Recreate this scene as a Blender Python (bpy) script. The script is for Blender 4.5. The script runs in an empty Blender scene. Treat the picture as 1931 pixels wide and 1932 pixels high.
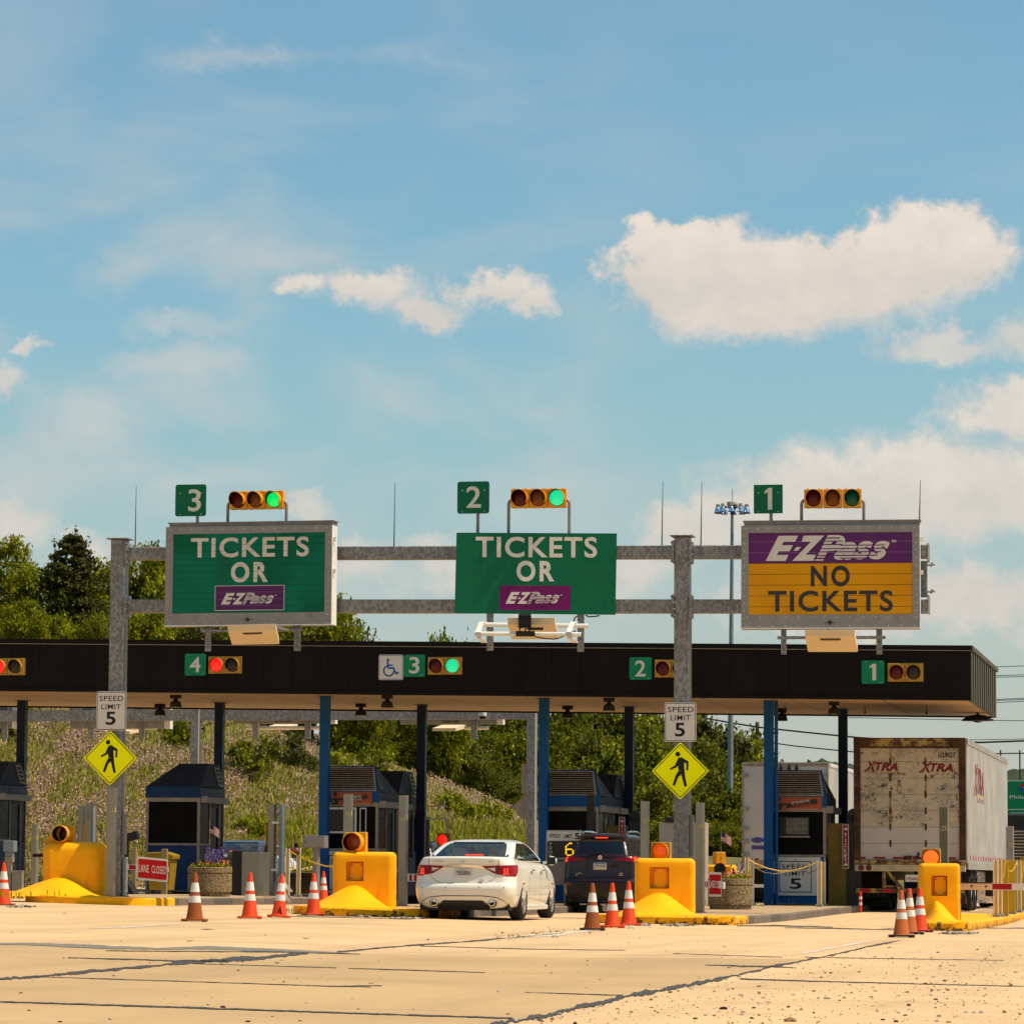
import bpy, bmesh, math, random
import numpy as np
from mathutils import Vector, Matrix, noise
rad = math.radians
SC = bpy.context.scene
COL = SC.collection

FPX, CX, CY = 7000.0, 965.5, 966.0          # focal length and centre in photo pixels (1931 x 1932 copy)
CAM = Vector((0, 0, 0.87))
PITCH, ROLL = rad(5.565), rad(0.35)
CM = (Matrix.Rotation(rad(90) + PITCH, 3, 'X') @ Matrix.Rotation(ROLL, 3, 'Z'))
YAW = rad(11.0)                              # heading of the toll lanes against the view direction

def ray(px, py):
    return CM @ Vector(((px - CX) / FPX, (CY - py) / FPX, -1.0))

def at(px, py, Y):
    r = ray(px, py)
    return CAM + r * (Y / r.y)

def sst(a, b, x):
    t = min(1, max(0, (x - a) / (b - a)))
    return t * t * (3 - 2 * t)

def zg(X, Y):
    w = 1 - 0.9 * sst(70, 84, Y)
    return 0.03 + 0.024 * min(12, max(0, -X)) - 0.009 * min(12, max(0, X)) * w

def G(px, py, dz=0.0):
    """point of the road surface (raised by dz) seen at a photo pixel"""
    r = ray(px, py)
    z = dz
    P = CAM
    for _ in range(40):
        t = (z - CAM.z) / r.z
        P = CAM + r * t
        z = 0.5 * z + 0.5 * (zg(P.x, P.y) + dz)
    return Vector((P.x, P.y, zg(P.x, P.y) + dz))

class Fr:
    """a local frame: x to the right, y along the heading, z up"""
    def __init__(s, o, yaw=YAW):
        s.o = Vector(o); s.yaw = yaw
        s.u = Vector((math.cos(yaw), -math.sin(yaw), 0)); s.v = Vector((math.sin(yaw), math.cos(yaw), 0))
    def hit(s, px, py, y=0.0):
        r = ray(px, py); p = s.o + s.v * y
        t = (p - CAM).dot(s.v) / r.dot(s.v)
        d = CAM + r * t - s.o
        return d.dot(s.u), d.z
    def rect(s, x0, x1, y0, y1, y=0.0):
        """local x0,x1,z0,z1 of a pixel rectangle lying in the plane local y"""
        xm, ym = (x0 + x1) / 2, (y0 + y1) / 2
        return s.hit(x0, ym, y)[0], s.hit(x1, ym, y)[0], s.hit(xm, y1, y)[1], s.hit(xm, y0, y)[1]
    def w(s, x, y, z):
        return s.o + s.u * x + s.v * y + Vector((0, 0, z))

class MB:
    def __init__(s): s.v = []; s.f = []; s.m = []
    def add(s, vs, fs, mi=0, xf=None):
        b = len(s.v)
        for p in vs:
            p = Vector(p)
            s.v.append(tuple(xf @ p) if xf else tuple(p))
        for f in fs:
            s.f.append([b + i for i in f]); s.m.append(mi)
        return s
    def box(s, x0, x1, y0, y1, z0, z1, mi=0, xf=None):
        return s.add([(x0,y0,z0),(x1,y0,z0),(x1,y1,z0),(x0,y1,z0),(x0,y0,z1),(x1,y0,z1),(x1,y1,z1),(x0,y1,z1)],
                     [(0,3,2,1),(4,5,6,7),(0,1,5,4),(1,2,6,5),(2,3,7,6),(3,0,4,7)], mi, xf)
    def prism(s, poly, a0, a1, ax='y', mi=0, xf=None):
        """poly in the plane across axis ax, extruded from a0 to a1 (xz for y, xy for z, yz for x)"""
        n = len(poly)
        def mk(p, a):
            return {'y': (p[0], a, p[1]), 'z': (p[0], p[1], a), 'x': (a, p[0], p[1])}[ax]
        vs = [mk(p, a0) for p in poly] + [mk(p, a1) for p in poly]
        fs = [tuple(range(n)), tuple(range(2 * n - 1, n - 1, -1))]
        for i in range(n):
            j = (i + 1) % n
            fs.append((i, i + n, j + n, j))
        return s.add(vs, fs, mi, xf)
    def hexa(s, q0, q1, mi=0):
        """solid between two quads of four points each"""
        return s.add(list(q0) + list(q1), [(0,3,2,1),(4,5,6,7),(0,1,5,4),(1,2,6,5),(2,3,7,6),(3,0,4,7)], mi)
    def cyl(s, p0, p1, r0, r1=None, n=12, mi=0, cap=True):
        p0, p1 = Vector(p0), Vector(p1); r1 = r0 if r1 is None else r1
        d = (p1 - p0)
        if d.length < 1e-9: return s
        d.normalize()
        a = d.orthogonal().normalized(); b = d.cross(a)
        vs = []
        for p, r in ((p0, r0), (p1, r1)):
            for i in range(n):
                t = 2 * math.pi * i / n
                vs.append(p + (a * math.cos(t) + b * math.sin(t)) * r)
        fs = [(i, (i + 1) % n, n + (i + 1) % n, n + i) for i in range(n)]
        if cap: fs += [tuple(range(n - 1, -1, -1)), tuple(range(n, 2 * n))]
        return s.add(vs, fs, mi)
    def tube(s, pts, r, n=6, mi=0):
        pts = [Vector(p) for p in pts]; k = len(pts); vs = []; fs = []
        up = None
        for i, p in enumerate(pts):
            d = (pts[min(k - 1, i + 1)] - pts[max(0, i - 1)]).normalized()
            if up is None: up = d.orthogonal().normalized()
            up = (up - d * up.dot(d)).normalized(); b = d.cross(up)
            for j in range(n):
                t = 2 * math.pi * j / n
                vs.append(p + (up * math.cos(t) + b * math.sin(t)) * r)
        for i in range(k - 1):
            for j in range(n):
                fs.append((i*n+j, i*n+(j+1)%n, (i+1)*n+(j+1)%n, (i+1)*n+j))
        fs += [tuple(range(n - 1, -1, -1)), tuple(range((k - 1) * n, k * n))]
        return s.add(vs, fs, mi)
    def lathe(s, prof, o=(0,0,0), ax='z', n=24, mi=0, caps=True):
        """profile of (r, h) turned about an axis through o"""
        vs = []; fs = []; k = len(prof); o = Vector(o)
        for r, h in prof:
            for j in range(n):
                t = 2 * math.pi * j / n; c, d = r * math.cos(t), r * math.sin(t)
                vs.append(o + Vector({'z': (c, d, h), 'y': (c, h, d), 'x': (h, c, d)}[ax]))
        for i in range(k - 1):
            for j in range(n):
                fs.append((i*n+j, i*n+(j+1)%n, (i+1)*n+(j+1)%n, (i+1)*n+j))
        if caps and prof[0][0] > 1e-6: fs.append(tuple(range(n - 1, -1, -1)))
        if caps and prof[-1][0] > 1e-6: fs.append(tuple(range((k - 1) * n, k * n)))
        return s.add(vs, fs, mi)
    def ball(s, c, r, sub=1, mi=0, sc=(1,1,1), jit=0, rnd=None):
        bm = bmesh.new(); bmesh.ops.create_icosphere(bm, subdivisions=sub, radius=1)
        vs = []
        for v in bm.verts:
            k = 1 + (rnd.uniform(-jit, jit) if rnd else 0)
            vs.append((c[0] + v.co.x * r * sc[0] * k, c[1] + v.co.y * r * sc[1] * k, c[2] + v.co.z * r * sc[2] * k))
        fs = [[v.index for v in f.verts] for f in bm.faces]
        bm.free()
        return s.add(vs, fs, mi)
    def text(s, body, x0, x1, z0, z1, y=0.0, th=0.004, bold=0.0, shear=0.0, sp=1.0, mi=0, fit='both'):
        vs, fs = text_mesh(body, bold, shear, sp)
        xa = min(v[0] for v in vs); xb = max(v[0] for v in vs); za = min(v[1] for v in vs); zb = max(v[1] for v in vs)
        kx = (x1 - x0) / (xb - xa); kz = (z1 - z0) / (zb - za)
        out = [(x0 + (v[0] - xa) * kx, y - th * v[2], z0 + (v[1] - za) * kz) for v in vs]
        return s.add(out, fs, mi)
    def build(s, name, mats, parent=None, loc=(0,0,0), rz=0.0, smooth=False, bevel=0.0, seg=2, angle=35, recalc=True):
        me = bpy.data.meshes.new(name)
        me.from_pydata(s.v, [], s.f); me.update()
        if not isinstance(mats, (list, tuple)): mats = [mats]
        for m in mats: me.materials.append(m)
        if len(mats) > 1: me.polygons.foreach_set('material_index', s.m)
        if recalc:
            bm = bmesh.new(); bm.from_mesh(me)
            bmesh.ops.recalc_face_normals(bm, faces=bm.faces); bm.to_mesh(me); bm.free()
        if smooth:
            me.polygons.foreach_set('use_smooth', [True] * len(me.polygons))
            me.set_sharp_from_angle(angle=rad(angle))
        o = bpy.data.objects.new(name, me); COL.objects.link(o)
        if parent: o.parent = parent
        o.location = loc; o.rotation_euler = (0, 0, rz)
        if bevel:
            b = o.modifiers.new('Bevel', 'BEVEL'); b.width = bevel; b.segments = seg; b.limit_method = 'ANGLE'; b.angle_limit = rad(40)
            if not smooth:
                me.polygons.foreach_set('use_smooth', [True] * len(me.polygons)); me.set_sharp_from_angle(angle=rad(40))
                b.harden_normals = True
        return o

_TX = {}
def text_mesh(body, bold, shear, sp):
    key = (body, bold, shear, sp)
    if key in _TX: return _TX[key]
    cu = bpy.data.curves.new('text_tmp', 'FONT'); cu.body = body; cu.size = 1; cu.resolution_u = 5
    cu.offset = bold; cu.shear = shear; cu.space_character = sp; cu.extrude = 0.5
    ob = bpy.data.objects.new('text_tmp', cu); COL.objects.link(ob)
    bpy.context.view_layer.update()
    me = bpy.data.meshes.new_from_object(ob.evaluated_get(bpy.context.evaluated_depsgraph_get()))
    vs = [(v.co.x, v.co.y, v.co.z + 0.5) for v in me.vertices]; fs = [list(p.vertices) for p in me.polygons]
    bpy.data.objects.remove(ob); bpy.data.curves.remove(cu); bpy.data.meshes.remove(me)
    _TX[key] = (vs, fs)
    return _TX[key]

def rrect(x0, x1, z0, z1, r, n=5):
    pts = []
    for cx, cz, a in ((x1 - r, z1 - r, 0), (x0 + r, z1 - r, 90), (x0 + r, z0 + r, 180), (x1 - r, z0 + r, 270)):
        for i in range(n + 1):
            t = rad(a + 90 * i / n); pts.append((cx + r * math.cos(t), cz + r * math.sin(t)))
    return pts[::-1]

def tag(o, label=None, cat=None, group=None, kind=None):
    if label: o['label'] = label
    if cat: o['category'] = cat
    if group: o['group'] = group
    if kind: o['kind'] = kind
    return o

def thing(name, label, cat, loc, rz=0.0, group=None):
    o = bpy.data.objects.new(name, None); COL.objects.link(o)
    o.location = loc; o.rotation_euler = (0, 0, rz); o.empty_display_size = 0.2
    return tag(o, label, cat, group)

def copy_tree(o, parent=None):
    c = o.copy(); COL.objects.link(c)
    if parent: c.parent = parent
    for ch in list(o.children): copy_tree(ch, c)
    return c

def nt(m): return m.node_tree
class NB:
    """small node helper"""
    def __init__(s, tree): s.t = tree; s.n = tree.nodes; s.l = tree.links
    def new(s, typ, **kw):
        n = s.n.new(typ)
        for k, v in kw.items():
            if k in n.inputs if isinstance(k, str) else False: pass
            setattr(n, k, v)
        return n
    def link(s, a, b): s.l.new(a, b)
    def val(s, n, name, v):
        if isinstance(v, bpy.types.NodeSocket): s.l.new(v, n.inputs[name])
        else: n.inputs[name].default_value = v
    def math(s, op, a, b=0.0, c=0.0, clamp=False):
        n = s.n.new('ShaderNodeMath'); n.operation = op; n.use_clamp = clamp
        s.val(n, 0, a); s.val(n, 1, b); s.val(n, 2, c)
        return n.outputs[0]
    def mix(s, fac, a, b, blend='MIX'):
        n = s.n.new('ShaderNodeMix'); n.data_type = 'RGBA'; n.blend_type = blend
        s.val(n, 0, fac); s.val(n, 6, a if not isinstance(a, tuple) else a4(a)); s.val(n, 7, b if not isinstance(b, tuple) else a4(b))
        return n.outputs[2]
    def noise(s, vec, scale, detail=4, rough=0.55, dist=0.0):
        n = s.n.new('ShaderNodeTexNoise'); n.inputs['Scale'].default_value = scale; n.inputs['Detail'].default_value = detail
        n.inputs['Roughness'].default_value = rough; n.inputs['Distortion'].default_value = dist
        if vec is not None: s.l.new(vec, n.inputs['Vector'])
        return n.outputs[0]
    def ramp(s, fac, a, b, ca=0.0, cb=1.0):
        n = s.n.new('ShaderNodeMapRange'); n.interpolation_type = 'SMOOTHSTEP'; n.clamp = True
        s.val(n, 0, fac); s.val(n, 1, a); s.val(n, 2, b); s.val(n, 3, ca); s.val(n, 4, cb)
        return n.outputs[0]
    def mapping(s, vec, scale=(1,1,1), rot=(0,0,0), loc=(0,0,0)):
        n = s.n.new('ShaderNodeMapping'); s.l.new(vec, n.inputs['Vector'])
        n.inputs['Scale'].default_value = scale; n.inputs['Rotation'].default_value = rot; n.inputs['Location'].default_value = loc
        return n.outputs[0]
    def coord(s, which='Object'): return s.n.new('ShaderNodeTexCoord').outputs[which]
    def xyz(s, vec):
        n = s.n.new('ShaderNodeSeparateXYZ'); s.l.new(vec, n.inputs[0]); return n.outputs
    def bump(s, h, strength=0.3, dist=0.02):
        n = s.n.new('ShaderNodeBump'); n.inputs['Strength'].default_value = strength; n.inputs['Distance'].default_value = dist
        s.l.new(h, n.inputs['Height']); return n.outputs[0]

def a4(c): return (c[0], c[1], c[2], 1.0)
MATS = {}
def base_mat(name):
    m = bpy.data.materials.new(name); m.use_nodes = True
    b = m.node_tree.nodes['Principled BSDF']
    return m, b, NB(m.node_tree)

def mat(name, col, rough=0.6, metal=0.0, var=0.12, vscale=6.0, bump=0.0, bscale=60.0, coat=0.0, dirt=None, dirt_amt=0.0, dscale=2.5, spec=0.22):
    """paint, metal or plastic with a slight unevenness and, if asked, dirt of its own colour"""
    m, b, n = base_mat(name)
    co = n.coord()
    f = n.ramp(n.noise(co, vscale, 5), 0.3, 0.7)
    dk = tuple(c * (1 - var) for c in col); lt = tuple(min(1, c * (1 + var)) for c in col)
    c = n.mix(f, dk, lt)
    if dirt:
        d = n.ramp(n.noise(co, dscale, 8, 0.7), 0.52, 0.75, 0, dirt_amt)
        c = n.mix(d, c, dirt)
    n.link(c, b.inputs['Base Color'])
    n.link(n.ramp(n.noise(co, vscale * 2, 3), 0.3, 0.7, max(0.02, rough - 0.08), min(1, rough + 0.08)), b.inputs['Roughness'])
    b.inputs['Metallic'].default_value = metal
    b.inputs['Coat Weight'].default_value = coat
    b.inputs['Coat Roughness'].default_value = 0.05
    b.inputs['Specular IOR Level'].default_value = spec
    if bump:
        n.link(n.bump(n.noise(co, bscale, 4), bump, 0.01), b.inputs['Normal'])
    MATS[name] = m
    return m

def emis(name, col, strength, base=None):
    m, b, n = base_mat(name)
    b.inputs['Base Color'].default_value = a4(base or col)
    b.inputs['Emission Color'].default_value = a4(col); b.inputs['Emission Strength'].default_value = strength
    b.inputs['Roughness'].default_value = 0.25
    co = n.coord()
    n.link(n.bump(n.noise(co, 90, 2), 0.2, 0.004), b.inputs['Normal'])
    return m
GALV, _b, _n = base_mat('galvanised_steel')
_co = _n.coord()
_v = _n.n.new('ShaderNodeTexVoronoi'); _v.inputs['Scale'].default_value = 26; _n.link(_n.mapping(_co, (1, 1, 0.7)), _v.inputs['Vector'])
_sp = _n.ramp(_n.xyz(_v.outputs['Color'])[0], 0.25, 0.8)
_big = _n.ramp(_n.noise(_co, 1.6, 6, 0.65), 0.35, 0.7)
_c = _n.mix(_sp, (0.15, 0.145, 0.14), (0.285, 0.28, 0.27))
_c = _n.mix(_n.math('MULTIPLY', _big, 0.5), _c, (0.13, 0.125, 0.125))
_n.link(_c, _b.inputs['Base Color']); _b.inputs['Metallic'].default_value = 0.25
_n.link(_n.ramp(_sp, 0, 1, 0.42, 0.6), _b.inputs['Roughness'])

STEEL = mat('brushed_stainless', (0.27, 0.25, 0.20), 0.34, 0.7, 0.06, 0.8)
STEELD = mat('dull_olive_steel', (0.12, 0.12, 0.085), 0.4, 0.4, 0.15, 3.0)
ALU = mat('grey_aluminium', (0.25, 0.24, 0.225), 0.5, 0.2, 0.08, 3.0, dirt=(0.17, 0.15, 0.12), dirt_amt=0.45)
ALUB = mat('weathered_aluminium_trim', (0.27, 0.23, 0.18), 0.5, 0.2, 0.18, 4.0, dirt=(0.10, 0.07, 0.04), dirt_amt=0.6)
PIPEG = mat('grey_pipe', (0.22, 0.20, 0.19), 0.5, 0.3)
GREEN = mat('green_sign_sheeting', (0.0, 0.115, 0.05), 0.38, 0, 0.05, 2.0)
GREENL = mat('green_lane_plate', (0.0, 0.20, 0.085), 0.4, 0, 0.10, 6.0, dirt=(0.03, 0.28, 0.16), dirt_amt=0.4, dscale=9)
WHITE = mat('white_sign_sheeting', (0.62, 0.585, 0.52), 0.45, 0, 0.04, 3.0, dirt=(0.42, 0.37, 0.30), dirt_amt=0.35)
BLACKI = mat('black_sign_ink', (0.012, 0.012, 0.014), 0.45)
FYEL = mat('fluorescent_yellow_green', (0.95, 0.95, 0.0), 0.5, 0, 0.02, 2.0, spec=0.1)
PURP = mat('purple_sheeting', (0.115, 0.018, 0.12), 0.4, 0, 0.06, 3.0)
PURPM = mat('magenta_purple_sheeting', (0.15, 0.002, 0.10), 0.4, 0, 0.06, 3.0)
CHARC = mat('charcoal_letters', (0.035, 0.033, 0.03), 0.5)
REDS = mat('red_sign_sheeting', (0.45, 0.004, 0.006), 0.4, 0, 0.12, 4.0)
REDD = mat('dark_red_sign', (0.20, 0.008, 0.012), 0.4)
BLUEI = mat('blue_symbol_ink', (0.0, 0.11, 0.36), 0.45)
SIGY = mat('signal_yellow_housing', (0.68, 0.30, 0.012), 0.42, 0, 0.10, 5.0, dirt=(0.42, 0.17, 0.01), dirt_amt=0.5)
SIGO = mat('old_ochre_signal_housing', (0.42, 0.23, 0.035), 0.5, 0, 0.2, 9.0, dirt=(0.2, 0.10, 0.02), dirt_amt=0.6)
VISIN = mat('black_visor_lining', (0.012, 0.010, 0.008), 0.7)
LENSR = mat('dark_red_lens', (0.10, 0.008, 0.006), 0.2, 0, 0.2, 30, bump=0.2, bscale=80)
LENSA = mat('dark_amber_lens', (0.20, 0.06, 0.006), 0.2, 0, 0.2, 30, bump=0.2, bscale=80)
LENSG = mat('dark_green_lens', (0.006, 0.10, 0.05), 0.2, 0, 0.2, 30, bump=0.2, bscale=80)
LENSK = mat('unlit_black_lens', (0.035, 0.028, 0.02), 0.35, 0, 0.4, 70)
LITG = emis('lit_green_lens', (0.0, 0.85, 0.12), 0.75, (0.0, 0.3, 0.08))
LITGL = emis('lit_green_led_lens', (0.02, 0.8, 0.35), 0.7, (0.0, 0.3, 0.08))
LITR = emis('lit_red_lens', (1.0, 0.01, 0.005), 1.0, (0.4, 0.01, 0.01))
LITO = emis('glowing_orange_lens', (1.0, 0.10, 0.0), 0.42, (0.5, 0.08, 0.0))
LITO2 = emis('brightly_lit_orange_lens', (1.0, 0.13, 0.01), 0.9, (0.5, 0.08, 0.0))
DIMO = emis('dim_red_orange_lens', (0.6, 0.06, 0.0), 0.08, (0.30, 0.035, 0.0))
LED = emis('lit_amber_led', (1.0, 0.52, 0.02), 1.3)
LEDOFF = mat('unlit_led', (0.06, 0.058, 0.04), 0.4)
BROWN = None
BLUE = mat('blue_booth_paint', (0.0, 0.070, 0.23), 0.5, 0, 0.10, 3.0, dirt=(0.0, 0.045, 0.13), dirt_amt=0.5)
BLUED = mat('dark_column_blue', (0.003, 0.014, 0.048), 0.45, 0, 0.12, 2.0)  # darker blue of the rear column row
CANVAS = mat('navy_canvas', (0.022, 0.036, 0.068), 0.75, 0, 0.2, 2.0, bump=0.25, bscale=5)
CANVASG = mat('grey_blue_canvas', (0.055, 0.08, 0.12), 0.7, 0, 0.25, 2.0, bump=0.25, bscale=5)
DGLASS = mat('dark_booth_glass', (0.006, 0.006, 0.006), 0.2, 0, 0.3, 2.0, spec=0.03)
BLUEN = mat('dark_booth_blue', (0.002, 0.030, 0.095), 0.55, 0, 0.10, 3.0)  # darker blue of the two single booths on the left
DINT = mat('dark_interior', (0.02, 0.018, 0.015), 0.8)
LOUV = mat('dirty_louvre', (0.26, 0.225, 0.18), 0.6, 0.0, 0.2, 8.0, dirt=(0.10, 0.08, 0.06), dirt_amt=0.5)
RUBB = mat('black_rubber', (0.018, 0.017, 0.016), 0.75, 0, 0.2, 20)
TYRE = mat('tyre_rubber', (0.016, 0.015, 0.015), 0.8, 0, 0.2, 30, dirt=(0.07, 0.06, 0.045), dirt_amt=0.3)
CHROME = mat('chrome', (0.75, 0.74, 0.72), 0.08, 1.0, 0.03)
DARKM = mat('dark_metal', (0.03, 0.028, 0.027), 0.45, 0.3, 0.2)
BLKP = mat('black_plastic', (0.015, 0.015, 0.016), 0.4)
WPAINT = mat('white_painted_metal', (0.68, 0.66, 0.62), 0.4, 0, 0.05, 3, dirt=(0.4, 0.36, 0.3), dirt_amt=0.3)
YPLA = mat('yellow_plastic_strip', (0.62, 0.36, 0.02), 0.5, 0, 0.1, 5)
YROPE = mat('yellow_chain_plastic', (0.70, 0.42, 0.02), 0.5)
BEIGE = mat('beige_light_housing', (0.62, 0.50, 0.34), 0.6, 0, 0.05, 2, dirt=(0.45, 0.33, 0.2), dirt_amt=0.25)
BEIGC = mat('beige_cabinet', (0.40, 0.34, 0.27), 0.5, 0, 0.06, 2)
WOODY = mat('faded_yellow_timber', (0.26, 0.20, 0.085), 0.7)
BINY = mat('dull_yellow_bin', (0.27, 0.165, 0.008), 0.5)
POSTER = mat('orange_poster', (0.36, 0.085, 0.03), 0.5)
FLAGR = mat('flag_red', (0.32, 0.02, 0.03), 0.8); FLAGW = mat('flag_white', (0.62, 0.55, 0.50), 0.8); FLAGB = mat('flag_blue', (0.03, 0.035, 0.10), 0.8)
STRAPW = mat('woodpole', (0.11, 0.085, 0.06), 0.9, 0, 0.3, 5)
WIRE = mat('black_cable', (0.02, 0.02, 0.022), 0.7)
MAST = mat('blue_grey_mast', (0.20, 0.235, 0.25), 0.5, 0.3, 0.1, 1.0)
REFL = mat('polished_reflector', (0.70, 0.74, 0.80), 0.15, 1.0)

# yellow concrete: barriers and painted noses
def yellow_mat(name, worn):
    m, b, n = base_mat(name); co = n.coord()
    c = n.mix(n.ramp(n.noise(co, 2.2, 5), 0.3, 0.7), (0.84, 0.355, 0.001), (0.90, 0.41, 0.002))
    c = n.mix(n.ramp(n.noise(co, 14, 6, 0.7), 0.6, 0.75, 0, 0.25), c, (0.45, 0.22, 0.01))
    if worn:
        z = n.xyz(co)
        w = n.math('SUBTRACT', n.noise(co, 5.5, 10, 0.75), n.ramp(z[2], -.02, .13, -.06, .05))
        c = n.mix(n.ramp(w, 0.50, 0.56, 0, 0.96), c, (0.055, 0.035, 0.02))
        c = n.mix(n.ramp(n.noise(co, 9, 6, 0.7), 0.57, 0.66, 0, 0.8), c, (0.20, 0.10, 0.012))
    else:
        spot = n.ramp(n.noise(co, 6, 9, 0.78), 0.64, 0.70, 0, 0.8)
        c = n.mix(spot, c, (0.22, 0.09, 0.01))
        c = n.mix(n.ramp(n.noise(n.mapping(co, (3.5, 3.5, .8)), 1.6, 8, 0.7), 0.56, 0.78, 0, 0.45), c, (0.33, 0.17, 0.02))
        c = n.mix(n.math('MULTIPLY', n.ramp(n.noise(n.mapping(co, (1.2, 1.2, 9)), 1.4, 8, 0.75), 0.60, 0.68), n.ramp(n.xyz(co)[2], .75, .1, 0, .55)), c, (0.10, 0.06, 0.02))
    n.link(c, b.inputs['Base Color']); b.inputs['Roughness'].default_value = 0.55
    b.inputs['Specular IOR Level'].default_value = 0.15
    n.link(n.bump(n.noise(co, 28, 6, 0.65), 0.45, 0.012), b.inputs['Normal'])
    return m
YELC = yellow_mat('yellow_painted_concrete', False)
YELW = yellow_mat('worn_yellow_kerb_paint', True)

# stone kerb blocks: colour changes from block to block along the kerb
KERB, _b, _n = base_mat('dark_stone_kerb')
_co = _n.coord(); _y = _n.xyz(_co)[1]
_fl = _n.math('FLOOR', _n.math('DIVIDE', _y, 1.35))
_wn = _n.n.new('ShaderNodeTexWhiteNoise'); _wn.noise_dimensions = '1D'; _n.link(_fl, _wn.inputs['W'])
_c = _n.mix(_wn.outputs[0], (0.085, 0.068, 0.055), (0.17, 0.125, 0.095))
_c = _n.mix(_n.ramp(_n.noise(_co, 6, 8, 0.7), 0.4, 0.7, 0, 0.7), _c, (0.045, 0.036, 0.03))
_fr = _n.math('FRACT', _n.math('DIVIDE', _y, 1.35))
_c = _n.mix(_n.math('LESS_THAN', _fr, 0.02), _c, (0.012, 0.01, 0.01))
_n.link(_c, _b.inputs['Base Color']); _b.inputs['Roughness'].default_value = 0.8
_n.link(_n.bump(_n.noise(_co, 25, 6), 0.4, 0.02), _b.inputs['Normal'])

def concrete(name, c1, c2, streak=0.35, stain_blotch=(0.20, 0.15, 0.09), pale=None):
    m, b, n = base_mat(name); co = n.coord()
    rot = n.mapping(co, (1, 1, 1), (0, 0, YAW))
    c = n.mix(n.ramp(n.noise(co, 0.22, 6, 0.6), 0.35, 0.68), c1, c2)
    if pale:      # newer, paler slabs: right of the long tar seam and beyond the patched joint
        o = n.xyz(co)
        def side(a, b_):
            A, B_ = G(*a), G(*b_); nx, ny = -(B_.y - A.y), B_.x - A.x; l = math.hypot(nx, ny)
            return n.math('ADD', n.math('ADD', n.math('MULTIPLY', o[0], nx / l), n.math('MULTIPLY', o[1], ny / l)), -(A.x * nx + A.y * ny) / l)
        m1 = n.ramp(side((1271, 1863), (1698, 1774)), -.05, .05, 1, 0); m2 = n.ramp(side((66, 1785), (640, 1798)), -.3, .3, 0, 1)
        c = n.mix(n.math('MAXIMUM', m1, m2), c, n.mix(n.ramp(n.noise(co, 0.4, 6, 0.6), 0.35, 0.68), *pale))
    c = n.mix(n.ramp(n.noise(n.mapping(rot, (0.9, 0.045, 1)), 1.0, 5, 0.6), 0.42, 0.72, 0, streak), c, stain_blotch)
    c = n.mix(n.ramp(n.noise(n.mapping(co, (0.25, 1.6, 1)), 1.0, 6, 0.65), 0.52, 0.72, 0, streak * 0.8), c, tuple(x * 1.18 for x in c1))
    c = n.mix(n.ramp(n.noise(n.mapping(co, (0.5, 1.0, 1)), 0.55, 7, 0.7), 0.52, 0.74, 0, 0.6), c, (0.30, 0.205, 0.10))
    c = n.mix(n.ramp(n.noise(co, 38, 4, 0.7), 0.3, 0.7, 0, 0.22), c, tuple(x * 0.62 for x in c1))
    c = n.mix(n.ramp(n.noise(co, 16, 8, 0.8), 0.66, 0.72, 0, 0.5), c, (0.14, 0.105, 0.07))
    n.link(c, b.inputs['Base Color']); b.inputs['Roughness'].default_value = 0.85
    b.inputs['Specular IOR Level'].default_value = 0.25
    n.link(n.bump(n.noise(co, 30, 8, 0.7), 0.35, 0.01), b.inputs['Normal'])
    return m
CONC = concrete('concrete_slab', (0.485, 0.315, 0.155), (0.415, 0.27, 0.135), 0.35, (0.24, 0.165, 0.085), ((0.64, 0.42, 0.225), (0.57, 0.375, 0.20)))  # road concrete: tan mix with stains and paler slabs
WALK = concrete('island_concrete', (0.42, 0.28, 0.15), (0.35, 0.235, 0.125), 0.2)
def tarmat(name, a, b_):
    m, b, n = base_mat(name); co = n.coord()
    c = n.mix(n.ramp(n.noise(co, 45, 6, 0.75), 0.42, 0.62), a, b_)
    n.link(c, b.inputs['Base Color']); b.inputs['Roughness'].default_value = 0.8
    return m
TAR = tarmat('tar', (0.02, 0.017, 0.015), (0.075, 0.06, 0.045))
PATCH = tarmat('grey_asphalt_patch', (0.10, 0.088, 0.068), (0.26, 0.22, 0.165))
PALE = tarmat('pale_lane_paint', (0.50, 0.40, 0.28), (0.60, 0.50, 0.37))

AGG, _b, _n = base_mat('exposed_aggregate')
_co = _n.coord(); _v = _n.n.new('ShaderNodeTexVoronoi'); _v.inputs['Scale'].default_value = 55; _n.link(_co, _v.inputs['Vector'])
_c = _n.mix(_n.ramp(_n.xyz(_v.outputs['Color'])[1], 0.1, 0.9), (0.075, 0.048, 0.022), (0.34, 0.23, 0.105))
_n.link(_c, _b.inputs['Base Color']); _b.inputs['Roughness'].default_value = 0.85
_n.link(_n.bump(_v.outputs['Distance'], 0.8, 0.02), _b.inputs['Normal'])

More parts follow.
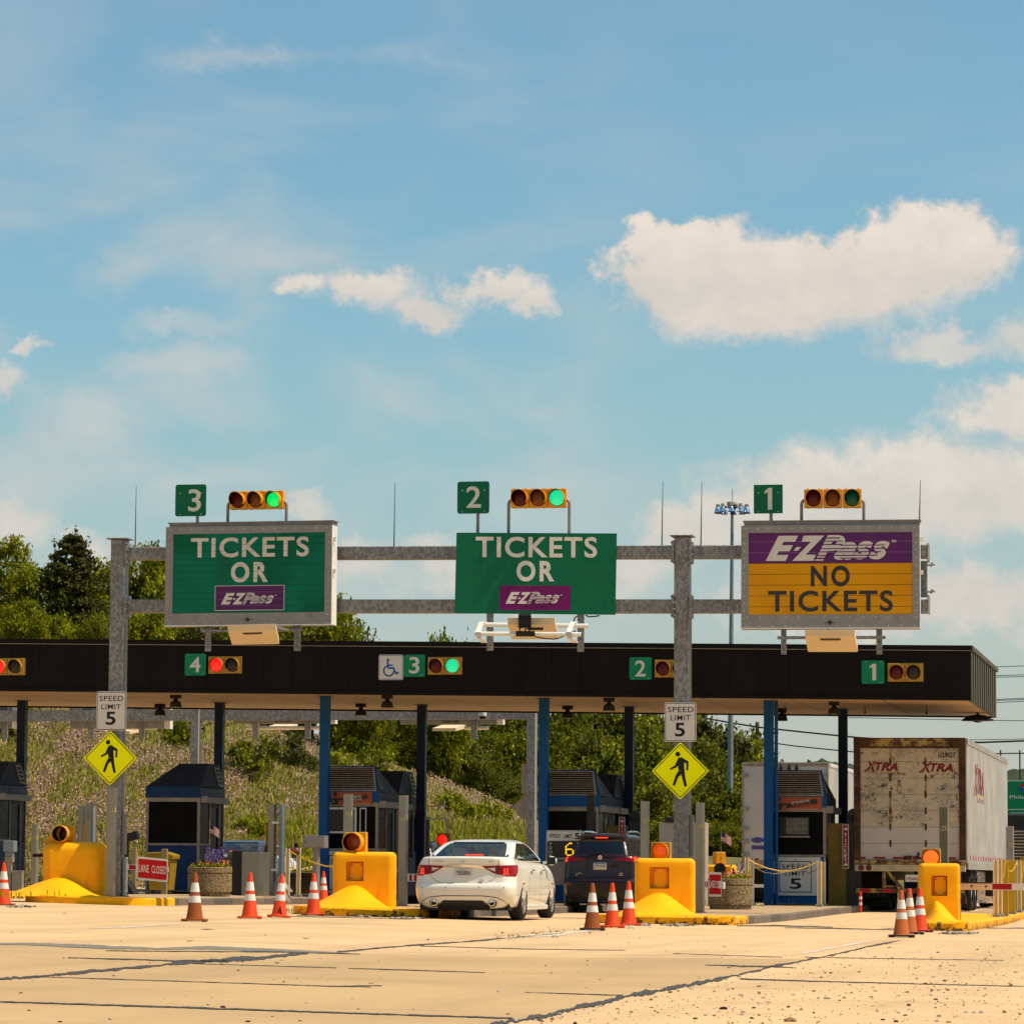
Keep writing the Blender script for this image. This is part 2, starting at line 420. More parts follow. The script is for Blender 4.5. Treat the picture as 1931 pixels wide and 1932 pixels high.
# canopy fascia: brown panels with seams, slightly corrugated
FASC, _b, _n = base_mat('brown_fascia_panels')
_co = _n.coord()
_c = _n.mix(_n.ramp(_n.noise(_co, 0.8, 5), 0.3, 0.7), (0.0055, 0.0038, 0.003), (0.0085, 0.006, 0.0045))
_c = _n.mix(_n.ramp(_n.noise(_n.mapping(_co, (6, 6, 0.5)), 3, 6), 0.6, 0.8, 0, 0.35), _c, (0.021, 0.015, 0.011))
_n.link(_c, _b.inputs['Base Color']); _b.inputs['Roughness'].default_value = 0.6; _b.inputs['Specular IOR Level'].default_value = 0.12
FASE = mat('lit_olive_end_cladding', (0.062, 0.056, 0.036), 0.55, 0, 0.15, 3)  # canopy end painted lighter than the fascia for the light falling on it
SOFF, _b, _n = base_mat('tan_soffit_boards')
_co = _n.coord(); _o = _n.xyz(_co)
_c = _n.mix(_n.ramp(_n.noise(_n.mapping(_co, (0.6, 1.2, 1)), 0.9, 6, 0.65), 0.35, 0.7), (0.48, 0.33, 0.19), (0.40, 0.27, 0.155))
_c = _n.mix(_n.ramp(_n.noise(_n.mapping(_co, (0.35, 0.9, 1)), 0.8, 6, 0.7), 0.62, 0.76, 0, 0.7), _c, (0.16, 0.095, 0.05))
_fx = _n.math('FRACT', _n.math('DIVIDE', _o[0], 2.1)); _fy = _n.math('FRACT', _n.math('DIVIDE', _o[1], 3.1))
_ln = _n.math('MAXIMUM', _n.math('LESS_THAN', _fx, 0.014), _n.math('LESS_THAN', _fy, 0.012))
_c = _n.mix(_ln, _c, (0.05, 0.03, 0.018))
_n.link(_c, _b.inputs['Base Color']); _b.inputs['Roughness'].default_value = 0.7

# louvred sign faces: fine horizontal seams belong to the slats of the changeable sign
def slat_face(name, col, pitch, dark, stain_blotch=None, amt=0.0):
    m, b, n = base_mat(name); co = n.coord(); z = n.xyz(co)[2]
    c = n.mix(n.ramp(n.noise(co, 0.9, 4), 0.35, 0.65), tuple(x * 0.93 for x in col), tuple(x * 1.06 for x in col))
    if stain_blotch: c = n.mix(n.ramp(n.noise(n.mapping(co, (1, 1, 1)), 0.75, 3, 0.4), 0.45, 0.58, 0, amt), c, stain_blotch)
    f = n.math('FRACT', n.math('DIVIDE', z, pitch))
    c = n.mix(n.math('LESS_THAN', f, 0.055), c, dark)
    n.link(c, b.inputs['Base Color']); b.inputs['Roughness'].default_value = 0.4; b.inputs['Specular IOR Level'].default_value = 0.15
    return m
SLATG = slat_face('green_slat_face', (0.0, 0.15, 0.085), 0.135, (0.0, 0.05, 0.03), (0.0, 0.10, 0.048), 0.9)  # green face with broad random patches of darker green
SLATY = slat_face('yellow_slat_face', (0.66, 0.285, 0.0), 0.208, (0.14, 0.07, 0.005))
SLATP = slat_face('purple_slat_face', (0.105, 0.022, 0.13), 0.208, (0.20, 0.09, 0.20))
SLATP2 = slat_face('purple_slat_inset', (0.095, 0.02, 0.105), 0.135, (0.17, 0.08, 0.17))
SLATW = slat_face('white_slat_letters', (0.60, 0.55, 0.47), 0.135, (0.22, 0.20, 0.17))

# leaves
def leaf_mat(name, c1, c2, trans=0.3):
    m, b, n = base_mat(name)
    g = n.n.new('ShaderNodeNewGeometry')
    c = n.mix(g.outputs['Random Per Island'], c1, c2)
    n.link(c, b.inputs['Base Color']); b.inputs['Roughness'].default_value = 0.55
    b.inputs['Specular IOR Level'].default_value = 0.12
    t = n.n.new('ShaderNodeBsdfTranslucent'); n.link(n.mix(0.35, c, (0.30, 0.30, 0.01)), t.inputs['Color'])
    mx = n.n.new('ShaderNodeMixShader'); mx.inputs[0].default_value = trans
    n.link(b.outputs[0], mx.inputs[1]); n.link(t.outputs[0], mx.inputs[2])
    n.link(mx.outputs[0], n.n['Material Output'].inputs[0])
    return m
LEAFA = leaf_mat('bright_spring_leaves', (0.15, 0.175, 0.002), (0.34, 0.32, 0.006))
LEAFB = leaf_mat('mid_green_leaves', (0.075, 0.090, 0.002), (0.17, 0.17, 0.004))
LEAFC = leaf_mat('dark_conifer_needles', (0.032, 0.036, 0.007), (0.062, 0.060, 0.012), 0.15)
LEAFD = leaf_mat('deep_green_leaves', (0.035, 0.046, 0.002), (0.085, 0.092, 0.004), 0.25)
GRASSM = leaf_mat('meadow_grass', (0.13, 0.12, 0.012), (0.30, 0.225, 0.05), 0.3)
FLOWM = leaf_mat('pale_pink_flowers', (0.42, 0.24, 0.185), (0.62, 0.42, 0.33), 0.3)
FLOWM2 = leaf_mat('dusty_mauve_flowers', (0.36, 0.17, 0.18), (0.48, 0.27, 0.25), 0.3)
BARK = mat('bark', (0.06, 0.045, 0.032), 0.9, 0, 0.3, 8)
SOIL = mat('grassy_soil', (0.125, 0.10, 0.03), 0.95, 0, 0.35, 0.9, dirt=(0.14, 0.095, 0.045), dirt_amt=0.8, dscale=0.4)
FARW = mat('far_wooded_hill', (0.030, 0.042, 0.016), 0.95, 0, 0.35, 0.05)
def grid_mesh(name, xs, ys, zf, material, kind='structure', smooth=True):
    vs = [(x, y, zf(x, y)) for y in ys for x in xs]; nx = len(xs)
    fs = [(j*nx+i, j*nx+i+1, (j+1)*nx+i+1, (j+1)*nx+i) for j in range(len(ys) - 1) for i in range(nx - 1)]
    b = MB(); b.add(vs, fs); o = b.build(name, material, smooth=smooth, recalc=False)
    return tag(o, kind=kind)
def lin(a, b, n): return [a + (b - a) * i / (n - 1) for i in range(n)]

def hill(X, Y):
    t = -0.669 * (X + 20) + 0.743 * (Y - 122)
    hc = max(1.6, min(11.5, 7.2 - 0.41 * (X + 8.7)))
    q = 0.43 * t
    h = hc * (1 - math.exp(-max(0, q) / hc * 1.6)) if q > 0 else 0
    h = min(h, max(0, q))
    h += 0.35 * noise.noise(Vector((X * 0.12, Y * 0.12, 3))) * min(1, max(0, t) / 4)
    return zg(X, min(Y, 100)) * 0.6 - 0.02 + h

def Hhit(px, py, y0=105, y1=300):
    r = ray(px, py); Y = y0
    while Y < y1:
        P = CAM + r * (Y / r.y)
        if P.z <= hill(P.x, Y): return Vector((P.x, Y, hill(P.x, Y)))
        Y += 0.25
    P = at(px, py, 215.0); return Vector((P.x, 215, hill(P.x, 215)))

grid_mesh('road', lin(-60, 60, 61), lin(-30, 132, 109), zg, CONC)
g = MB(); g.add([(-5000, -300, -0.6), (5000, -300, -0.6), (5000, 9000, -0.6), (-5000, 9000, -0.6)], [(0, 1, 2, 3)])
tag(g.build('ground', SOIL, recalc=False), kind='structure')
grid_mesh('hillside', lin(-90, 40, 105), lin(108, 300, 130), lambda x, y: hill(x, y) - (0.5 * sst(126, 108, y)), SOIL)

# far wooded ridge to the right
rnd = random.Random(5)
def ridge(name, Y, x0, x1, h0, h1, seed, depth=260):
    xs = lin(x0, x1, 160); b = MB(); vs = []; fs = []
    for i, x in enumerate(xs):
        t = i / 159
        z = h0 + (h1 - h0) * t + (h0 + h1) * 0.10 * noise.noise(Vector((x * 0.008, seed, 0))) + (h0 + h1) * 0.05 * noise.noise(Vector((x * 0.05, seed, 4))) + 2.2 * noise.noise(Vector((x * 0.25, seed, 7)))
        vs += [(x, Y - depth, -2), (x, Y - depth * 0.35, z * 0.7), (x, Y, z), (x, Y + depth, -2)]
    for i in range(159):
        for k in range(3): fs.append((i*4+k, (i+1)*4+k, (i+1)*4+k+1, i*4+k+1))
    b.add(vs, fs); return tag(b.build(name, FARW, smooth=True, angle=80), kind='structure')
ridge('hills', 1500, 120, 420, 47, 45, 1.0)
ridge('hills', 900, 70, 300, 19, 17, 9.0, 120)

def ribbon(name, pts, th, material, seed=1, jag=0.25, step=2.5, dz=0.004):
    """a strip on the road along photo points, th = thickness in photo pixels at each point"""
    up = []; lo = []
    def nz(x, k): return noise.noise(Vector((x * .035, seed * 7.3, k))) * 1.1 + noise.noise(Vector((x * .13, seed * 7.3, k + 5))) * .8 + noise.noise(Vector((x * .45, seed * 7.3, k + 9))) * .5
    for i in range(len(pts) - 1):
        (x0, y0), (x1, y1) = pts[i], pts[i + 1]; t0, t1 = th[i], th[i + 1]
        n = max(2, int(abs(x1 - x0) / step))
        for k in range(n + (1 if i == len(pts) - 2 else 0)):
            t = k / n; x = x0 + (x1 - x0) * t; y = y0 + (y1 - y0) * t; w = t0 + (t1 - t0) * t
            w *= .72 if max(th) < 4 else .9
            a = w * max(.06, 0.5 + jag * 1.3 * nz(x, 1)); c = w * max(.06, 0.5 + jag * 1.3 * nz(x, 2))
            o = jag * w * 0.7 * nz(x * .6, 3)
            up.append(G(x, y - a + o, dz)); lo.append(G(x, y + c + o, dz))
    n = len(up); b = MB()
    b.add(up + lo, [(i, i + n, i + n + 1, i + 1) for i in range(n - 1)])
    o = b.build(name, material, recalc=False)
    return tag(o, kind='structure')
ribbon('tar_dark_line', [(-10, 1889.5), (329, 1900), (635, 1910.5), (967, 1921)], [2.5, 3.6, 3.0, 3.4], TAR, 1)
ribbon('tar_dark_line', [(-10, 1848), (99, 1840), (329, 1818), (444, 1811), (582, 1799)], [4.5, 5, 5.5, 8, 3], TAR, 2, 0.3)
ribbon('asphalt_patch', [(-10, 1780.5), (66, 1781.5), (197, 1787), (296, 1790), (395, 1788), (560, 1795), (680, 1800)], [3, 5.5, 7.5, 3, 7, 6, 1.5], PATCH, 3, 0.12)
ribbon('tar_dark_line', [(128, 1807), (230, 1809.5), (329, 1813), (430, 1813)], [1.4, 2.2, 2.0, 4], TAR, 4, 0.35)
ribbon('tar_dark_line', [(200, 1794), (520, 1796), (660, 1799.5)], [1.5, 2.2, 1.4], TAR, 14, 0.3)
ribbon('tar_dark_line', [(635, 1796), (760, 1785), (892, 1775.5), (1063, 1760.5)], [2.6, 3, 2.4, 1.6], TAR, 5, 0.35)
ribbon('tar_dark_line', [(793, 1785), (1010, 1791), (1180, 1793)], [1.5, 1.3, .9], TAR, 6)
ribbon('tar_dark_line', [(658, 1827), (760, 1830), (915, 1835)], [1.2, 1.8, 1.0], TAR, 7)
ribbon('tar_dark_line', [(990, 1872), (1175, 1878)], [1.0, 2.0], TAR, 8)
ribbon('tar_dark_line', [(49, 1842), (329, 1851), (635, 1861), (700, 1862)], [1.2, 1.3, 1.6, 1.0], TAR, 9)
ribbon('tar_dark_line', [(362, 1818), (635, 1826)], [1.0, 1.3], TAR, 10)
ribbon('tar_dark_line', [(640, 1860), (720, 1859.5)], [.8, 1.8], TAR, 15)
ribbon('tar_dark_line', [(925, 1934), (960, 1927), (1013, 1919), (1055, 1909), (1096, 1899), (1140, 1890), (1178, 1881), (1225, 1872), (1271, 1863), (1330, 1853), (1373, 1844), (1448, 1825), (1500, 1815), (1565, 1803), (1640, 1786), (1698, 1774)],
       [6, 9, 10, 8, 8, 9, 6, 7, 7, 7, 5, 3.6, 3, 2.4, 2.6, 1.5], TAR, 11, 0.42, 2)
ribbon('tar_dark_line', [(1330, 1820.5), (1420, 1823), (1503, 1826)], [1.2, 3.0, 1.0], TAR, 12, 0.35)
ribbon('tar_dark_line', [(1395, 1847), (1560, 1852), (1760, 1857), (1931, 1861)], [3.2, 2.0, 1.6, 1.2], TAR, 13, 0.3)
ribbon('tar_dark_line', [(1517, 1806), (1700, 1809), (1893, 1812)], [1.2, 1.2, 0.8], TAR, 16)
ribbon('tar_dark_line', [(1270, 1799), (1475, 1806)], [1.0, 1.0], TAR, 17)
ribbon('tar_dark_line', [(1390, 1747), (1460, 1746.5), (1570, 1749.5)], [2.0, 3.2, 2.0], TAR, 18, 0.15)  # pair of thin dark lines across the right lane
ribbon('tar_dark_line', [(1480, 1750.5), (1580, 1752), (1690, 1754.5)], [1.6, 2.6, 1.8], TAR, 19, 0.15)
ribbon('tar_dark_line', [(540, 1729), (640, 1731), (770, 1734.5)], [1.4, 1.4, 1.0], TAR, 20, 0.15)  # pair of thin dark lines across the lane left of the sedan
ribbon('tar_dark_line', [(560, 1727), (620, 1728), (770, 1731.5), (930, 1735)], [1.2, 1.8, 1.8, 1.0], TAR, 21, 0.15)
ribbon('tar_dark_line', [(1850, 1751), (1940, 1751)], [1.8, 2.2], TAR, 22)
ribbon('lane_line', [(168, 1752), (250, 1749), (340, 1743)], [1.2, 3, 1.5], PALE, 23)
ribbon('lane_line', [(948, 1770), (1060, 1762), (1120, 1755)], [2.0, 7, 3.0], PALE, 24, 0.2)
ribbon('lane_line', [(1490, 1803), (1560, 1790), (1640, 1776)], [1.0, 6, 3.0], PALE, 25, 0.35)
for i, (x, y, w, h) in enumerate([(391, 1753.2, 24, 2.0), (358, 1775, 14, 1.3), (122, 1723, 6, 1), (577, 1770, 12, 1.2), (700, 1855, 10, 1)]):
    ribbon('tar_patch', [(x - w / 2, y), (x, y + .3), (x + w / 2, y)], [.6, h, .6], TAR, 40 + i, 0.1, 4)

# small stones
def stones(name, pts, seed, cols):
    r = random.Random(seed); b = MB()
    for P, s in pts:
        b.ball((P.x, P.y, P.z + s * 0.3), s, 1, r.randrange(len(cols)), (r.uniform(.8, 1.5), r.uniform(.8, 1.4), r.uniform(.5, .8)), 0.25, r)
    return tag(b.build(name, cols), kind='stuff')
ST1 = mat('brown_stone', (0.26, 0.165, 0.085), 0.9); ST2 = mat('grey_stone', (0.34, 0.30, 0.25), 0.9); ST3 = mat('dark_stone_chip', (0.07, 0.05, 0.035), 0.9)
r_ = random.Random(77); pts = []
for _ in range(800):
    t = r_.random() ** 0.8; y = 1785 + 150 * t; xl = 1690 - (y - 1775) * 4.7
    x = r_.uniform(xl + 20, 1990); pts.append((G(x, y), 0.005 + 0.011 * r_.random() ** 5))
for _ in range(160):
    x = r_.uniform(0, 1931); y = r_.uniform(1745, 1930); pts.append((G(x, y), 0.006 + 0.010 * r_.random() ** 3))
for _ in range(160):
    x = r_.uniform(900, 1250); y = 1757 - (x - 1063) * 0.09 + r_.gauss(0, 5); pts.append((G(x, y), 0.008 + 0.012 * r_.random() ** 3))
for x, y, s in ((1048, 1769, .045), (1440, 1884, .016), (1745, 1858, .016), (1365, 1905, .024), (1850, 1912, .018), (1690, 1929, .018), (1560, 1885, .02), (1490, 1928, .03)):
    pts.append((G(x, y), s))
stones('loose_stones', pts, 3, [ST1, ST2, ST3])
pts = []
for cx, cy, sx, sy, n in ((1845 - 205 + 0, 1745, 0, 0, 0), (1372 - 90, 1746.5, 26, 1.6, 260), (770, 1733.2, 30, 1.5, 240), (1820 - 15, 1761.5, 26, 2.0, 320), (40, 1711, 18, 1.6, 160), (690, 1729.5, 20, 1.2, 100), (1215, 1746, 10, 1.6, 90)):
    for _ in range(n): pts.append((G(r_.gauss(cx, sx * .5), r_.gauss(cy, sy * .5)), r_.uniform(.01, .03)))
stones('gravel', pts, 4, [ST2, ST3])

NOSE = {}
def island(key, px, py, w, length, yellow, radius=0.55, yaw=YAW, clean=False):
    """px,py: where the right front corner of the nose meets the road"""
    P = G(px, py); fr = Fr(P, yaw)
    poly = []
    r = radius
    for i in range(7):
        t = rad(90 * i / 6); poly.append((-r + r * math.sin(t) , r - r * math.cos(t)))
    for i in range(7):
        t = rad(90 * i / 6); poly.insert(0, (-w + r - r * math.sin(t), r - r * math.cos(t)))
    # densify the sides
    side_r = [(0, y) for y in lin(r + 0.4, length, 36)]; side_l = [(-w, y) for y in lin(length, r + 0.4, 36)]
    full = poly + side_r + side_l
    b = MB(); n = len(full); k = 0.15
    def zz(x, y): q = fr.w(x, y, 0); return zg(q.x, q.y) - P.z
    def inset(p, d):
        x, y = p; cx = min(max(x, -w + d), -d); cy = max(y, d); return (cx, cy)
    rows = []
    rj = random.Random(int(px))
    for off, d in ((-0.12, 0.0), (k - 0.03, 0.0), (k, 0.03)):
        rows.append([(*(inset(p, d)), zz(*p) + off) for p in full])
    vs = [v for row in rows for v in row]; fs = []; ms = []
    for a in range(2):
        for i in range(n):
            j = (i + 1) % n; y = full[i][1]
            fs.append((a*n+i, a*n+j, (a+1)*n+j, (a+1)*n+i)); ms.append(0 if y < yellow else 1)
    b.add(vs, fs)
    b.m = ms
    # top in strips from left to right so that it follows the road
    top = rows[-1]; ys = sorted(set([round(p[1], 4) for p in full]))
    half = n // 2
    tv = len(b.v)
    L = [i for i in range(7)]; R = [i for i in range(13, 6, -1)]
    pairs = list(zip(L[::-1], [13 - q for q in L[::-1]]))
    left_idx = [6 - q for q in range(7)] + [n - 1 - q for q in range(36)]
    right_idx = [7 + q for q in range(7)] + [14 + q for q in range(36)]
    for q in range(42):
        a0, a1, b0, b1 = left_idx[q], left_idx[q + 1], right_idx[q], right_idx[q + 1]
        b.f.append([2*n + a0, 2*n + b0, 2*n + b1, 2*n + a1]); b.m.append(2 if full[b0][1] > yellow * 0.45 else 3)
    o = b.build('traffic_island', [YELC if clean else YELW, KERB, WALK, YELC], loc=P, rz=-yaw)
    tag(o, kind='structure')
    NOSE[key] = fr
    return o
island('L', 263, 1709.5, 2.5, 48, 1.2, 0.7, clean=True)
island('M', 795, 1733, 2.45, 46, 3.2, 0.5)
island('R', 1383, 1746.5, 2.45, 46, 2.0, 0.35)
island('E', 1826, 1757.5, 1.05, 46, 30, 0.32)
island('O', -60, 1696, 2.6, 46, 3.0, 0.7)

def barrier(key, cx, back, w, h, label, recess=None, d=0.85, mound=None, bev=0.09):
    """cx: local x of the middle, back: local y of the front face"""
    fr = NOSE[key]; o = fr.w(cx, back, 0); o.z = zg(o.x, o.y) + 0.15
    root = thing('crash_barrier', label, 'crash barrier', o, -rad(4), 'yellow concrete barriers on the island noses')
    bm = bmesh.new()
    X = [-w/2, w/2]; Z = [-0.02, h]
    if recess:
        rx0, rx1, rz0, rz1 = recess; X = [-w/2, rx0, rx1, w/2]; Z = [-0.02, rz0, rz1, h]
    V = {}
    for j, z in enumerate(Z):
        for i, x in enumerate(X): V[i, j] = bm.verts.new((x, 0, z))
    for j in range(len(Z) - 1):
        for i in range(len(X) - 1):
            if recess and i == 1 and j == 1: continue
            bm.faces.new((V[i, j], V[i+1, j], V[i+1, j+1], V[i, j+1]))
    nx, nz = len(X) - 1, len(Z) - 1
    B = {(i, j): bm.verts.new((X[i], d, Z[j])) for i in (0, nx) for j in (0, nz)}
    bm.faces.new([V[i, nz] for i in range(nx + 1)] + [B[nx, nz], B[0, nz]])
    bm.faces.new([V[i, 0] for i in range(nx, -1, -1)] + [B[0, 0], B[nx, 0]])
    bm.faces.new([V[0, j] for j in range(nz, -1, -1)][::-1] + [B[0, nz], B[0, 0]])
    bm.faces.new([V[nx, j] for j in range(nz + 1)] + [B[nx, nz], B[nx, 0]])
    bm.faces.new([B[0, 0], B[nx, 0], B[nx, nz], B[0, nz]])
    if recess:
        rd = 0.16; q = [bm.verts.new((x, rd, z)) for x, z in ((rx0, rz0), (rx1, rz0), (rx1, rz1), (rx0, rz1))]
        f = [V[1, 1], V[2, 1], V[2, 2], V[1, 2]]
        for i in range(4): bm.faces.new((f[i], f[(i+1) % 4], q[(i+1) % 4], q[i]))
        bm.faces.new(q)
    bmesh.ops.recalc_face_normals(bm, faces=bm.faces)
    def outer(e):
        a, c = e.verts[0].co, e.verts[1].co
        on = lambda p: (abs(abs(p.x) - w/2) < 1e-5, p.y < 1e-5 or abs(p.y - d) < 1e-5, abs(p.z - h) < 1e-5)
        A, Cc = on(a), on(c); sh = sum(1 for p, q_ in zip(A, Cc) if p and q_)
        if recess and max(abs(a.x), abs(c.x)) < w/2 - 1e-4 and max(a.z, c.z) < h - 1e-4: return False
        return sh >= 2 and (abs(a.z - c.z) > 1e-4 or a.z > h - 1e-4)
    bmesh.ops.bevel(bm, geom=[e for e in bm.edges if outer(e)], offset=bev, segments=5, profile=0.5, affect='EDGES')
    me = bpy.data.meshes.new('body'); bm.to_mesh(me); bm.free(); me.materials.append(YELC)
    me.polygons.foreach_set('use_smooth', [True] * len(me.polygons)); me.set_sharp_from_angle(angle=rad(40))
    ob = bpy.data.objects.new('body', me); COL.objects.link(ob); ob.parent = root
    if recess:
        pw = (rx1 - rx0); p = MB()
        p.box(rx0 + pw * .22, rx1 - pw * .06, 0.10, 0.155, rz0 + 0.012, rz1 - 0.02)
        pn = p.build('access_panel', YELC, root, bevel=0.008)
        s = MB()
        for x, z in ((rx0 + pw*.3, rz0 + .05), (rx1 - pw*.14, rz0 + .05), (rx0 + pw*.3, rz1 - .06), (rx1 - pw*.14, rz1 - .06)):
            s.cyl((x, .088, z), (x, .104, z), .018, n=8)
        s.build('bolt', ALUB, pn)
    if mound:
        mx, mh, sl, sr, dep = mound   # centre, height, left and right spread, length
        b = MB(); nx_, ny_ = 40, 18; vs = []; fs = []
        for j in range(ny_ + 1):
            t = j / ny_; y = -dep * (1 - t) + 0.03
            ey = sst(0, 1, t) ** 0.75
            for i in range(nx_ + 1):
                x = -sl + (sl + sr) * i / nx_
                u = x / (sl if x < 0 else sr)
                e = .6 * (.5 + .5 * math.cos(math.pi * u)) + .4 * max(0, 1.06 - math.sqrt(u * u + .0125))
                e = max(0, e - .025)
                vs.append((mx + x, y, -0.012 + mh * ey * e))
        for j in range(ny_):
            for i in range(nx_):
                a = j * (nx_ + 1) + i; fs.append((a, a + 1, a + nx_ + 2, a + nx_ + 1))
        b.add(vs, fs); b.build('ramp', YELC, root, smooth=True, angle=80, recalc=False)
    return root, o, fr
def off(key, px, py, yl):
    return NOSE[key].hit(px, py, yl)[0]
BAR = {}
xm = off('M', 683, 1680, 1.7)
BAR['M'] = barrier('M', xm, 1.7, 1.10, 1.00, 'yellow barrier with square recess, left of the white sedan', (-.30, .02, .47, .82), mound=(-.12, .42, .95, .66, 1.65))
xm = off('R', 1253, 1680, 1.9)
BAR['R'] = barrier('R', xm, 1.9, 1.07, 1.00, 'yellow barrier with square recess, right of the dark SUV', (-.27, .08, .46, .84), mound=(-.08, .42, .90, .72, 1.8))
xm = off('E', 1773, 1690, 1.5)
BAR['E'] = barrier('E', xm, 1.5, .68, .97, 'narrow yellow barrier with square recess behind three faded cones', (-.15, .12, .42, .76), mound=(-.07, .36, .24, .40, 1.4), bev=.07)
xm = off('L', 136, 1650, 1.1)
BAR['L'] = barrier('L', xm, 1.1, 1.24, 1.05, 'wide plain yellow barrier beside the leftmost gantry post', None, d=.8, mound=(-.20, .38, 1.30, .85, 1.12), bev=.20)

def warning_lamp(key, px0, px1, py0, py1, lens, hood, label, yaw_extra=0.0, side=0.0, worn=False):
    root0, o, fr = BAR[key]
    f2 = Fr(o, fr.yaw); yl = 0.30
    x0, x1, z0, z1 = f2.rect(px0, px1, py0, py1, yl)
    w = (x1 - x0); h = (z1 - z0); cx = (x0 + x1) / 2
    root = thing('warning_lamp', label, 'warning lamp', f2.w(cx, yl, z0), -fr.yaw + yaw_extra, 'amber warning lamps on the barriers')
    hs = SIGO if worn else SIGY
    b = MB(); b.box(-w/2, w/2, 0, .16, 0, h); b.build('housing', hs, root, bevel=.012)
    b = MB(); b.cyl((0, .08, -(z0 - 1.0) if z0 > 1.0 else -.06), (0, .08, .01), .035, n=10); b.box(-.06, .06, .02, .14, -.02, 0.0); b.build('mount', BLKP, root)
    r = w * .44; zc = h * .5
    if hood:
        b = MB(); n = 28; L = hood; vs = []; fs = []
        for rr, y in ((r, -.005), (r, -L), (r - .012, -L), (r - .012, -.002)):
            for i in range(n):
                t = 2 * math.pi * i / n; vs.append((rr * math.cos(t) + side * (-y), y, zc + rr * math.sin(t)))
        for k in range(3):
            for i in range(n): fs.append((k*n+i, k*n+(i+1) % n, (k+1)*n+(i+1) % n, (k+1)*n+i))
        b.add(vs, fs); b.m = [0] * (n * 2) + [1] * n
        b.build('hood', [hs, VISIN], root, smooth=True)
    b = MB(); b.lathe([(r * .97, -.004), (r * .94, -.02), (r * .7, -.04), (r * .35, -.05), (0.0, -.054)], (0, 0, zc), 'y', 28)
    b.build('lens', lens, root, smooth=True, angle=80)
    if not hood:
        b = MB(); b.lathe([(r * 1.06, -.006), (r * 1.06, -.03), (r * .99, -.03), (r * .97, -.005)], (0, 0, zc), 'y', 28); b.build('rim', VISIN, root, smooth=True)
    return root
warning_lamp('M', 650, 690, 1570.5, 1608, DIMO, .30, 'hooded warning lamp with dull red lens, left of the white sedan')
warning_lamp('R', 1227, 1264, 1589, 1624, LITO, .14, 'warning lamp glowing orange in a chipped housing, right of the dark SUV', worn=True)
warning_lamp('E', 1738, 1773, 1601.5, 1636, LITO2, 0, 'hoodless warning lamp brightly lit orange below the trailer', worn=True)
warning_lamp('L', 105, 139, 1557, 1590, LENSR, .34, 'hooded warning lamp with unlit dark lens on the plain left barrier')
b = MB(); root0, o, fr = BAR['L']; f2 = Fr(o, fr.yaw)
x0, x1, z0, z1 = f2.rect(84, 125, 1578, 1592, .22)
pl = MB(); pl.prism([(x0, z0), (x1, z0), (x1 - .1, z1 + .18), (x1 - .2, z1 + .16)], .30, .33)
for px, pz in ((x0 + .16, z0 + .12), (x0 + .30, z0 + .01), (x0 + .46, z0 + .01)): pl.cyl((px, .28, pz), (px, .31, pz), .035, n=10)
pl.build('bracket', SIGY, root0)
PG = at(1287, 1560, 71.8); PG.z = zg(PG.x, PG.y) + 0.15
GF = Fr(PG, YAW)
gantry = thing('sign_gantry', 'galvanised steel gantry of two square posts and twin beams carrying the three large lane signs', 'gantry', PG, -YAW)
def gpost(px0, px1, ytop, lx=None):
    x0, x1, _, zt = GF.rect(px0, px1, ytop, 1560, -0.15)
    xc = (x0 + x1) / 2; w = 0.30
    q = GF.w(xc, 0, 0); zb = zg(q.x, q.y) + 0.13 - PG.z
    b = MB(); b.box(xc - w/2, xc + w/2, -w/2, w/2, zb, zt)
    p = b.build('post', GALV, gantry, bevel=.025, seg=3)
    b = MB(); b.box(xc - .22, xc + .22, -.22, .22, zt, zt + .025); b.build('cap_plate', GALV, p, bevel=.004)
    b = MB(); b.box(xc - .24, xc + .24, -.24, .24, zb, zb + .03)
    for sx in (-.2, .2):
        for sy in (-.2, .2): b.cyl((xc + sx, sy, zb + .03), (xc + sx, sy, zb + .09), .018, n=6)
    b.build('base_plate', DARKM, p)
    return xc, zt, p
xR, ztR, pR = gpost(1270, 1300, 1012)
xL, ztL, pL = gpost(203, 233, 1017.5)
def beam(xa, xb, pts, name='beam'):
    """pts: pixel (x, top, bottom) samples; heights interpolate linearly between first and last"""
    xs = []; zt = []; zb = []
    for px, t, bt in pts:
        x, z = GF.hit(px, t, -.12); xs.append(x); zt.append(z); zb.append(GF.hit(px, bt, -.12)[1])
    k = (zt[-1] - zt[0]) / (xs[-1] - xs[0]); h = sum(a - c for a, c in zip(zt, zb)) / len(zt)
    f = lambda x: zt[0] + k * (x - xs[0])
    b = MB(); q = lambda x, y: [(x, -y, f(x) - h), (x, y, f(x) - h), (x, y, f(x)), (x, -y, f(x))]
    b.hexa(q(xa, .13), q(xb, .13))
    b.build(name, GALV, gantry, bevel=.02, seg=3)
    return f, h
xe = GF.hit(1749, 1040, -.12)[0]
BU = [(270, 1032, 1056), (750, 1028, 1052), (1350, 1028, 1054), (1740, 1027.5, 1052.6)]
BL = [(270, 1131, 1156.7), (750, 1128, 1152.6), (1350, 1130.6, 1156.5), (1740, 1130.7, 1156.8)]
fU, hU = beam(xL + .19, xR - .19, BU); fL, hL = beam(xL + .19, xR - .19, BL)
beam(xR + .19, xe, BU); beam(xR + .19, xe, BL)
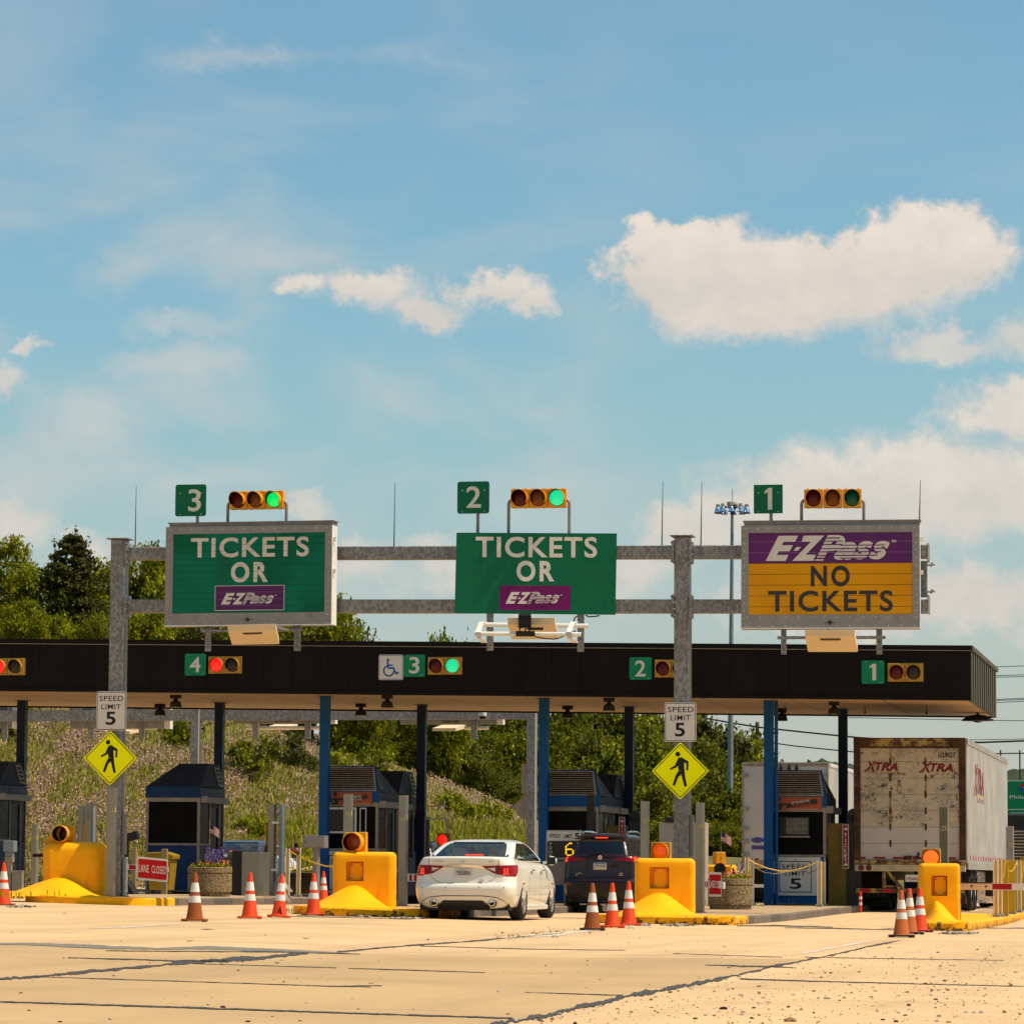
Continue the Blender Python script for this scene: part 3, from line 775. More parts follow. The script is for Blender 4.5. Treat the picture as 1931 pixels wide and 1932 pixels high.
# bolted end plates and collars at the posts
for xc, par in ((xL, pL), (xR, pR)):
    b = MB()
    for f, h in ((fU, hU), (fL, hL)):
        for sx in ((1,) if xc == xL else (-1, 1)):
            x = xc + sx * .165; z = f(x) - h / 2
            b.box(x - .015, x + .015, -.2, .2, z - h * .85, z + h * .85)
            b.box(x + sx * .022 - .006, x + sx * .022 + .006, -.2, .2, z - h * .8, z + h * .8)
            for zz in (-.7, -.25, .25, .7):
                b.cyl((x - .05, -.17, z + h * zz), (x + .05, -.17, z + h * zz), .018, n=6)
    b.build('flange_plate', GALV, par)
    b = MB(); z = fL(xc) - hL / 2
    for dz in (-.22, .20): b.box(xc - .158, xc + .158, -.158, .158, z + dz, z + dz + .02)
    b.box(xc - .11, xc + .11, -.162, -.15, z - .2, z + .2)
    b.build('collar', GALV, par)
b = MB(); zt = GF.hit(1752, 1025, -.12)[1]; zb = GF.hit(1752, 1158, -.12)[1]
b.box(xe, xe + .02, -.2, .2, zt - .36, zt); b.box(xe, xe + .02, -.2, .2, zb, zb + .36); b.box(xe - .16, xe - .02, -.02, .12, zb + .33, zt - .33)
for z in (zt - .42, zb + .42): b.cyl((xe, -.1, z), (xe + .14, -.1, z + .01), .02, n=6); b.cyl((xe + .06, -.1, z - .03), (xe + .09, -.1, z + .05), .02, n=6)
b.build('end_plate', GALV, gantry)
# conduit on the right side of both posts
for xc, par, pyb in ((xL, pL, 1580), (xR, pR, 1545)):
    b = MB(); b.box(xc + .165, xc + .225, -.10, .05, 1.05, 1.85)
    b.tube([(xc + .18, -.10, 1.8), (xc + .18, -.10, ztR - 1.6)], .013, 6); b.build('conduit', PIPEG, par)
for px, y0, y1 in ((257, 917, 1032), (745, 910, 1029), (1250, 908, 1029), (1323.5, 908, 1029)):
    x, z1 = GF.hit(px, y0, 0); x2, z0 = GF.hit(px - 2, y1, 0)
    b = MB(); b.cyl((x2, 0, z0 - .05), (x, 0, z1), .014, .005, n=6); b.build('lightning_rod', DARKM, gantry)

class Panel:
    """a sign of its own standing in a frame's plane; rectangles are given in photo pixels"""
    def __init__(s, fr, x0, x1, y0, y1, yoff, name, label, cat, group=None, yaw=None):
        s.fr = Fr(fr.w(0, yoff, 0), fr.yaw if yaw is None else yaw)
        if yaw is not None:   # turn about the middle of the sign
            xm, zm = fr.hit((x0 + x1) / 2, (y0 + y1) / 2, yoff); s.fr = Fr(fr.w(xm, yoff, 0), yaw)
        a, b_, c, d = s.fr.rect(x0, x1, y0, y1)
        s.ox, s.oz = (a + b_) / 2, c; s.w, s.h = b_ - a, d - c
        s.root = thing(name, label, cat, s.fr.w(s.ox, 0, s.oz), -s.fr.yaw, group)
    def p(s, px, py, y=0.0):
        x, z = s.fr.hit(px, py, y); return x - s.ox, z - s.oz
    def r(s, x0, x1, y0, y1, y=0.0):
        a, b_, c, d = s.fr.rect(x0, x1, y0, y1, y); return a - s.ox, b_ - s.ox, c - s.oz, d - s.oz

def ezpass(parent, rect, y, mw, mp, sm=True, pname='logo'):
    x0, x1, z0, z1 = rect; W = x1 - x0; H = z1 - z0
    X = lambda t: x0 + W * t
    Zs = lambda t: z0 + H * t
    b = MB()
    sh = 0.42
    b.text('E', X(0), X(.262), Zs(0), Zs(.985), y, .004, .05, sh)
    b.prism([(X(.225), Zs(.40)), (X(.262), Zs(.40)), (X(.285), Zs(.54)), (X(.248), Zs(.54))][::-1], y - .004, y)
    b.text('Z', X(.215), X(.475), Zs(0), Zs(.985), y, .004, .05, sh)
    b.text('P', X(.40), X(.64), Zs(0), Zs(1.0), y - .001, .004, .05, sh)
    b.text('a', X(.55), X(.735), Zs(.03), Zs(.72), y, .004, .045, sh)
    b.text('s', X(.70), X(.865), Zs(.04), Zs(.76), y, .004, .045, sh)
    b.text('s', X(.83), X(1.0), Zs(.04), Zs(.76), y, .004, .045, sh)
    lg = b.build(pname, mw, parent)
    s = MB()
    for t0, t1, zc, th in ((.455, .60, .885, .022), (.44, .62, .76, .02), (.43, .62, .63, .02), (.60, .96, .60, .016), (.41, .95, .47, .018), (.42, .93, .34, .022), (.40, .90, .20, .02), (.39, .50, .09, .03), (.60, .84, .09, .018)):
        s.box(X(t0), X(t1), y - .010, y - .0062, Zs(zc - th), Zs(zc + th))
    s.build('speed_lines', mp, lg)
    if sm:
        b = MB(); b.text('SM', X(1.015), X(1.05), Zs(.70), Zs(.80), y, .004, .02); b.build('service_mark', mw, lg)
    return lg

def rivets(parent, rects, y, material, r=.012):
    b = MB()
    for x0, x1, z0, z1, n in rects:
        for i in range(n):
            t = i / max(1, n - 1); b.ball((x0 + (x1 - x0) * t, y, z0 + (z1 - z0) * t), r, 1)
    b.build('rivets', material, parent)

def cabinet(P, quad, panel, capy, depth=.36):
    """box sign with a broad frame; quad: corner pixels TL TR BR BL, panel: inner pixel rectangle"""
    tl, tr, br, bl = [P.p(*q) for q in quad]
    x0, x1, z0, z1 = P.r(*panel)
    a, c = (tl[0] + bl[0]) / 2, (tr[0] + br[0]) / 2; zb, zt = (bl[1] + br[1]) / 2, (tl[1] + tr[1]) / 2
    b = MB()
    b.box(a, x0, 0, depth, zb, zt); b.box(x1, c, 0, depth, zb, zt)
    b.box(x0, x1, 0, depth, z1, zt); b.box(x0, x1, 0, depth, zb, z0)
    f = b.build('frame', ALU, P.root)
    b = MB(); b.box(a - .006, c + .006, -.012, .0, zb - .002, zb + .02); b.box(c, c + .012, .0, depth * .99, zb + .01, zt - .01)
    for zz in (zt - .32, zt - .95): b.box(c + .012, c + .07, .05, .12, zz, zz + .08)
    b.build('lit_edge_trim', WPAINT, f)  # white sheet on the right side stands in for sunlight there
    b = MB(); b.box(x0 - .01, x1 + .01, .10, depth - .01, z0 - .01, z1 + .01); b.build('back_panel', DARKM, P.root)
    zc = P.p(*capy)[1]
    b = MB(); b.box(a + .05, c - .0, .06, depth + .02, zt, zc - .02); b.box(a + .03, c + .03, .03, depth + .05, zc - .02, zc); b.build('top_cap', PIPEG, P.root)
    n = 16
    rivets(P.root, [(a + .1, c - .1, zt - .06, zt - .06, n), (a + .12, c - .1, zb + .22, zb + .22, 14), (a + .1, c - .1, zb + .05, zb + .05, 14), (a + .06, a + .06, zb + .2, zt - .2, 12), (c - .06, c - .06, zb + .2, zt - .2, 12)], -.002, WPAINT, .009)
    return a, c, zb, zt, x0, x1, z0, z1
def maker_mark(P, px, py):
    x, z = P.p(px, py); b = MB()
    b.prism([(x - .055, z), (x, z + .05), (x + .055, z), (x, z - .05)][::-1], -.006, 0); b.box(x - .10, x + .10, -.0045, 0, z - .006, z + .006)
    b.build('emblem', CHARC, P.root)

def light_box(P, top, bot, ytop, ybot, struts, bar, material=BEIGE, slot=True):
    """sign light on two hangers: top and bottom pixel edges of its underside lie at local y ytop and ybot"""
    (ax, ay), (bx, by) = top; (cx, cy), (dx, dy) = bot
    p = [(*(lambda q: (q[0], ytop, q[1]))(P.p(ax, ay, ytop)),), (*(lambda q: (q[0], ytop, q[1]))(P.p(bx, by, ytop)),),
         (*(lambda q: (q[0], ybot, q[1]))(P.p(dx, dy, ybot)),), (*(lambda q: (q[0], ybot, q[1]))(P.p(cx, cy, ybot)),)]
    up = Vector((0, -.04, .13))
    b = MB(); b.hexa([Vector(q) for q in p], [Vector(q) + up for q in p])
    L = b.build('sign_light', material, P.root, bevel=.012)
    if slot:
        c0 = (Vector(p[0]) * .42 + Vector(p[1]) * .58) * .86 + (Vector(p[3]) * .42 + Vector(p[2]) * .58) * .14
        c0 = (Vector(p[0]) + Vector(p[1])) / 2 * .84 + (Vector(p[3]) + Vector(p[2])) / 2 * .16
        d = (Vector(p[2]) - Vector(p[1])).normalized() * .035
        e = (Vector(p[1]) - Vector(p[0])).normalized()
        nrm = Vector((0, -.012, -.012))
        s = MB(); s.hexa([c0 - e*.2 - d + nrm, c0 + e*.2 - d + nrm, c0 + e*.17 + d + nrm, c0 - e*.17 + d + nrm], [c0 - e*.2 - d, c0 + e*.2 - d, c0 + e*.17 + d, c0 - e*.17 + d])
        s.build('slot', BLKP, L)
    for px0, px1, py0, py1 in struts:
        x0, x1, z0, z1 = P.r(px0, px1, py0, py1, .1)
        b = MB(); b.box(x0, x1, .08, .16, z0, z1); h = b.build('hanger', GALV, P.root, bevel=.004)
        s = MB()
        for zz in (z0 + .10, z0 + .24): s.cyl(((x0 + x1) / 2, .07, zz), ((x0 + x1) / 2, .082, zz), .012, n=8)
        s.build('bolt', DARKM, h)
    if bar:
        x0, x1, z0, z1 = P.r(*bar, 0.0); b = MB(); b.box(x0, x1, -.02, .06, z0, z1); b.build('cross_bar', GALV, P.root, bevel=.004)
        for px0, px1, py0, py1 in struts:
            xs = sum(P.r(px0, px1, py0, py1, .1)[:2]) / 2; zz = (z0 + z1) / 2
        arm = MB()
        for q in (p[0], p[1]):
            qx = q[0] + (.12 if q is p[0] else -.12); arm.box(qx - .02, qx + .02, min(ytop, 0), .02, zz - .02, zz + .02)
        arm.build('arm', GALV, P.root)

# --- left sign: TICKETS OR logo in a grey cabinet
P = Panel(GF, 312, 625, 990, 1182, -.60, 'overhead_sign', 'green tickets sign in a broad grey metal cabinet below lane plate 3', 'road sign', 'large lane signs on the gantry', yaw=rad(13))
cabinet(P, [(312.3, 995), (625.2, 989.3), (624.8, 1178.4), (311, 1182.6)], (325.8, 612.3, 1006, 1156), (470, 983.5))
x0, x1, z0, z1 = P.r(325.8, 612.3, 1006, 1156)
b = MB(); b.box(x0, x1, .02, .06, z0, z1); b.build('face', SLATG, P.root)
b = MB(); b.text('TICKETS', *P.r(359.7, 582, 1013, 1051), .02, .004, .022, 0, 1.12); b.text('OR', *P.r(435, 505, 1060, 1098.7), .02, .004, .035, 0, 1.25); b.build('lettering', SLATW, P.root)
q = P.r(405.8, 534.6, 1105.5, 1150.5); b = MB(); b.box(q[0], q[1], .014, .02, q[2], q[3]); ins = b.build('purple_inset', SLATP2, P.root)
b = MB(); b.box(q[0] - .012, q[1] + .012, .017, .0195, q[2] - .012, q[3] + .012); b.build('border', WHITE, ins)
ezpass(ins, P.r(416.5, 516, 1118.3, 1140), .014, WHITE, SLATP2, pname='logo')
maker_mark(P, 467, 1169)
light_box(P, ((430, 1192), (521, 1189.5)), ((420 + 17.5 + .0, 1217), (527, 1215.7)), -1.25, -.55, [(387, 396.8, 1180, 1229), (554.7, 566, 1178, 1228)], (379, 569, 1187, 1192))
P3 = P

# --- middle sign: flat green panel
P = Panel(GF, 859, 1162, 1005.5, 1158.5, -.42, 'overhead_sign', 'flat unframed green tickets sign with magenta logo panel, the middle one on the gantry', 'road sign', 'large lane signs on the gantry', yaw=rad(1.5))
tl, tr, br, bl = P.p(860.8, 1004.8), P.p(1163.3, 1006.3), P.p(1160.7, 1159.9), P.p(857.3, 1157)
b = MB(); b.prism([tl, tr, br, bl], 0, .04); b.build('panel', GREEN, P.root, bevel=.004)
b = MB(); b.text('TICKETS', *P.r(896.8, 1126, 1012.7, 1052), 0, .004, .022, 0, 1.12); b.text('OR', *P.r(974, 1045.5, 1057.9, 1097.4), 0, .004, .035, 0, 1.25); b.build('lettering', WHITE, P.root)
q = P.r(942.4, 1075.8, 1105, 1151.3); b = MB(); b.box(q[0], q[1], -.005, 0, q[2], q[3]); ins = b.build('purple_inset', PURPM, P.root)
ezpass(ins, P.r(953.4, 1055, 1117, 1139.3), -.005, WHITE, PURPM)
rv = []
for py, n in ((1013, 20), (1071, 20), (1127, 20), (1131, 20), (1154.5, 20)):
    a = P.p(866, py - (1.2 if py < 1100 else 1)); c = P.p(1158, py + 1); rv.append((a[0], c[0], a[1], c[1], n))
rivets(P.root, rv, -.001, GREENL, .011)
b = MB()
for px in (925, 1095):
    x, _ = P.p(px, 1100, .1); _, zt = P.p(px, 1010, .1); b.box(x - .06, x + .06, .04, .14, 0, zt)
b.build('back_rail', GALV, P.root)
light_box(P, ((871, 1178.5), (980 + 0, 1178.5)), ((947, 1206.5), (1053.5, 1206.5)), -1.25, -.6, [(917.5, 930.5, 1157, 1227.5), (1088.7, 1101.5, 1158.5, 1229.5)], None, slot=False) if False else None
light_box(P, ((957, 1178), (1046.5, 1178)), ((964.5, 1206.8), (1053.8, 1206.8)), -1.2, -.55, [(917.5, 930.5, 1157, 1227.5), (1088.7, 1101.5, 1158.5, 1229.5)], None, slot=False)
b = MB()
xa, za = P.p(909, 1178.5, -.1); xb, zb2 = P.p(1109, 1181, -.1); b.cyl((xa, -.1, za), (xb, -.1, zb2), .045, n=10)
xa, za = P.p(894.5, 1195.5, -1.35); xb, zb2 = P.p(1096, 1197, -1.35); b.cyl((xa, -1.35, za), (xb, -1.35, zb2), .042, n=10)
rails = b.build('pipe_rail', WPAINT, P.root, smooth=True)
for px0, px1 in ((914, 902), (1086, 1073)):
    b = MB()
    x1_, z1_ = P.p(px0, 1174, 0); x2_, z2_ = P.p(px1, 1191, -1.35); x3_, z3_ = P.p(px1 + 2, 1202, -1.35); x4_, z4_ = P.p(px0, 1210, 0)
    pts = [(x1_, 0, z1_), (x1_ - .05, -.2, z1_ - .01), (x2_, -1.25, z2_ + .02), (x2_, -1.42, z2_ - .03), (x3_, -1.42, z3_ - .02), (x3_ + .08, -1.3, z3_ - .10), (x4_, -.1, z4_ - .02), (x4_, 0, z4_ - .02)]
    for i in range(len(pts) - 1):
        p0, p1 = Vector(pts[i]), Vector(pts[i + 1]); b.hexa([p0 + Vector((-.05, 0, -.008)), p0 + Vector((.05, 0, -.008)), p0 + Vector((.05, 0, .008)), p0 + Vector((-.05, 0, .008))], [p1 + Vector((-.05, 0, -.008)), p1 + Vector((.05, 0, -.008)), p1 + Vector((.05, 0, .008)), p1 + Vector((-.05, 0, .008))])
    b.build('pipe_clamp', WPAINT, P.root)
# floodlight on the front rail
x0, x1, z0, z1 = P.r(978, 1002, 1162, 1186.5, -1.35)
fl = MB(); n = 8; prof = [(-1.62, z0), (-1.66, z0 + .1), (-1.64, z1 - .02), (-1.52, z1 + .02), (-1.30, z1 - .04), (-1.22, z0 + .02)]
fl.prism(prof[::-1], x0, x1, 'x'); F = fl.build('floodlight', DARKM, P.root, smooth=True, angle=50)
fl = MB()
for i in range(9): zz = z0 + .01 + i * .035; fl.box(x0 + .01, x1 - .01, -1.675, -1.6, zz, zz + .012)
fl.build('cooling_fins', BLKP, F)
fl = MB(); xm = (x0 + x1) / 2; zr = P.p(990, 1196, -1.35)[1]
for dx in (-.09, .02, .10): fl.tube([(xm + dx, -1.45, z0 + .01), (xm + dx - .02, -1.42, z0 - .08), (xm + dx, -1.36, zr)], .014, 6)
fl.box(xm - .17, xm + .19, -1.42, -1.30, zr - .05, zr + .05); fl.box(xm + .05, xm + .35, -1.5, -1.4, z0 - .03, z0 + .02)
fl.build('bracket', BLKP, F)
b = MB(); w0 = P.p(1008, 1198, -1.4); pts = []
for px, py in ((1003, 1199), (1013, 1202), (1030, 1205), (1045, 1206), (1057, 1203), (1066, 1199), (1072, 1197), (1086, 1190)): x, z = P.p(px, py, -1.3); pts.append((x, -1.3, z))
b.tube(pts, .012, 5); pts = []
for px, py in ((1089, 1162), (1084, 1166), (1082, 1172), (1084, 1180), (1087, 1184)): x, z = P.p(px, py, -.02); pts.append((x, -.02, z))
b.tube(pts, .014, 5); pts = []
for px, py in ((1104, 1160), (1110, 1163), (1120, 1162.5), (1131, 1161)): x, z = P.p(px, py, .0); pts.append((x, .1, z))
b.tube(pts, .014, 5); b.build('cable', WIRE, P.root)

# --- right sign: yellow NO TICKETS cabinet
P = Panel(GF, 1398, 1734, 990.6, 1186, -.60, 'overhead_sign', 'yellow no tickets sign with purple logo band in a grey cabinet below lane plate 1', 'road sign', 'large lane signs on the gantry', yaw=rad(8))
cabinet(P, [(1398.2, 990.6), (1734, 990.6), (1733.8, 1187.6), (1397, 1184.8)], (1411.5, 1720.6, 1004.6, 1159.3), (1565, 980.8))
x0, x1, z0, z1 = P.r(1411.5, 1720.6, 1062, 1159.3); b = MB(); b.box(x0, x1, .02, .06, z0, z1); b.build('face', SLATY, P.root)
x0, x1, z0, z1 = P.r(1411.5, 1720.6, 1004.6, 1062); b = MB(); b.box(x0, x1, .018, .06, z0 + .002, z1); b.build('purple_band', SLATP, P.root)
ezpass(P.root, P.r(1443.7, 1678, 1009.5, 1057.7), .018, WHITE, SLATP)
b = MB(); b.text('NO', *P.r(1528.7, 1602.6, 1067, 1106.7), .02, .004, .035, 0, 1.25); b.text('TICKETS', *P.r(1448.3, 1683.7, 1114, 1154), .02, .004, .022, 0, 1.12); b.build('lettering', CHARC, P.root)
maker_mark(P, 1565, 1174.5)
light_box(P, ((1518, 1201.5), (1612, 1201.5)), ((1523.5, 1230.5), (1617.5, 1230.5)), -1.25, -.55, [(1472.8, 1482.8, 1184, 1234.4), (1652.5, 1663.5, 1185, 1234.6)], (1465.8, 1669.8, 1200, 1205.8))
b = MB(); p0 = P.p(1562, 1187, .1); p1 = P.p(1556, 1200, .0); b.tube([(p0[0], .1, p0[1]), (p0[0] - .02, .05, p0[1] - .06), (p1[0], 0, p1[1])], .012, 5); b.build('cable', WIRE, P.root)
x, z1 = P.p(1735.5, 906, .2); x2, z0 = P.p(1733.5, 983, .2); b = MB(); b.cyl((x2, .2, z0 - .1), (x, .2, z1), .014, .005, n=6); b.build('lightning_rod', DARKM, P.root)
P1 = P

def lane_plate(fr, yoff, x0, x1, y0, y1, char, crect, label, post=None, material=GREEN, yaw=None, group='green lane number plates', radius=.05):
    P = Panel(fr, x0, x1, y0, y1, yoff, 'lane_number_sign', label, 'lane sign', group, yaw)
    b = MB(); b.prism(rrect(-P.w/2, P.w/2, 0, P.h, radius), 0, .012); b.build('plate', material, P.root)
    b = MB(); q = P.r(*crect)
    if char == '1':
        W_, H_ = q[1] - q[0], q[3] - q[2]; b.prism([(q[0] + W_ * .42, q[2]), (q[1], q[2]), (q[1], q[3]), (q[0] + W_ * .5, q[3]), (q[0], q[3] - H_ * .15), (q[0], q[3] - H_ * .27), (q[0] + W_ * .42, q[3] - H_ * .19)], -.004, 0)
    else: b.text(char, *q, 0, .004, .012)
    b.build('numeral', WHITE, P.root)
    rivets(P.root, [(-P.w*.34, P.w*.34, P.h*.06, P.h*.06, 2), (-P.w*.34, P.w*.34, P.h*.72 if post else P.h*.94, P.h*.72 if post else P.h*.94, 2)], -.001, WPAINT, .009)
    if post:
        a, c, d, e = P.r(post[0], post[1], y1 - 20, post[2], .03); b = MB(); b.box(a, c, .012, .06, d, e + .1); b.build('post', PIPEG, P.root)
    return P
lane_plate(GF, -.35, 330.6, 388.7, 914, 974, '3', (355, 379, 923, 965), 'green lane plate reading 3 above the left sign', (369.9, 375.3, 986))
lane_plate(GF, -.30, 862.3, 922.7, 908.3, 969, '2', (879.5, 907, 917.5, 958), 'green lane plate reading 2 above the middle sign', (898.5, 904, 1006))
lane_plate(GF, -.35, 1421.3, 1475.9, 914.4, 968.7, '1', (1442, 1456, 920.5, 961.5), 'green lane plate reading 1 above the right sign', (1451, 1457, 984), radius=.01)

def signal(P, n, lens, housing, visor=.22, back=.16, flip=1):
    """n heads side by side filling panel P"""
    hw = P.w / n; h = P.h
    for i in range(n):
        x0 = -P.w/2 + i * hw
        b = MB(); b.box(x0 + .004, x0 + hw - .004, 0, back, 0, h); hd = b.build('housing', housing, P.root, bevel=.012)
        b = MB(); xc = x0 + hw/2; zc = h/2; r = min(hw, h) * .44
        for dx in (-.30, .30):
            for zz in (-.012, h - .006): b.box(xc + dx*hw - .018, xc + dx*hw + .018, .02, .08, zz, zz + .02)
        b.build('latch', housing, hd)
        m = 30; vs = []; fs = []; mi = []
        a0, a1 = rad(-35), rad(215)
        L = visor
        for k, (rr, fl) in enumerate(((r, 0), (r, 1), (r - .010, 1), (r - .010, 0))):
            for j in range(m + 1):
                t = a0 + (a1 - a0) * j / m
                ly = -.002 if not fl else -L * (0.62 + 0.38 * max(0, math.sin(t)))
                vs.append((xc + rr * math.cos(t), ly, zc + rr * math.sin(t)))
        for k in range(3):
            for j in range(m): fs.append((k*(m+1)+j, k*(m+1)+j+1, (k+1)*(m+1)+j+1, (k+1)*(m+1)+j)); mi.append(1 if k == 2 else 0)
        for j0 in (0, m): fs.append((j0, (m+1)+j0, 2*(m+1)+j0, 3*(m+1)+j0)); mi.append(0)
        b = MB(); b.add(vs, fs); b.m = mi; b.build('visor', [housing, VISIN], hd, smooth=True)
        b = MB(); b.lathe([(r * .95, -.003), (r * .9, -.016), (r * .6, -.035), (0.0, -.045)], (xc, 0, zc), 'y', 28); b.build('lens', lens[i], hd, smooth=True, angle=80)
        b = MB(); b.lathe([(r * 1.0, -.001), (r * 1.0, -.012), (r * .94, -.012), (r * .94, -.001)], (xc, 0, zc), 'y', 28); b.build('lens_ring', VISIN, hd)
    return P

def top_signal(x0, x1, y0, y1, pipes, ybase, lens, label, yaw):
    P = Panel(GF, x0, x1, y0, y1, -.35, 'traffic_signal', label, 'traffic light', 'three lamp signals above the gantry signs', yaw)
    signal(P, 3, lens, SIGY, .24)
    b = MB()
    for side, px in zip((-1, 1), pipes):
        x, zb = P.p(px, ybase, .08); zt = P.h * .42
        pts = [(x, .08, zb - .1), (x, .08, zt - .08)] + [(x - side * .07 * (1 - math.cos(rad(a))), .08, zt - .08 + .08 * math.sin(rad(a))) for a in (30, 60, 90)] + [(side * (P.w/2 - .02), .08, zt)]
        b.tube(pts, .031, 10)
    b.build('support_pipe', PIPEG, P.root, smooth=True, angle=60)
    return P
top_signal(432.5, 534, 926.5, 960, (429.6, 540), 984, [LENSR, LENSA, LITG], 'three lamp signal with plain green lamp lit, beside lane plate 3', rad(14))
top_signal(962.8, 1068, 922, 957.4, (959, 1073.5), 1006, [LENSR, LENSA, LITGL], 'three lamp signal with dotted green lamp lit, beside lane plate 2', rad(9))
top_signal(1515.9, 1625, 922.5, 957.6, (1511.5, 1629), 984, [LENSR, LENSA, LENSG], 'three lamp signal with all lamps dark, beside lane plate 1', rad(6))

PED = [(-.065,.84)]
def ped_figure(b, X, Z, s, y0, y1):
    pol = lambda pts: b.prism([(X + x * s, Z + z * s) for x, z in pts][::-1], y0, y1)
    b.lathe([(0, y1), (.043 * s, y1), (.043 * s, y0), (0, y0)], (X - .045 * s, 0, Z + .275 * s), 'y', 20)
    pol([(-.035,.205),(.015,.225),(.145,.145),(.14,-.01),(.105,-.01),(.108,.115),(.065,.125),(.075,-.02),(-.03,-.02),(-.045,.075),(-.08,.115)])
    pol([(-.08,.115),(-.045,.075),(-.062,.045),(-.175,-.005),(-.185,.025),(-.095,.075)][::-1])
    pol([(-.035,-.02),(.02,-.02),(.01,-.09),(-.035,-.13),(-.095,-.285),(-.14,-.27),(-.085,-.11)][::-1])
    pol([(-.0,-.02),(.075,-.02),(.085,-.12),(.12,-.285),(.075,-.305),(.02,-.10)][::-1])
def speed_sign(x0, x1, y0, y1, label, yaw, yoff, texts):
    P = Panel(GF, x0, x1, y0, y1, yoff, 'speed_limit_sign', label, 'speed limit sign', None, yaw)
    w, h = P.w/2, P.h
    b = MB(); b.prism(rrect(-w, w, 0, h, .04), 0, .006); b.build('plate', WHITE, P.root)
    b = MB(); b.prism(rrect(-w + .014, w - .014, .014, h - .014, .035), -.0025, .0); b.build('border', BLACKI, P.root)
    b = MB(); b.prism(rrect(-w + .026, w - .026, .026, h - .026, .028), -.005, -.0026); b.build('inner_plate', WHITE, P.root)
    b = MB()
    for t, r_ in zip(('SPEED', 'LIMIT', '5'), texts): b.text(t, *P.r(*r_), -.005, .003, .006 if t != '5' else .02, 0, 1.1 if t != '5' else 1)
    b.build('lettering', BLACKI, P.root)
    b = MB()
    for zz in (.05, h - .06): b.cyl((0, -.012, zz), (0, -.004, zz), .009, n=8)
    b.build('bolt', ALU, P.root)
    b = MB(); b.box(-.03, .03, .006, -yoff - .15, h * .2, h * .8); b.build('mounting_bracket', GALV, P.root)
def ped_sign(x0, x1, y0, y1, label, yaw, yoff):
    P = Panel(GF, x0, x1, y0, y1, yoff, 'pedestrian_sign', label, 'warning sign', None, yaw)
    w, h = P.w, P.h; zc = h/2
    def dia(k, r):
        a = rrect(-.5, .5, -.5, .5, r); c = math.cos(rad(45))
        return [((x * c - z * c) * k * w / math.sqrt(2) * 1.0, zc + (x * c + z * c) * k * h / math.sqrt(2)) for x, z in a]
    b = MB(); b.prism(dia(1.03, .05), 0, .006); b.build('plate', FYEL, P.root)
    b = MB(); b.prism(dia(.965, .045), -.0025, 0); b.build('border', BLACKI, P.root)
    b = MB(); b.prism(dia(.925, .04), -.005, -.0026); b.build('inner_plate', FYEL, P.root)
    b = MB(); ped_figure(b, -.0 * w, zc + .02 * h, h * 1.0, -.0085, -.005); b.build('walking_figure', BLACKI, P.root)
    b = MB()
    for zz in (.16, zc, h - .10): b.cyl((-.005, -.014, zz), (-.005, -.006, zz), .012, n=8)
    b.build('bolt', ALU, P.root)
    b = MB(); b.box(-.03, .03, .006, -yoff - .15, zc - .2, zc + .2); b.build('mounting_bracket', GALV, P.root)
speed_sign(181.8, 238.2, 1304.3, 1378.3, 'white speed limit 5 sign on the left gantry post', rad(14), -.21, [(187.7, 232.7, 1313, 1322.8), (191.6, 228, 1329, 1338), (199.5, 218.3, 1343, 1368)])
speed_sign(1253.2, 1313.2, 1325.3, 1399.8, 'white speed limit 5 sign on the right gantry post', rad(9), -.21, [(1259.3, 1308, 1333.8, 1344), (1264.5, 1302, 1349.5, 1359.5), (1272.5, 1291.7, 1364, 1390)])
ped_sign(159, 256.8, 1380, 1481, 'yellow diamond pedestrian sign on the left gantry post', rad(15), -.21)
ped_sign(1230.6, 1335.4, 1401.3, 1508, 'yellow diamond pedestrian sign on the right gantry post', rad(9), -.21)
K0 = at(1830, 1322, 84.0)
KF = Fr(K0, YAW)
xl_, zl_ = KF.hit(0, 1304); SL = zl_ / xl_
XW = -30.0
_, zt_ = KF.hit(1830, 1223); FH = zt_
CD = 9.3
canopy = thing('toll_canopy', 'long flat dark brown canopy spanning the toll lanes', 'canopy', KF.w(0, 0, -K0.z), -YAW)
CZ = K0.z
def cz(x, z): return CZ + SL * x + z
def cbox(b, x0, x1, y0, y1, z0, z1, mi=0, n=1):
    b.hexa([(x0, y0, cz(x0, z0)), (x0, y1, cz(x0, z0)), (x0, y1, cz(x0, z1)), (x0, y0, cz(x0, z1))], [(x1, y0, cz(x1, z0)), (x1, y1, cz(x1, z0)), (x1, y1, cz(x1, z1)), (x1, y0, cz(x1, z1))], mi)
pw = KF.hit(1500, 1270)[0] - KF.hit(1443.5, 1270)[0]
b = MB(); x = 0.0
while x > XW:
    cbox(b, x - pw + .008, x, 0, .05, .09, FH - .07); x -= pw
b.build('fascia_panel', FASC, canopy)
b = MB(); cbox(b, XW, -.002, .02, .25, .02, FH - .02); b.build('fascia_frame', VISIN, canopy)
b = MB(); cbox(b, XW, .03, -.05, .3, FH - .05, FH + .06); b.build('parapet_cap', FASC, canopy)
b = MB(); cbox(b, XW, .02, -.052, -.03, FH - .066, FH - .052); b.build('drip_edge', ALUB, canopy)  # drip edge coloured lighter than the cap for the light it catches
b = MB(); cbox(b, XW, .01, -.025, .10, -.0, .085); b.build('bottom_trim', FASC, canopy)
b = MB(); x = 0.0
n = 24
for i in range(n):
    y0 = .06 + (CD - .06) * i / n; y1 = .06 + (CD - .06) * (i + 1) / n
    cbox(b, -.06, .0 if i % 2 else .025, y0, y1 - .01, 0, FH - .04)
b.build('end_cladding', FASE, canopy)
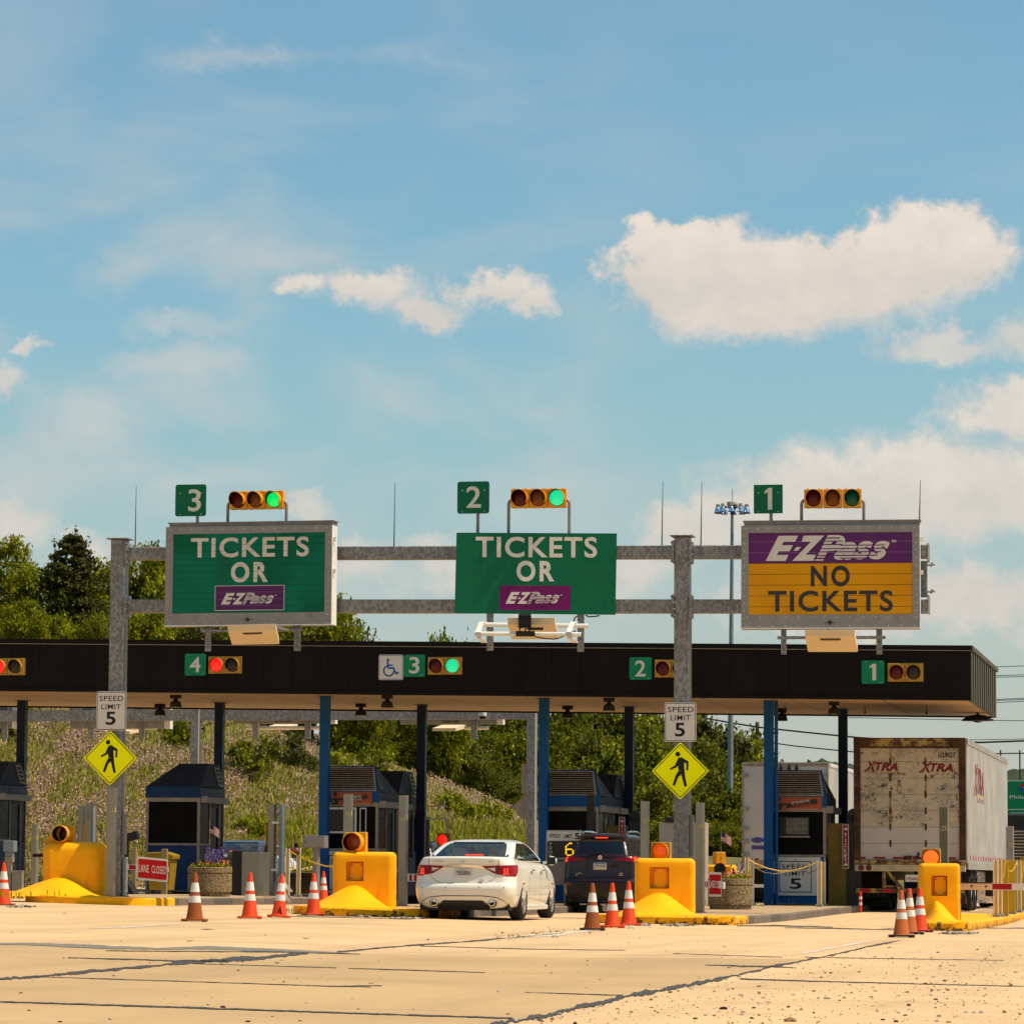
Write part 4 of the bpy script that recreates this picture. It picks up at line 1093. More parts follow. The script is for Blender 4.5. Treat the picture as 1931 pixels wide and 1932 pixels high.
b = MB(); cbox(b, -.1, .06, -.04, CD + .05, FH - .04, FH + .06); b.build('end_cap', FASE, canopy)
b = MB(); cbox(b, XW, -.02, .12, CD, .04, .09); b.build('soffit', SOFF, canopy)
b = MB(); cbox(b, XW, -.02, .2, CD, FH - .12, FH - .06); b.build('roof_deck', DARKM, canopy)
b = MB(); cbox(b, XW, 0, CD, CD + .06, 0, FH); b.build('rear_fascia', FASC, canopy)

def soffit_at(px, py):
    r = ray(px, py); Y = 80.0
    while Y < 100:
        P = CAM + r * (Y / r.y); d = P - KF.o; x = d.dot(KF.u)
        if P.z >= K0.z + SL * x + .04: return x, d.dot(KF.v)
        Y += .02
    return KF.hit(px, py, 5)[0], 5.0

# columns stand on the islands and carry the canopy
def column(px0, px1, yl, mat_, label, pipe=None):
    x0, x1, _, _ = KF.rect(px0, px1, 1340, 1450, yl); w = .215; xc = (x0 + x1) / 2
    q = KF.w(xc, yl, 0); zb = zg(q.x, q.y) + .12
    root = thing('canopy_column', label, 'column', Vector((q.x, q.y, zb)), -YAW, 'blue canopy columns')
    h = K0.z + SL * xc + .05 - zb
    b = MB()
    b.box(-w/2, w/2, -.11, -.095, 0, h); b.box(-w/2, w/2, .095, .11, 0, h); b.box(-.012, .012, -.095, .095, 0, h)
    b.box(-w/2 + .004, -w/2 + .012, -.095, .095, 0, h); b.box(w/2 - .012, w/2 - .004, -.095, .095, 0, h)
    b.build('shaft', mat_, root)
    b = MB(); b.box(-.2, .2, -.2, .2, 0, .03); b.build('base_plate', DARKM, root)
    b = MB(); b.box(-.17, .17, -.16, .16, h - .02, h - .004); b.build('head_plate', DARKM, root)
    if pipe:
        a, c, _, _ = KF.rect(pipe[0], pipe[1], 1340, 1450, yl); xp = (a + c) / 2 - xc
        b = MB(); b.cyl((xp, .0, .12), (xp, .0, h), .042, n=14)
        for zz in (.25, 1.05, 2.5, 4.0): b.cyl((xp, 0, zz), (xp, 0, zz + .05), .052, n=14); b.box(0, xp, -.01, .01, zz + .01, zz + .04)
        b.cyl((xp, 0, .03), (xp, 0, .14), .06, n=14)
        b.build('drain_pipe', BLUE, root, smooth=True)
    return root
column(604, 621.6, 1.8, BLUE, 'bright blue column in front of the louvred booth left of the sedan')
column(1016.8, 1035, 1.8, BLUE, 'bright blue column beside the speed feedback sign')
column(1441.7, 1458, 1.8, BLUE, 'bright blue column with a drain pipe beside the rightmost booth', (1460.6, 1467))
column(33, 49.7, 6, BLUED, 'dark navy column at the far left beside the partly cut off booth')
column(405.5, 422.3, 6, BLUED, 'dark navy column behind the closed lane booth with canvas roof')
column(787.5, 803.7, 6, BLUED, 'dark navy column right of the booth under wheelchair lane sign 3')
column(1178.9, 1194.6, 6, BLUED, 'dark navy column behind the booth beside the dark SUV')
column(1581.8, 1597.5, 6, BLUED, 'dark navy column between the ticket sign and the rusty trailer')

# lamps under the soffit
def soffit_lamp(px, py_top, py_bot, label, flat=False, x_only=None):
    x, yl = soffit_at(px, py_top)
    q = KF.w(x, yl, 0); zs = K0.z + SL * x + .04
    s = FPX / q.y; hgt = (py_bot - py_top) / s * .97
    root = thing('soffit_lamp', label, 'lamp', Vector((q.x, q.y, zs - hgt)), -YAW, 'lamps hanging under the canopy')
    if flat:
        b = MB(); b.lathe([(.40, 0), (.39, .03), (.20, .13), (.06, .15), (.03, .16), (.03, hgt)], n=28); b.build('shade', VISIN, root, smooth=True)
        b = MB(); b.lathe([(0, -.05), (.06, -.04), (.16, .0), (.38, .012)], n=24); b.build('diffuser', DARKM, root, smooth=True)
    else:
        bell = hgt * .58
        b = MB(); b.lathe([(.145, 0), (.140, .06), (.12, .13), (.09, bell - .03), (.045, bell)], n=24)
        b.lathe([(.135, .003), (.11, .12), (.04, bell - .02)], n=24); b.build('shade', DARKM, root, smooth=True)
        b = MB(); b.cyl((0, 0, bell - .01), (0, 0, bell + .05), .05, n=12); b.box(-.12, .12, -.10, .10, bell + .04, hgt); b.build('ballast_box', VISIN, root, bevel=.01)
soffit_lamp(331.5, 1311.5, 1335, 'bell lamp right of the left speed limit sign, nearer of the pair')
soffit_lamp(301.9, 1328.5, 1351, 'bell lamp right of the left speed limit sign, rear one of the pair')
soffit_lamp(730.4, 1311.5, 1336, 'bell lamp below the wheelchair sign, nearer of the pair')
soffit_lamp(680.6, 1328, 1351, 'bell lamp below the wheelchair sign, rear one of the pair')
soffit_lamp(1148.5, 1317, 1342, 'bell lamp left of the right speed limit sign, nearer of the pair')
soffit_lamp(1070.3, 1332, 1356, 'bell lamp left of the right speed limit sign, rear one of the pair')
soffit_lamp(1573, 1324, 1348, 'bell lamp beside the column near the rusty trailer')
soffit_lamp(1474, 1337, 1361, 'bell lamp right of the blue drain pipe')
soffit_lamp(1843.5, 1345, 1360.5, 'flat wide lamp under the right end of the canopy', True)
x, yl = soffit_at(912, 1340); q = KF.w(x, CD + .5, 0)
P_ = at(910, 1343, q.y + 3)
root = thing('dome_camera', 'white dome security camera hanging behind the canopy', 'security camera', P_ - Vector((0, 0, .2)), 0)
b = MB(); b.lathe([(0, 0), (.07, .01), (.09, .08)], n=16); b.build('dome', DGLASS, root, smooth=True)
b = MB(); b.lathe([(.10, .08), (.11, .14), (.09, .26), (.04, .30), (.04, .36)], n=16); b.box(0, .18, -.05, .05, .33, .42); b.build('housing', WPAINT, root, smooth=True)
# small hooks and the cable loop on the soffit
for px, py in ((1747, 1331), (1631, 1330), (1480, 1331)):
    x, yl = soffit_at(px, py); q = KF.w(x, yl, 0); z = K0.z + SL * x + .04
    b = MB(); b.cyl((0, 0, -.16), (0, 0, 0), .010, n=6); b.lathe([(.018, -.21), (.03, -.18), (.02, -.15)], n=8)
    tag(b.build('ceiling_hook', DARKM, loc=(q.x, q.y, z)), {1747: 'short dark hook under the soffit near the right canopy end', 1631: 'dark hook under the soffit right of the drain pipe column', 1480: 'dark hook under the soffit beside the drain pipe'}[px], 'hook')

# plates and signals on the fascia
def fplate(x0, x1, y0, y1, ch, cr, label): return lane_plate(KF, -.03, x0, x1, y0, y1, ch, cr, label, None, GREENL, None, 'green lane plates on the canopy fascia', .045)
fplate(348.5, 388.6, 1233.3, 1274.7, '4', (358, 378, 1239.5, 1268.5), 'green lane plate reading 4 on the canopy')
fplate(761.5, 801.7, 1235.2, 1277, '3', (771.5, 791, 1239.5, 1271), 'green lane plate reading 3 on the canopy beside the wheelchair sign')
fplate(1186.7, 1229, 1240, 1282.7, '2', (1197.5, 1217.5, 1246, 1276.5), 'green lane plate reading 2 on the canopy')
fplate(1624.6, 1667.9, 1246.4, 1290.2, '1', (1640, 1652, 1252.5, 1283.5), 'green lane plate reading 1 on the canopy')
def fsignal(x0, x1, y0, y1, lens, label):
    P = Panel(KF, x0, x1, y0, y1, -.05, 'lane_signal', label, 'traffic light', 'two lamp signals on the canopy fascia', rad(13 - (x0 / 1931) * 6))
    b = MB(); b.box(-P.w/2 - .006, P.w/2 + .03, .02, .06, -.012, P.h + .012); b.build('back_box', SIGO, P.root)
    signal(P, 2, lens, SIGO, .14, .05); return P
fsignal(-17, 44.7, 1242.5, 1272.9, [LITR, LENSK], 'two lamp signal lit red, cut off by the left picture edge')
fsignal(393.2, 453.2, 1239.3, 1269.8, [LITR, LENSK], 'two lamp signal lit red beside lane plate 4')
fsignal(806.9, 868.7, 1240.6, 1271.9, [LENSR, LITGL], 'two lamp signal lit green beside lane plate 3')
fsignal(1234.7, 1297, 1245.4, 1277, [LENSR, LENSG], 'two lamp signal half hidden by the right gantry post')
fsignal(1674.3, 1738.8, 1252, 1285, [LENSR, LENSK], 'two lamp signal with both lamps dark beside lane plate 1')
P = Panel(KF, 714, 760.7, 1235.2, 1283, -.03, 'wheelchair_sign', 'white sign with blue wheelchair symbol on the canopy', 'access sign')
w, h = P.w/2, P.h
b = MB(); b.prism(rrect(-w, w, 0, h, .045), 0, .01); b.build('plate', WHITE, P.root)
b = MB(); b.prism(rrect(-w + .012, w - .012, .012, h - .012, .04), -.003, 0); b.build('border', BLUEI, P.root)
b = MB(); b.prism(rrect(-w + .026, w - .026, .026, h - .026, .03), -.006, -.0031); b.build('inner_plate', WHITE, P.root)
b = MB(); u = lambda px, py: P.p((1100 + px * .31072 * 1.0) / 1.0 if False else (1100 + px * .31072) / 1.8887, (2250 + py * .31072) / 1.8887)
hx, hz = u(908, 328); b.lathe([(0, -.006), (.032, -.006), (.032, -.0095), (0, -.0095)], (hx, 0, hz), 'y', 16)
def bar_(b, pts, wd):
    for (p0, p1) in zip(pts[:-1], pts[1:]):
        a = Vector((p0[0], 0, p0[1])); c = Vector((p1[0], 0, p1[1])); d = (c - a).normalized(); nn = Vector((-d.z, 0, d.x)) * wd / 2; e = d * wd * .3
        b.prism([((a - e + nn).x, (a - e + nn).z), ((c + e + nn).x, (c + e + nn).z), ((c + e - nn).x, (c + e - nn).z), ((a - e - nn).x, (a - e - nn).z)], -.0095, -.006)
bar_(b, [u(905, 350), u(912, 420), u(970, 420), u(1000, 485), u(1026, 472)], .042)
bar_(b, [u(910, 388), u(960, 388)], .032)
cx_, cz_ = u(918, 452); rr = (u(980, 452)[0] - cx_) * .93; arc = []
for a in range(112, 361, 12):
    t = rad(a - 0); arc.append((cx_ + rr * math.cos(t), cz_ + rr * math.sin(t)))
bar_(b, arc, .034)
b.build('wheelchair_symbol', BLUEI, P.root)

WB, FB, LB, TOPZ = 1.12, 2.24, 2.50, 3.12
def booth_body(root, W, D, paint=BLUE):
    fr = MB(); t = .06
    # corner posts and rails
    for x in (-W/2, W/2 - t):
        for y in (0, D - t): fr.box(x, x + t, y, y + t, .0, FB)
    fr.box(-W/2 + t, W/2 - t, 0, .05, WB - .03, WB + .02); fr.box(-W/2 + t, W/2 - t, -.004, .05, FB - .10, FB - .001)
    for x in (-W/2, W/2 - .05):
        fr.box(x, x + .05, t, D - t, FB - .10, FB - .001); fr.box(x, x + .05, t, D * .42, WB - .03, WB + .02)
        fr.box(x, x + .05, D * .42, D * .42 + .06, 0.02, FB - .1); fr.box(x, x + .05, D * .80, D * .80 + .06, 0.02, FB - .1)
    fr.build('frame', ALUB, root)
    b = MB(); b.box(-W/2 + t, W/2 - t, .015, .05, 0, WB - .03); b.box(-W/2 + .012, -W/2 + .045, t, D - t, 0, WB - .03); b.box(W/2 - .045, W/2 - .012, t, D * .42, 0, WB - .03); b.box(W/2 - .045, W/2 - .012, D * .86, D - t, 0, WB - .03)
    b.box(-W/2 + t, W/2 - t, D - .05, D - .015, 0, WB); b.build('wall', paint, root)
    b = MB(); b.box(-W/2 + t, W/2 - t, .02, .035, WB + .02, FB - .1); b.box(W/2 - .035, W/2 - .02, t, D * .42, WB + .02, FB - .1); b.box(-W/2 + .02, -W/2 + .035, t, D - t, WB, FB - .1); b.box(-W/2 + t, W/2 - t, D - .035, D - .02, WB, FB - .1); b.box(W/2 - .035, W/2 - .02, D * .86, D - t, WB, FB - .1)
    b.build('window', DGLASS, root)
    b = MB(); b.box(-W/2 + .1, W/2 - .1, .1, D - .1, 0.001, FB - .2); b.build('interior', DINT, root)
    # sliding door on the lane side
    b = MB(); y0, y1 = D * .42 + .06, D * .80
    for y in (y0, y1 - .07): b.box(W/2 - .045, W/2 - .01, y, y + .07, .02, FB - .12)
    b.box(W/2 - .045, W/2 - .01, y0 + .07, y1 - .07, .02, .95); b.box(W/2 - .045, W/2 - .01, y0 + .07, y1 - .07, FB - .22, FB - .12)
    dr = b.build('door', paint, root); g_ = MB(); g_.box(W/2 - .04, W/2 - .03, y0 + .07, y1 - .07, .95, FB - .22); g_.build('pane', DGLASS, dr)
    # sliding rail box above the door
    b = MB(); b.box(W/2 - .01, W/2 + .16, .12, D * .98, FB - .13, FB + .02); b.box(W/2 - .01, W/2 + .17, .05, .12, FB - .13, FB + .04); b.build('door_rail', ALU, root, bevel=.01)
def side_vent(root, q, out):
    """q: four corners on the sloped side; a framed vent of slats"""
    a, b_, c, d = [Vector(p) for p in q]; out = Vector(out)
    m = MB(); m.hexa([a, b_, c, d], [p + out * .025 for p in (a, b_, c, d)]); v = m.build('side_vent', ALUB, root)
    m = MB()
    for i in range(4):
        t0, t1 = .1 + i * .22, .1 + i * .22 + .15
        L = lambda t, s: (a + (d - a) * t) * (1 - s) + (b_ + (c - b_) * t) * s
        pp = [L(t0, .15), L(t0, .85), L(t1, .85), L(t1, .15)]
        m.hexa([p + out * .0255 for p in pp], [p + out * .03 for p in pp])
    m.build('vent_opening', VISIN, v)
def louvre_booth(xr_px, py, yl, label, W=1.37, D=2.1, zadd=.03):
    xr, _ = KF.hit(xr_px, py, yl); q = KF.w(xr - W/2, yl, 0); q.z = zg(q.x, q.y) + .15 + zadd
    root = thing('toll_booth', label, 'toll booth', q, -YAW, 'toll booths')
    booth_body(root, W, D)
    b = MB(); b.box(-W/2 - .015, W/2 + .015, -.02, .06, FB, LB); b.box(W/2 - .04, W/2 + .02, .06, D, FB, LB - .02, 1); b.box(-W/2 - .02, -W/2 + .04, .06, D, FB, LB - .02, 1); b.build('frieze', [BLUE, CANVASG], root)
    # mansard: slanted louvre front, roof falling to the back
    yi, xi = .22, .15
    f0 = [(-W/2 - .015, -.02, LB), (W/2 + .015, -.02, LB), (W/2 - xi + .04, yi, TOPZ), (-W/2 + .05, yi, TOPZ)]
    b = MB(); yb = D - .02
    vs = [Vector(p) for p in f0] + [Vector((-W/2 - .01, yb, LB - .02)), Vector((W/2 + .01, yb, LB - .02)), Vector((W/2 - xi - .02, yi + .16, TOPZ)), Vector((-W/2 + .05, yi + .16, TOPZ))]
    b.add(vs, [(0, 1, 2, 3), (1, 5, 6, 2), (3, 2, 6, 7), (7, 6, 5, 4), (0, 3, 7, 4), (0, 4, 5, 1)]); b.m = [0, 1, 0, 1, 1, 0]
    b.build('roof', [BLUE, CANVASG], root)
    A, B_, C, D_ = [Vector(p) for p in f0]; nrm = (B_ - A).cross(D_ - A).normalized()
    if nrm.y > 0: nrm = -nrm
    L = lambda u_, t: (A + (D_ - A) * t) * (1 - u_) + (B_ + (C - B_) * t) * u_
    m = MB()
    def pan(m, u0, u1, t0, t1, d0, d1): m.hexa([L(u0, t0) + nrm * d0, L(u1, t0) + nrm * d0, L(u1, t1) + nrm * d0, L(u0, t1) + nrm * d0], [L(u0, t0) + nrm * d1, L(u1, t0) + nrm * d1, L(u1, t1) + nrm * d1, L(u0, t1) + nrm * d1])
    pan(m, .0, .965, .0, .055, .003, .03); pan(m, .0, .965, .895, .94, .003, .03); pan(m, .93, .965, .055, .895, .003, .03)
    lv = m.build('louvre_frame', ALUB, root)
    m = MB(); pan(m, .0, .93, .055, .895, .002, .008); m.build('louvre_back', VISIN, lv)
    m = MB()
    for i in range(10):
        t = .08 + i * .083; a = [L(u_, t) + nrm * .035 for u_ in (.005, .925)]; c = [L(u_, t + .018) + nrm * .012 for u_ in (.005, .925)]
        m.hexa([a[0], a[1], c[1], c[0]], [p + Vector((0, 0, .016)) for p in (a[0], a[1], c[1], c[0])])
    m.build('slats', LOUV, lv)
    side_vent(root, [(W/2 + .012 - .01, .13, LB + .08), (W/2 + .0, .45, LB + .06), (W/2 - xi * .72, .42, LB + .43), (W/2 - xi * .80, .25, LB + .47)], (.98, 0, .2))
    return root, q
def canvas_booth(xr, yl, label, W=1.37, D=2.2, single=False, zadd=.03):
    q = KF.w(xr - W/2, yl, 0); q.z = zg(q.x, q.y) + .15 + zadd
    root = thing('toll_booth', label, 'toll booth', q, -YAW, 'toll booths')
    booth_body(root, W, D, BLUEN if single else BLUE)
    b = MB(); b.box(-W/2 - .015, W/2 + .02, -.02, .05, FB, LB); b.box(W/2 - .04, W/2 + .02, .05, D, FB, LB - .02, 1); b.box(-W/2 - .015, -W/2 + .04, .05, D, FB, LB - .02, 1); b.build('frieze', [BLUEN if single else CANVASG, BLUEN if single else CANVASG], root)
    yi, xi = 1.05, (.52 if single else .06)
    f0 = [(-W/2 - .015, -.02, LB), (W/2 + .02, -.02, LB), (W/2 - .10, yi, TOPZ - .03), (-W/2 + xi, yi, TOPZ - .03)]
    b = MB(); N = 10; vs = []; fs = []
    for j in range(N + 1):      # a slack canvas front
        t = j / N
        for i in range(N + 1):
            u_ = i / N; A, B_, C, D_ = [Vector(p) for p in f0]
            p = (A + (D_ - A) * t) * (1 - u_) + (B_ + (C - B_) * t) * u_
            p.z -= .05 * math.sin(math.pi * t) * math.sin(math.pi * u_) + .018 * math.sin(t * 9 + u_ * 2) * math.sin(math.pi * t)
            vs.append(p)
    for j in range(N):
        for i in range(N): a = j*(N+1)+i; fs.append((a, a+1, a+N+2, a+N+1))
    b.add(vs, fs, 0)
    R = [Vector((W/2 + .02, -.02, LB)), Vector((W/2 + .02, D, LB)), Vector((W/2 - .10, D - .1, TOPZ - .03)), Vector((W/2 - .10, yi, TOPZ - .03))]
    L_ = [Vector((-W/2 - .015, -.02, LB)), Vector((-W/2 - .015, D, LB)), Vector((-W/2 + xi, D - .1, TOPZ - .03)), Vector((-W/2 + xi, yi, TOPZ - .03))]
    b.add(R + L_, [(0, 1, 2, 3), (4, 7, 6, 5), (3, 2, 6, 7), (2, 1, 5, 6)], 1)
    b.build('roof', [CANVAS, CANVAS if single else CANVASG], root, smooth=True, angle=25, recalc=False)
    side_vent(root, [(W/2 + .012, 1.62, LB + .05), (W/2 + .012, 2.05, LB + .03), (W/2 - .07, 1.85, LB + .50), (W/2 - .075, 1.45, LB + .51)], (.98, 0, .2))
    return root, q
B3, q3 = louvre_booth(712.6, 1560, 2.3, 'louvred blue booth behind the middle yellow barrier, orange poster on its frieze')
B2, q2 = louvre_booth(1128.5, 1560, 2.3, 'louvred blue booth behind the dark SUV')
B1, q1 = louvre_booth(1557, 1560, 2.3, 'louvred booth with the white speed limit panel beside the rusty trailer')
for Q, lab in ((B3, 'navy canvas roofed booth behind the louvred booth left of the sedan'), (B2, 'navy canvas roofed booth behind the dark SUV and louvred booth')):
    d = Q.location - KF.o; canvas_booth(d.dot(KF.u) + .685, 2.3 + 2.16, lab)
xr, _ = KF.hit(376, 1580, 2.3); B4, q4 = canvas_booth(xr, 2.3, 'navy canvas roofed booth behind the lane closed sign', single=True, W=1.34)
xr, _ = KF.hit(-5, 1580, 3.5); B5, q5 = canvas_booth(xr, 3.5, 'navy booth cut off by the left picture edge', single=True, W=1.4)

# posters on the friezes
def poster(B, x0, x1, lines, label, hide=0):
    root = thing('poster', label, 'poster', (B.location + KF.u * ((x0 + x1) / 2) + KF.v * -.028 + Vector((0, 0, FB - .06))), -YAW, 'orange safety posters on the booths')
    w = (x1 - x0) / 2; h = .30
    b = MB(); b.box(-w, w, 0, .006, 0, h); b.build('sheet', POSTER, root)
    b = MB(); b.lathe([(0, -.001), (.055, -.001), (.055, -.003), (0, -.003)], (-w + .10, 0, h - .055), 'y', 18)
    b.prism([(-w + .0, 0), (-w + .16, 0), (-w + .19, .10), (-w + .28, .115), (-w + .28, .15), (-w + .1, .165), (-w + .0, .15)][::-1], -.0022, 0)
    b.prism([(-w + .30, .04), (w - .10, .15), (w - .13, .265), (-w + .28, .15)][::-1], -.003, 0)
    b.build('figure', CHARC, root)
    xf = Matrix.Rotation(-rad(9), 4, 'Y')
    for i, (t, m_, x, z, ww, hh) in enumerate(lines):
        t_ = MB(); t_.text(t, 0, ww, 0, hh, 0, .002, .03); t_.v = [tuple((xf @ Vector(v)) + Vector((-w + x, -.0045, z))) for v in t_.v]; t_.build('lettering', m_, root)
    b = MB(); b.box(-w + .04, -w + .07, -.004, -.002, .06, .085); b.box(-w + .3, w - .06, -.002, 0, .018, .026); b.build('small_print', WHITE, root)
poster(B1, -.515, .60, [('GET THE POINT NOW,', WHITE, .40, .125, .44, .055), ('OR GET FINE LATER', POSTER, .42, .065, .46, .05)], 'orange poster reading get the point now on the rightmost booth')
poster(B3, -.46, .54, [('BY THE TIME YOU', WHITE, .38, .125, .36, .055), ("IT'LL BE TOO LATE", WHITE, .40, .065, .36, .05), ('SEE THEM,', POSTER, .74, .178, .20, .05)], 'orange poster partly behind a steel post on the middle louvred booth')
# speed limit panel on the rightmost booth, and the plain white one beside the middle barrier
def booth_panel(B, x0, x1, z0, z1, label, full=True):
    root = thing('speed_limit_sign', label, 'speed limit sign', B.location + KF.u * ((x0 + x1) / 2) + KF.v * -.03 + Vector((0, 0, z0)), -YAW)
    w = (x1 - x0) / 2; h = z1 - z0
    b = MB(); b.box(-w, w, 0, .02, 0, h); b.build('plate', WHITE, root)
    b = MB()
    bx, bz0, bz1 = w * .64, h * .08, h * .90; o_ = -.18 * 0
    for a, c, d, e in ((-bx, bx, bz1 - .02, bz1), (-bx, bx, bz0, bz0 + .02), (-bx, -bx + .018, bz0 + .02, bz1 - .02), (bx - .018, bx, bz0 + .02, bz1 - .02)): b.box(a, c, -.002, 0, d, e)
    b.build('border', BLACKI, root)
    b = MB()
    for t, a, c, z0_, z1_ in (('SPEED', -.54, .52, .69, .81), ('LIMIT', -.42, .40, .52, .63), ('5', -.22, .24, .17, .45)): b.text(t, a * w, c * w, z0_ * h, z1_ * h, 0, .003, .006 if t != '5' else .02, 0, 1.1)
    b.build('lettering', BLACKI, root)
booth_panel(B1, -.62, .57, .19, 1.08, 'large white speed limit 5 panel on the rightmost booth wall')
booth_panel(B3, -.70, .40, .06, 1.08, 'white speed limit panel mostly hidden by the middle yellow barrier')
# window fittings: an air conditioner and two framed windows
def rel(B, x, y, z): return B.location + KF.u * x + KF.v * y + Vector((0, 0, z))
root = thing('air_conditioner', 'grilled air conditioner in the window of the rightmost booth', 'air conditioner', rel(B1, -.02, -.0, 1.58), -YAW)
b = MB(); b.box(-.38, .33, -.16, .012, 0, .44); b.build('casing', DARKM, root, bevel=.01)
b = MB()
for i in range(13): b.box(-.20, .31, -.172, -.161, .05 + i * .028, .05 + i * .028 + .014)
b.build('grille', LOUV, root); b = MB(); b.box(-.36, .34, -.17, .01, -.04, -.005); b.build('shelf', ALUB, root)
root = thing('booth_window', 'white framed sliding window in the middle louvred booth', 'window', rel(B3, -.22, -.0, 1.50), -YAW)
b = MB()
for a, c, d, e in ((-.38, .38, 0, .045), (-.38, .38, .57, .615), (-.38, -.335, .045, .57), (.335, .38, .045, .57)): b.box(a, c, -.02, .018, d, e)
for a, c, d, e in ((.46, .62, 0.0, .03), (.46, .62, .58, .61), (.46, .48, .03, .58), (.60, .62, .03, .58)): b.box(a, c, -.015, .018, d, e)
b.build('frame', WPAINT, root); b = MB(); b.box(-.335, .335, -.004, .012, .045, .57); b.build('pane', mat('grey_fly_screen', (.055, .05, .05), .7), root)

# ticket columns with red signs
def ticket_sign(px0, px1, py0, py1, yl, label, post_x):
    P = Panel(KF, px0, px1, py0, py1, yl, 'ticket_sign', label, 'ticket sign', 'red ticket signs by the lanes')
    w, h = P.w/2, P.h
    b = MB(); b.prism(rrect(-w, w, 0, h, .02), 0, .012); b.build('plate', WHITE, P.root)
    b = MB(); b.prism(rrect(-w + .012, w - .012, .012, h - .012, .015), -.003, 0); b.build('red_face', REDD, P.root)
    b = MB(); n = 6; H = h * .70 / n
    for i, c in enumerate('TICKET'):
        zc = h * .80 - i * H; ww = w * (.45 if c != 'I' else .10); b.text(c, -ww, ww, zc - H * .72, zc, -.003, .003, .01)
    for zc in (h * .90, h * .09):
        b.box(-w * .6, w * .1, -.006, -.003, zc - .014, zc + .014); b.prism([(w * .05, zc + .05), (w * .62, zc), (w * .05, zc - .05)], -.006, -.003)
    b.build('lettering', WHITE, P.root)
    return P
P = ticket_sign(1588.6, 1600.5, 1556, 1639, 2.2, 'tall red ticket sign beside the rusty trailer', 0)
q = P.fr.w(P.ox, 0, 0); zb = zg(q.x, q.y) + .14
root = thing('ticket_machine', 'dull yellow ticket machine with a dark curved hood beside the rusty trailer', 'ticket machine', Vector((q.x, q.y, zb)) , -YAW, 'ticket machines in the lanes')
b = MB(); b.box(-.42, .02, .12, .75, 0, 1.92); b.build('cabinet', mat('dull_yellow_cabinet', (.14, .085, .008), .5), root, bevel=.02)
b = MB(); b.box(.02, .34, .10, .55, 0, 2.1); b.cyl((.18, .10, 2.1), (.18, .55, 2.1), .16, n=24); b.build('hood', DARKM, root, smooth=True)
P = ticket_sign(1167, 1178.3, 1542, 1618, 2.35, 'red ticket sign half hidden behind the dark SUV roof', 0)
q = P.fr.w(P.ox, 0, 0); zb = zg(q.x, q.y) + .14
root = thing('ticket_machine', 'dull yellow ticket machine with a dark hood behind the dark SUV', 'ticket machine', Vector((q.x, q.y, zb)), -YAW, 'ticket machines in the lanes')
b = MB(); b.box(-.42, .02, .12, .75, 0, 1.85); b.build('cabinet', bpy.data.materials['dull_yellow_cabinet'], root, bevel=.02)
b = MB(); b.box(.14, .42, .14, .55, 0, 2.05); b.cyl((.28, .14, 2.05), (.28, .55, 2.05), .14, n=24); b.build('hood', DARKM, root, smooth=True)
x0, x1, z0, z1 = KF.rect(1107, 1121, 1499, 1600, 1.2); q = KF.w((x0 + x1) / 2, 1.2, 0)
b = MB(); hb = K0.z + z1 - zg(q.x, q.y) - .14; b.box(-.09, .09, -.06, .06, 0, hb); o = b.build('steel_post', DARKM, loc=(q.x, q.y, zg(q.x, q.y) + .14), rz=-YAW, bevel=.01); tag(o, 'dark brown square post in front of the booth behind the SUV', 'post')
WPEARL = mat('pearl_white_paint', (0.74, 0.70, 0.61), 0.3, 0, 0.01, .5, coat=.8)
MAROON = mat('dark_maroon_paint', (0.014, 0.004, 0.007), 0.3, 0.1, 0.03, 1.0, coat=.6)
BLKPNT = mat('black_car_paint', (0.005, 0.005, 0.007), 0.3, 0.1, 0.03, 1.0, coat=.45)
SILVER = mat('silver_car_paint', (0.60, 0.58, 0.54), 0.35, 0.0, 0.03, 1.0, coat=.5)
TAILR = mat('red_tail_lens', (0.24, 0.002, 0.005), 0.25, 0, 0.15, 20, coat=.1)
TAILD = mat('deep_red_tail_lens', (0.10, 0.002, 0.006), 0.12, 0, 0.15, 20, coat=1.0)
BRAKE = emis('lit_brake_light', (1.0, 0.06, 0.01), 1.1, (0.6, 0.02, 0.01))
REVW = mat('clear_reversing_lens', (0.55, 0.55, 0.52), 0.15)
SEAT = mat('cream_leather', (0.70, 0.62, 0.48), 0.6)
def glass_mat(name, tint, refl=0.12):
    m, b, n = base_mat(name)
    t = n.n.new('ShaderNodeBsdfTransparent'); t.inputs[0].default_value = a4(tint)
    gl = n.n.new('ShaderNodeBsdfGlossy'); gl.inputs['Roughness'].default_value = 0.03; gl.inputs['Color'].default_value = (0.9, 0.95, 1, 1)
    fr = n.n.new('ShaderNodeFresnel'); fr.inputs[0].default_value = 1.5
    mx = n.n.new('ShaderNodeMixShader'); n.link(n.math('ADD', n.math('MULTIPLY', fr.outputs[0], .6), refl, clamp=True), mx.inputs[0])
    n.link(t.outputs[0], mx.inputs[1]); n.link(gl.outputs[0], mx.inputs[2]); n.link(mx.outputs[0], n.n['Material Output'].inputs[0])
    return m
CGLASS = glass_mat('tinted_car_glass', (0.78, 0.84, 0.80), 0.03)
PGLASS = glass_mat('privacy_car_glass', (0.10, 0.10, 0.10), 0.04)

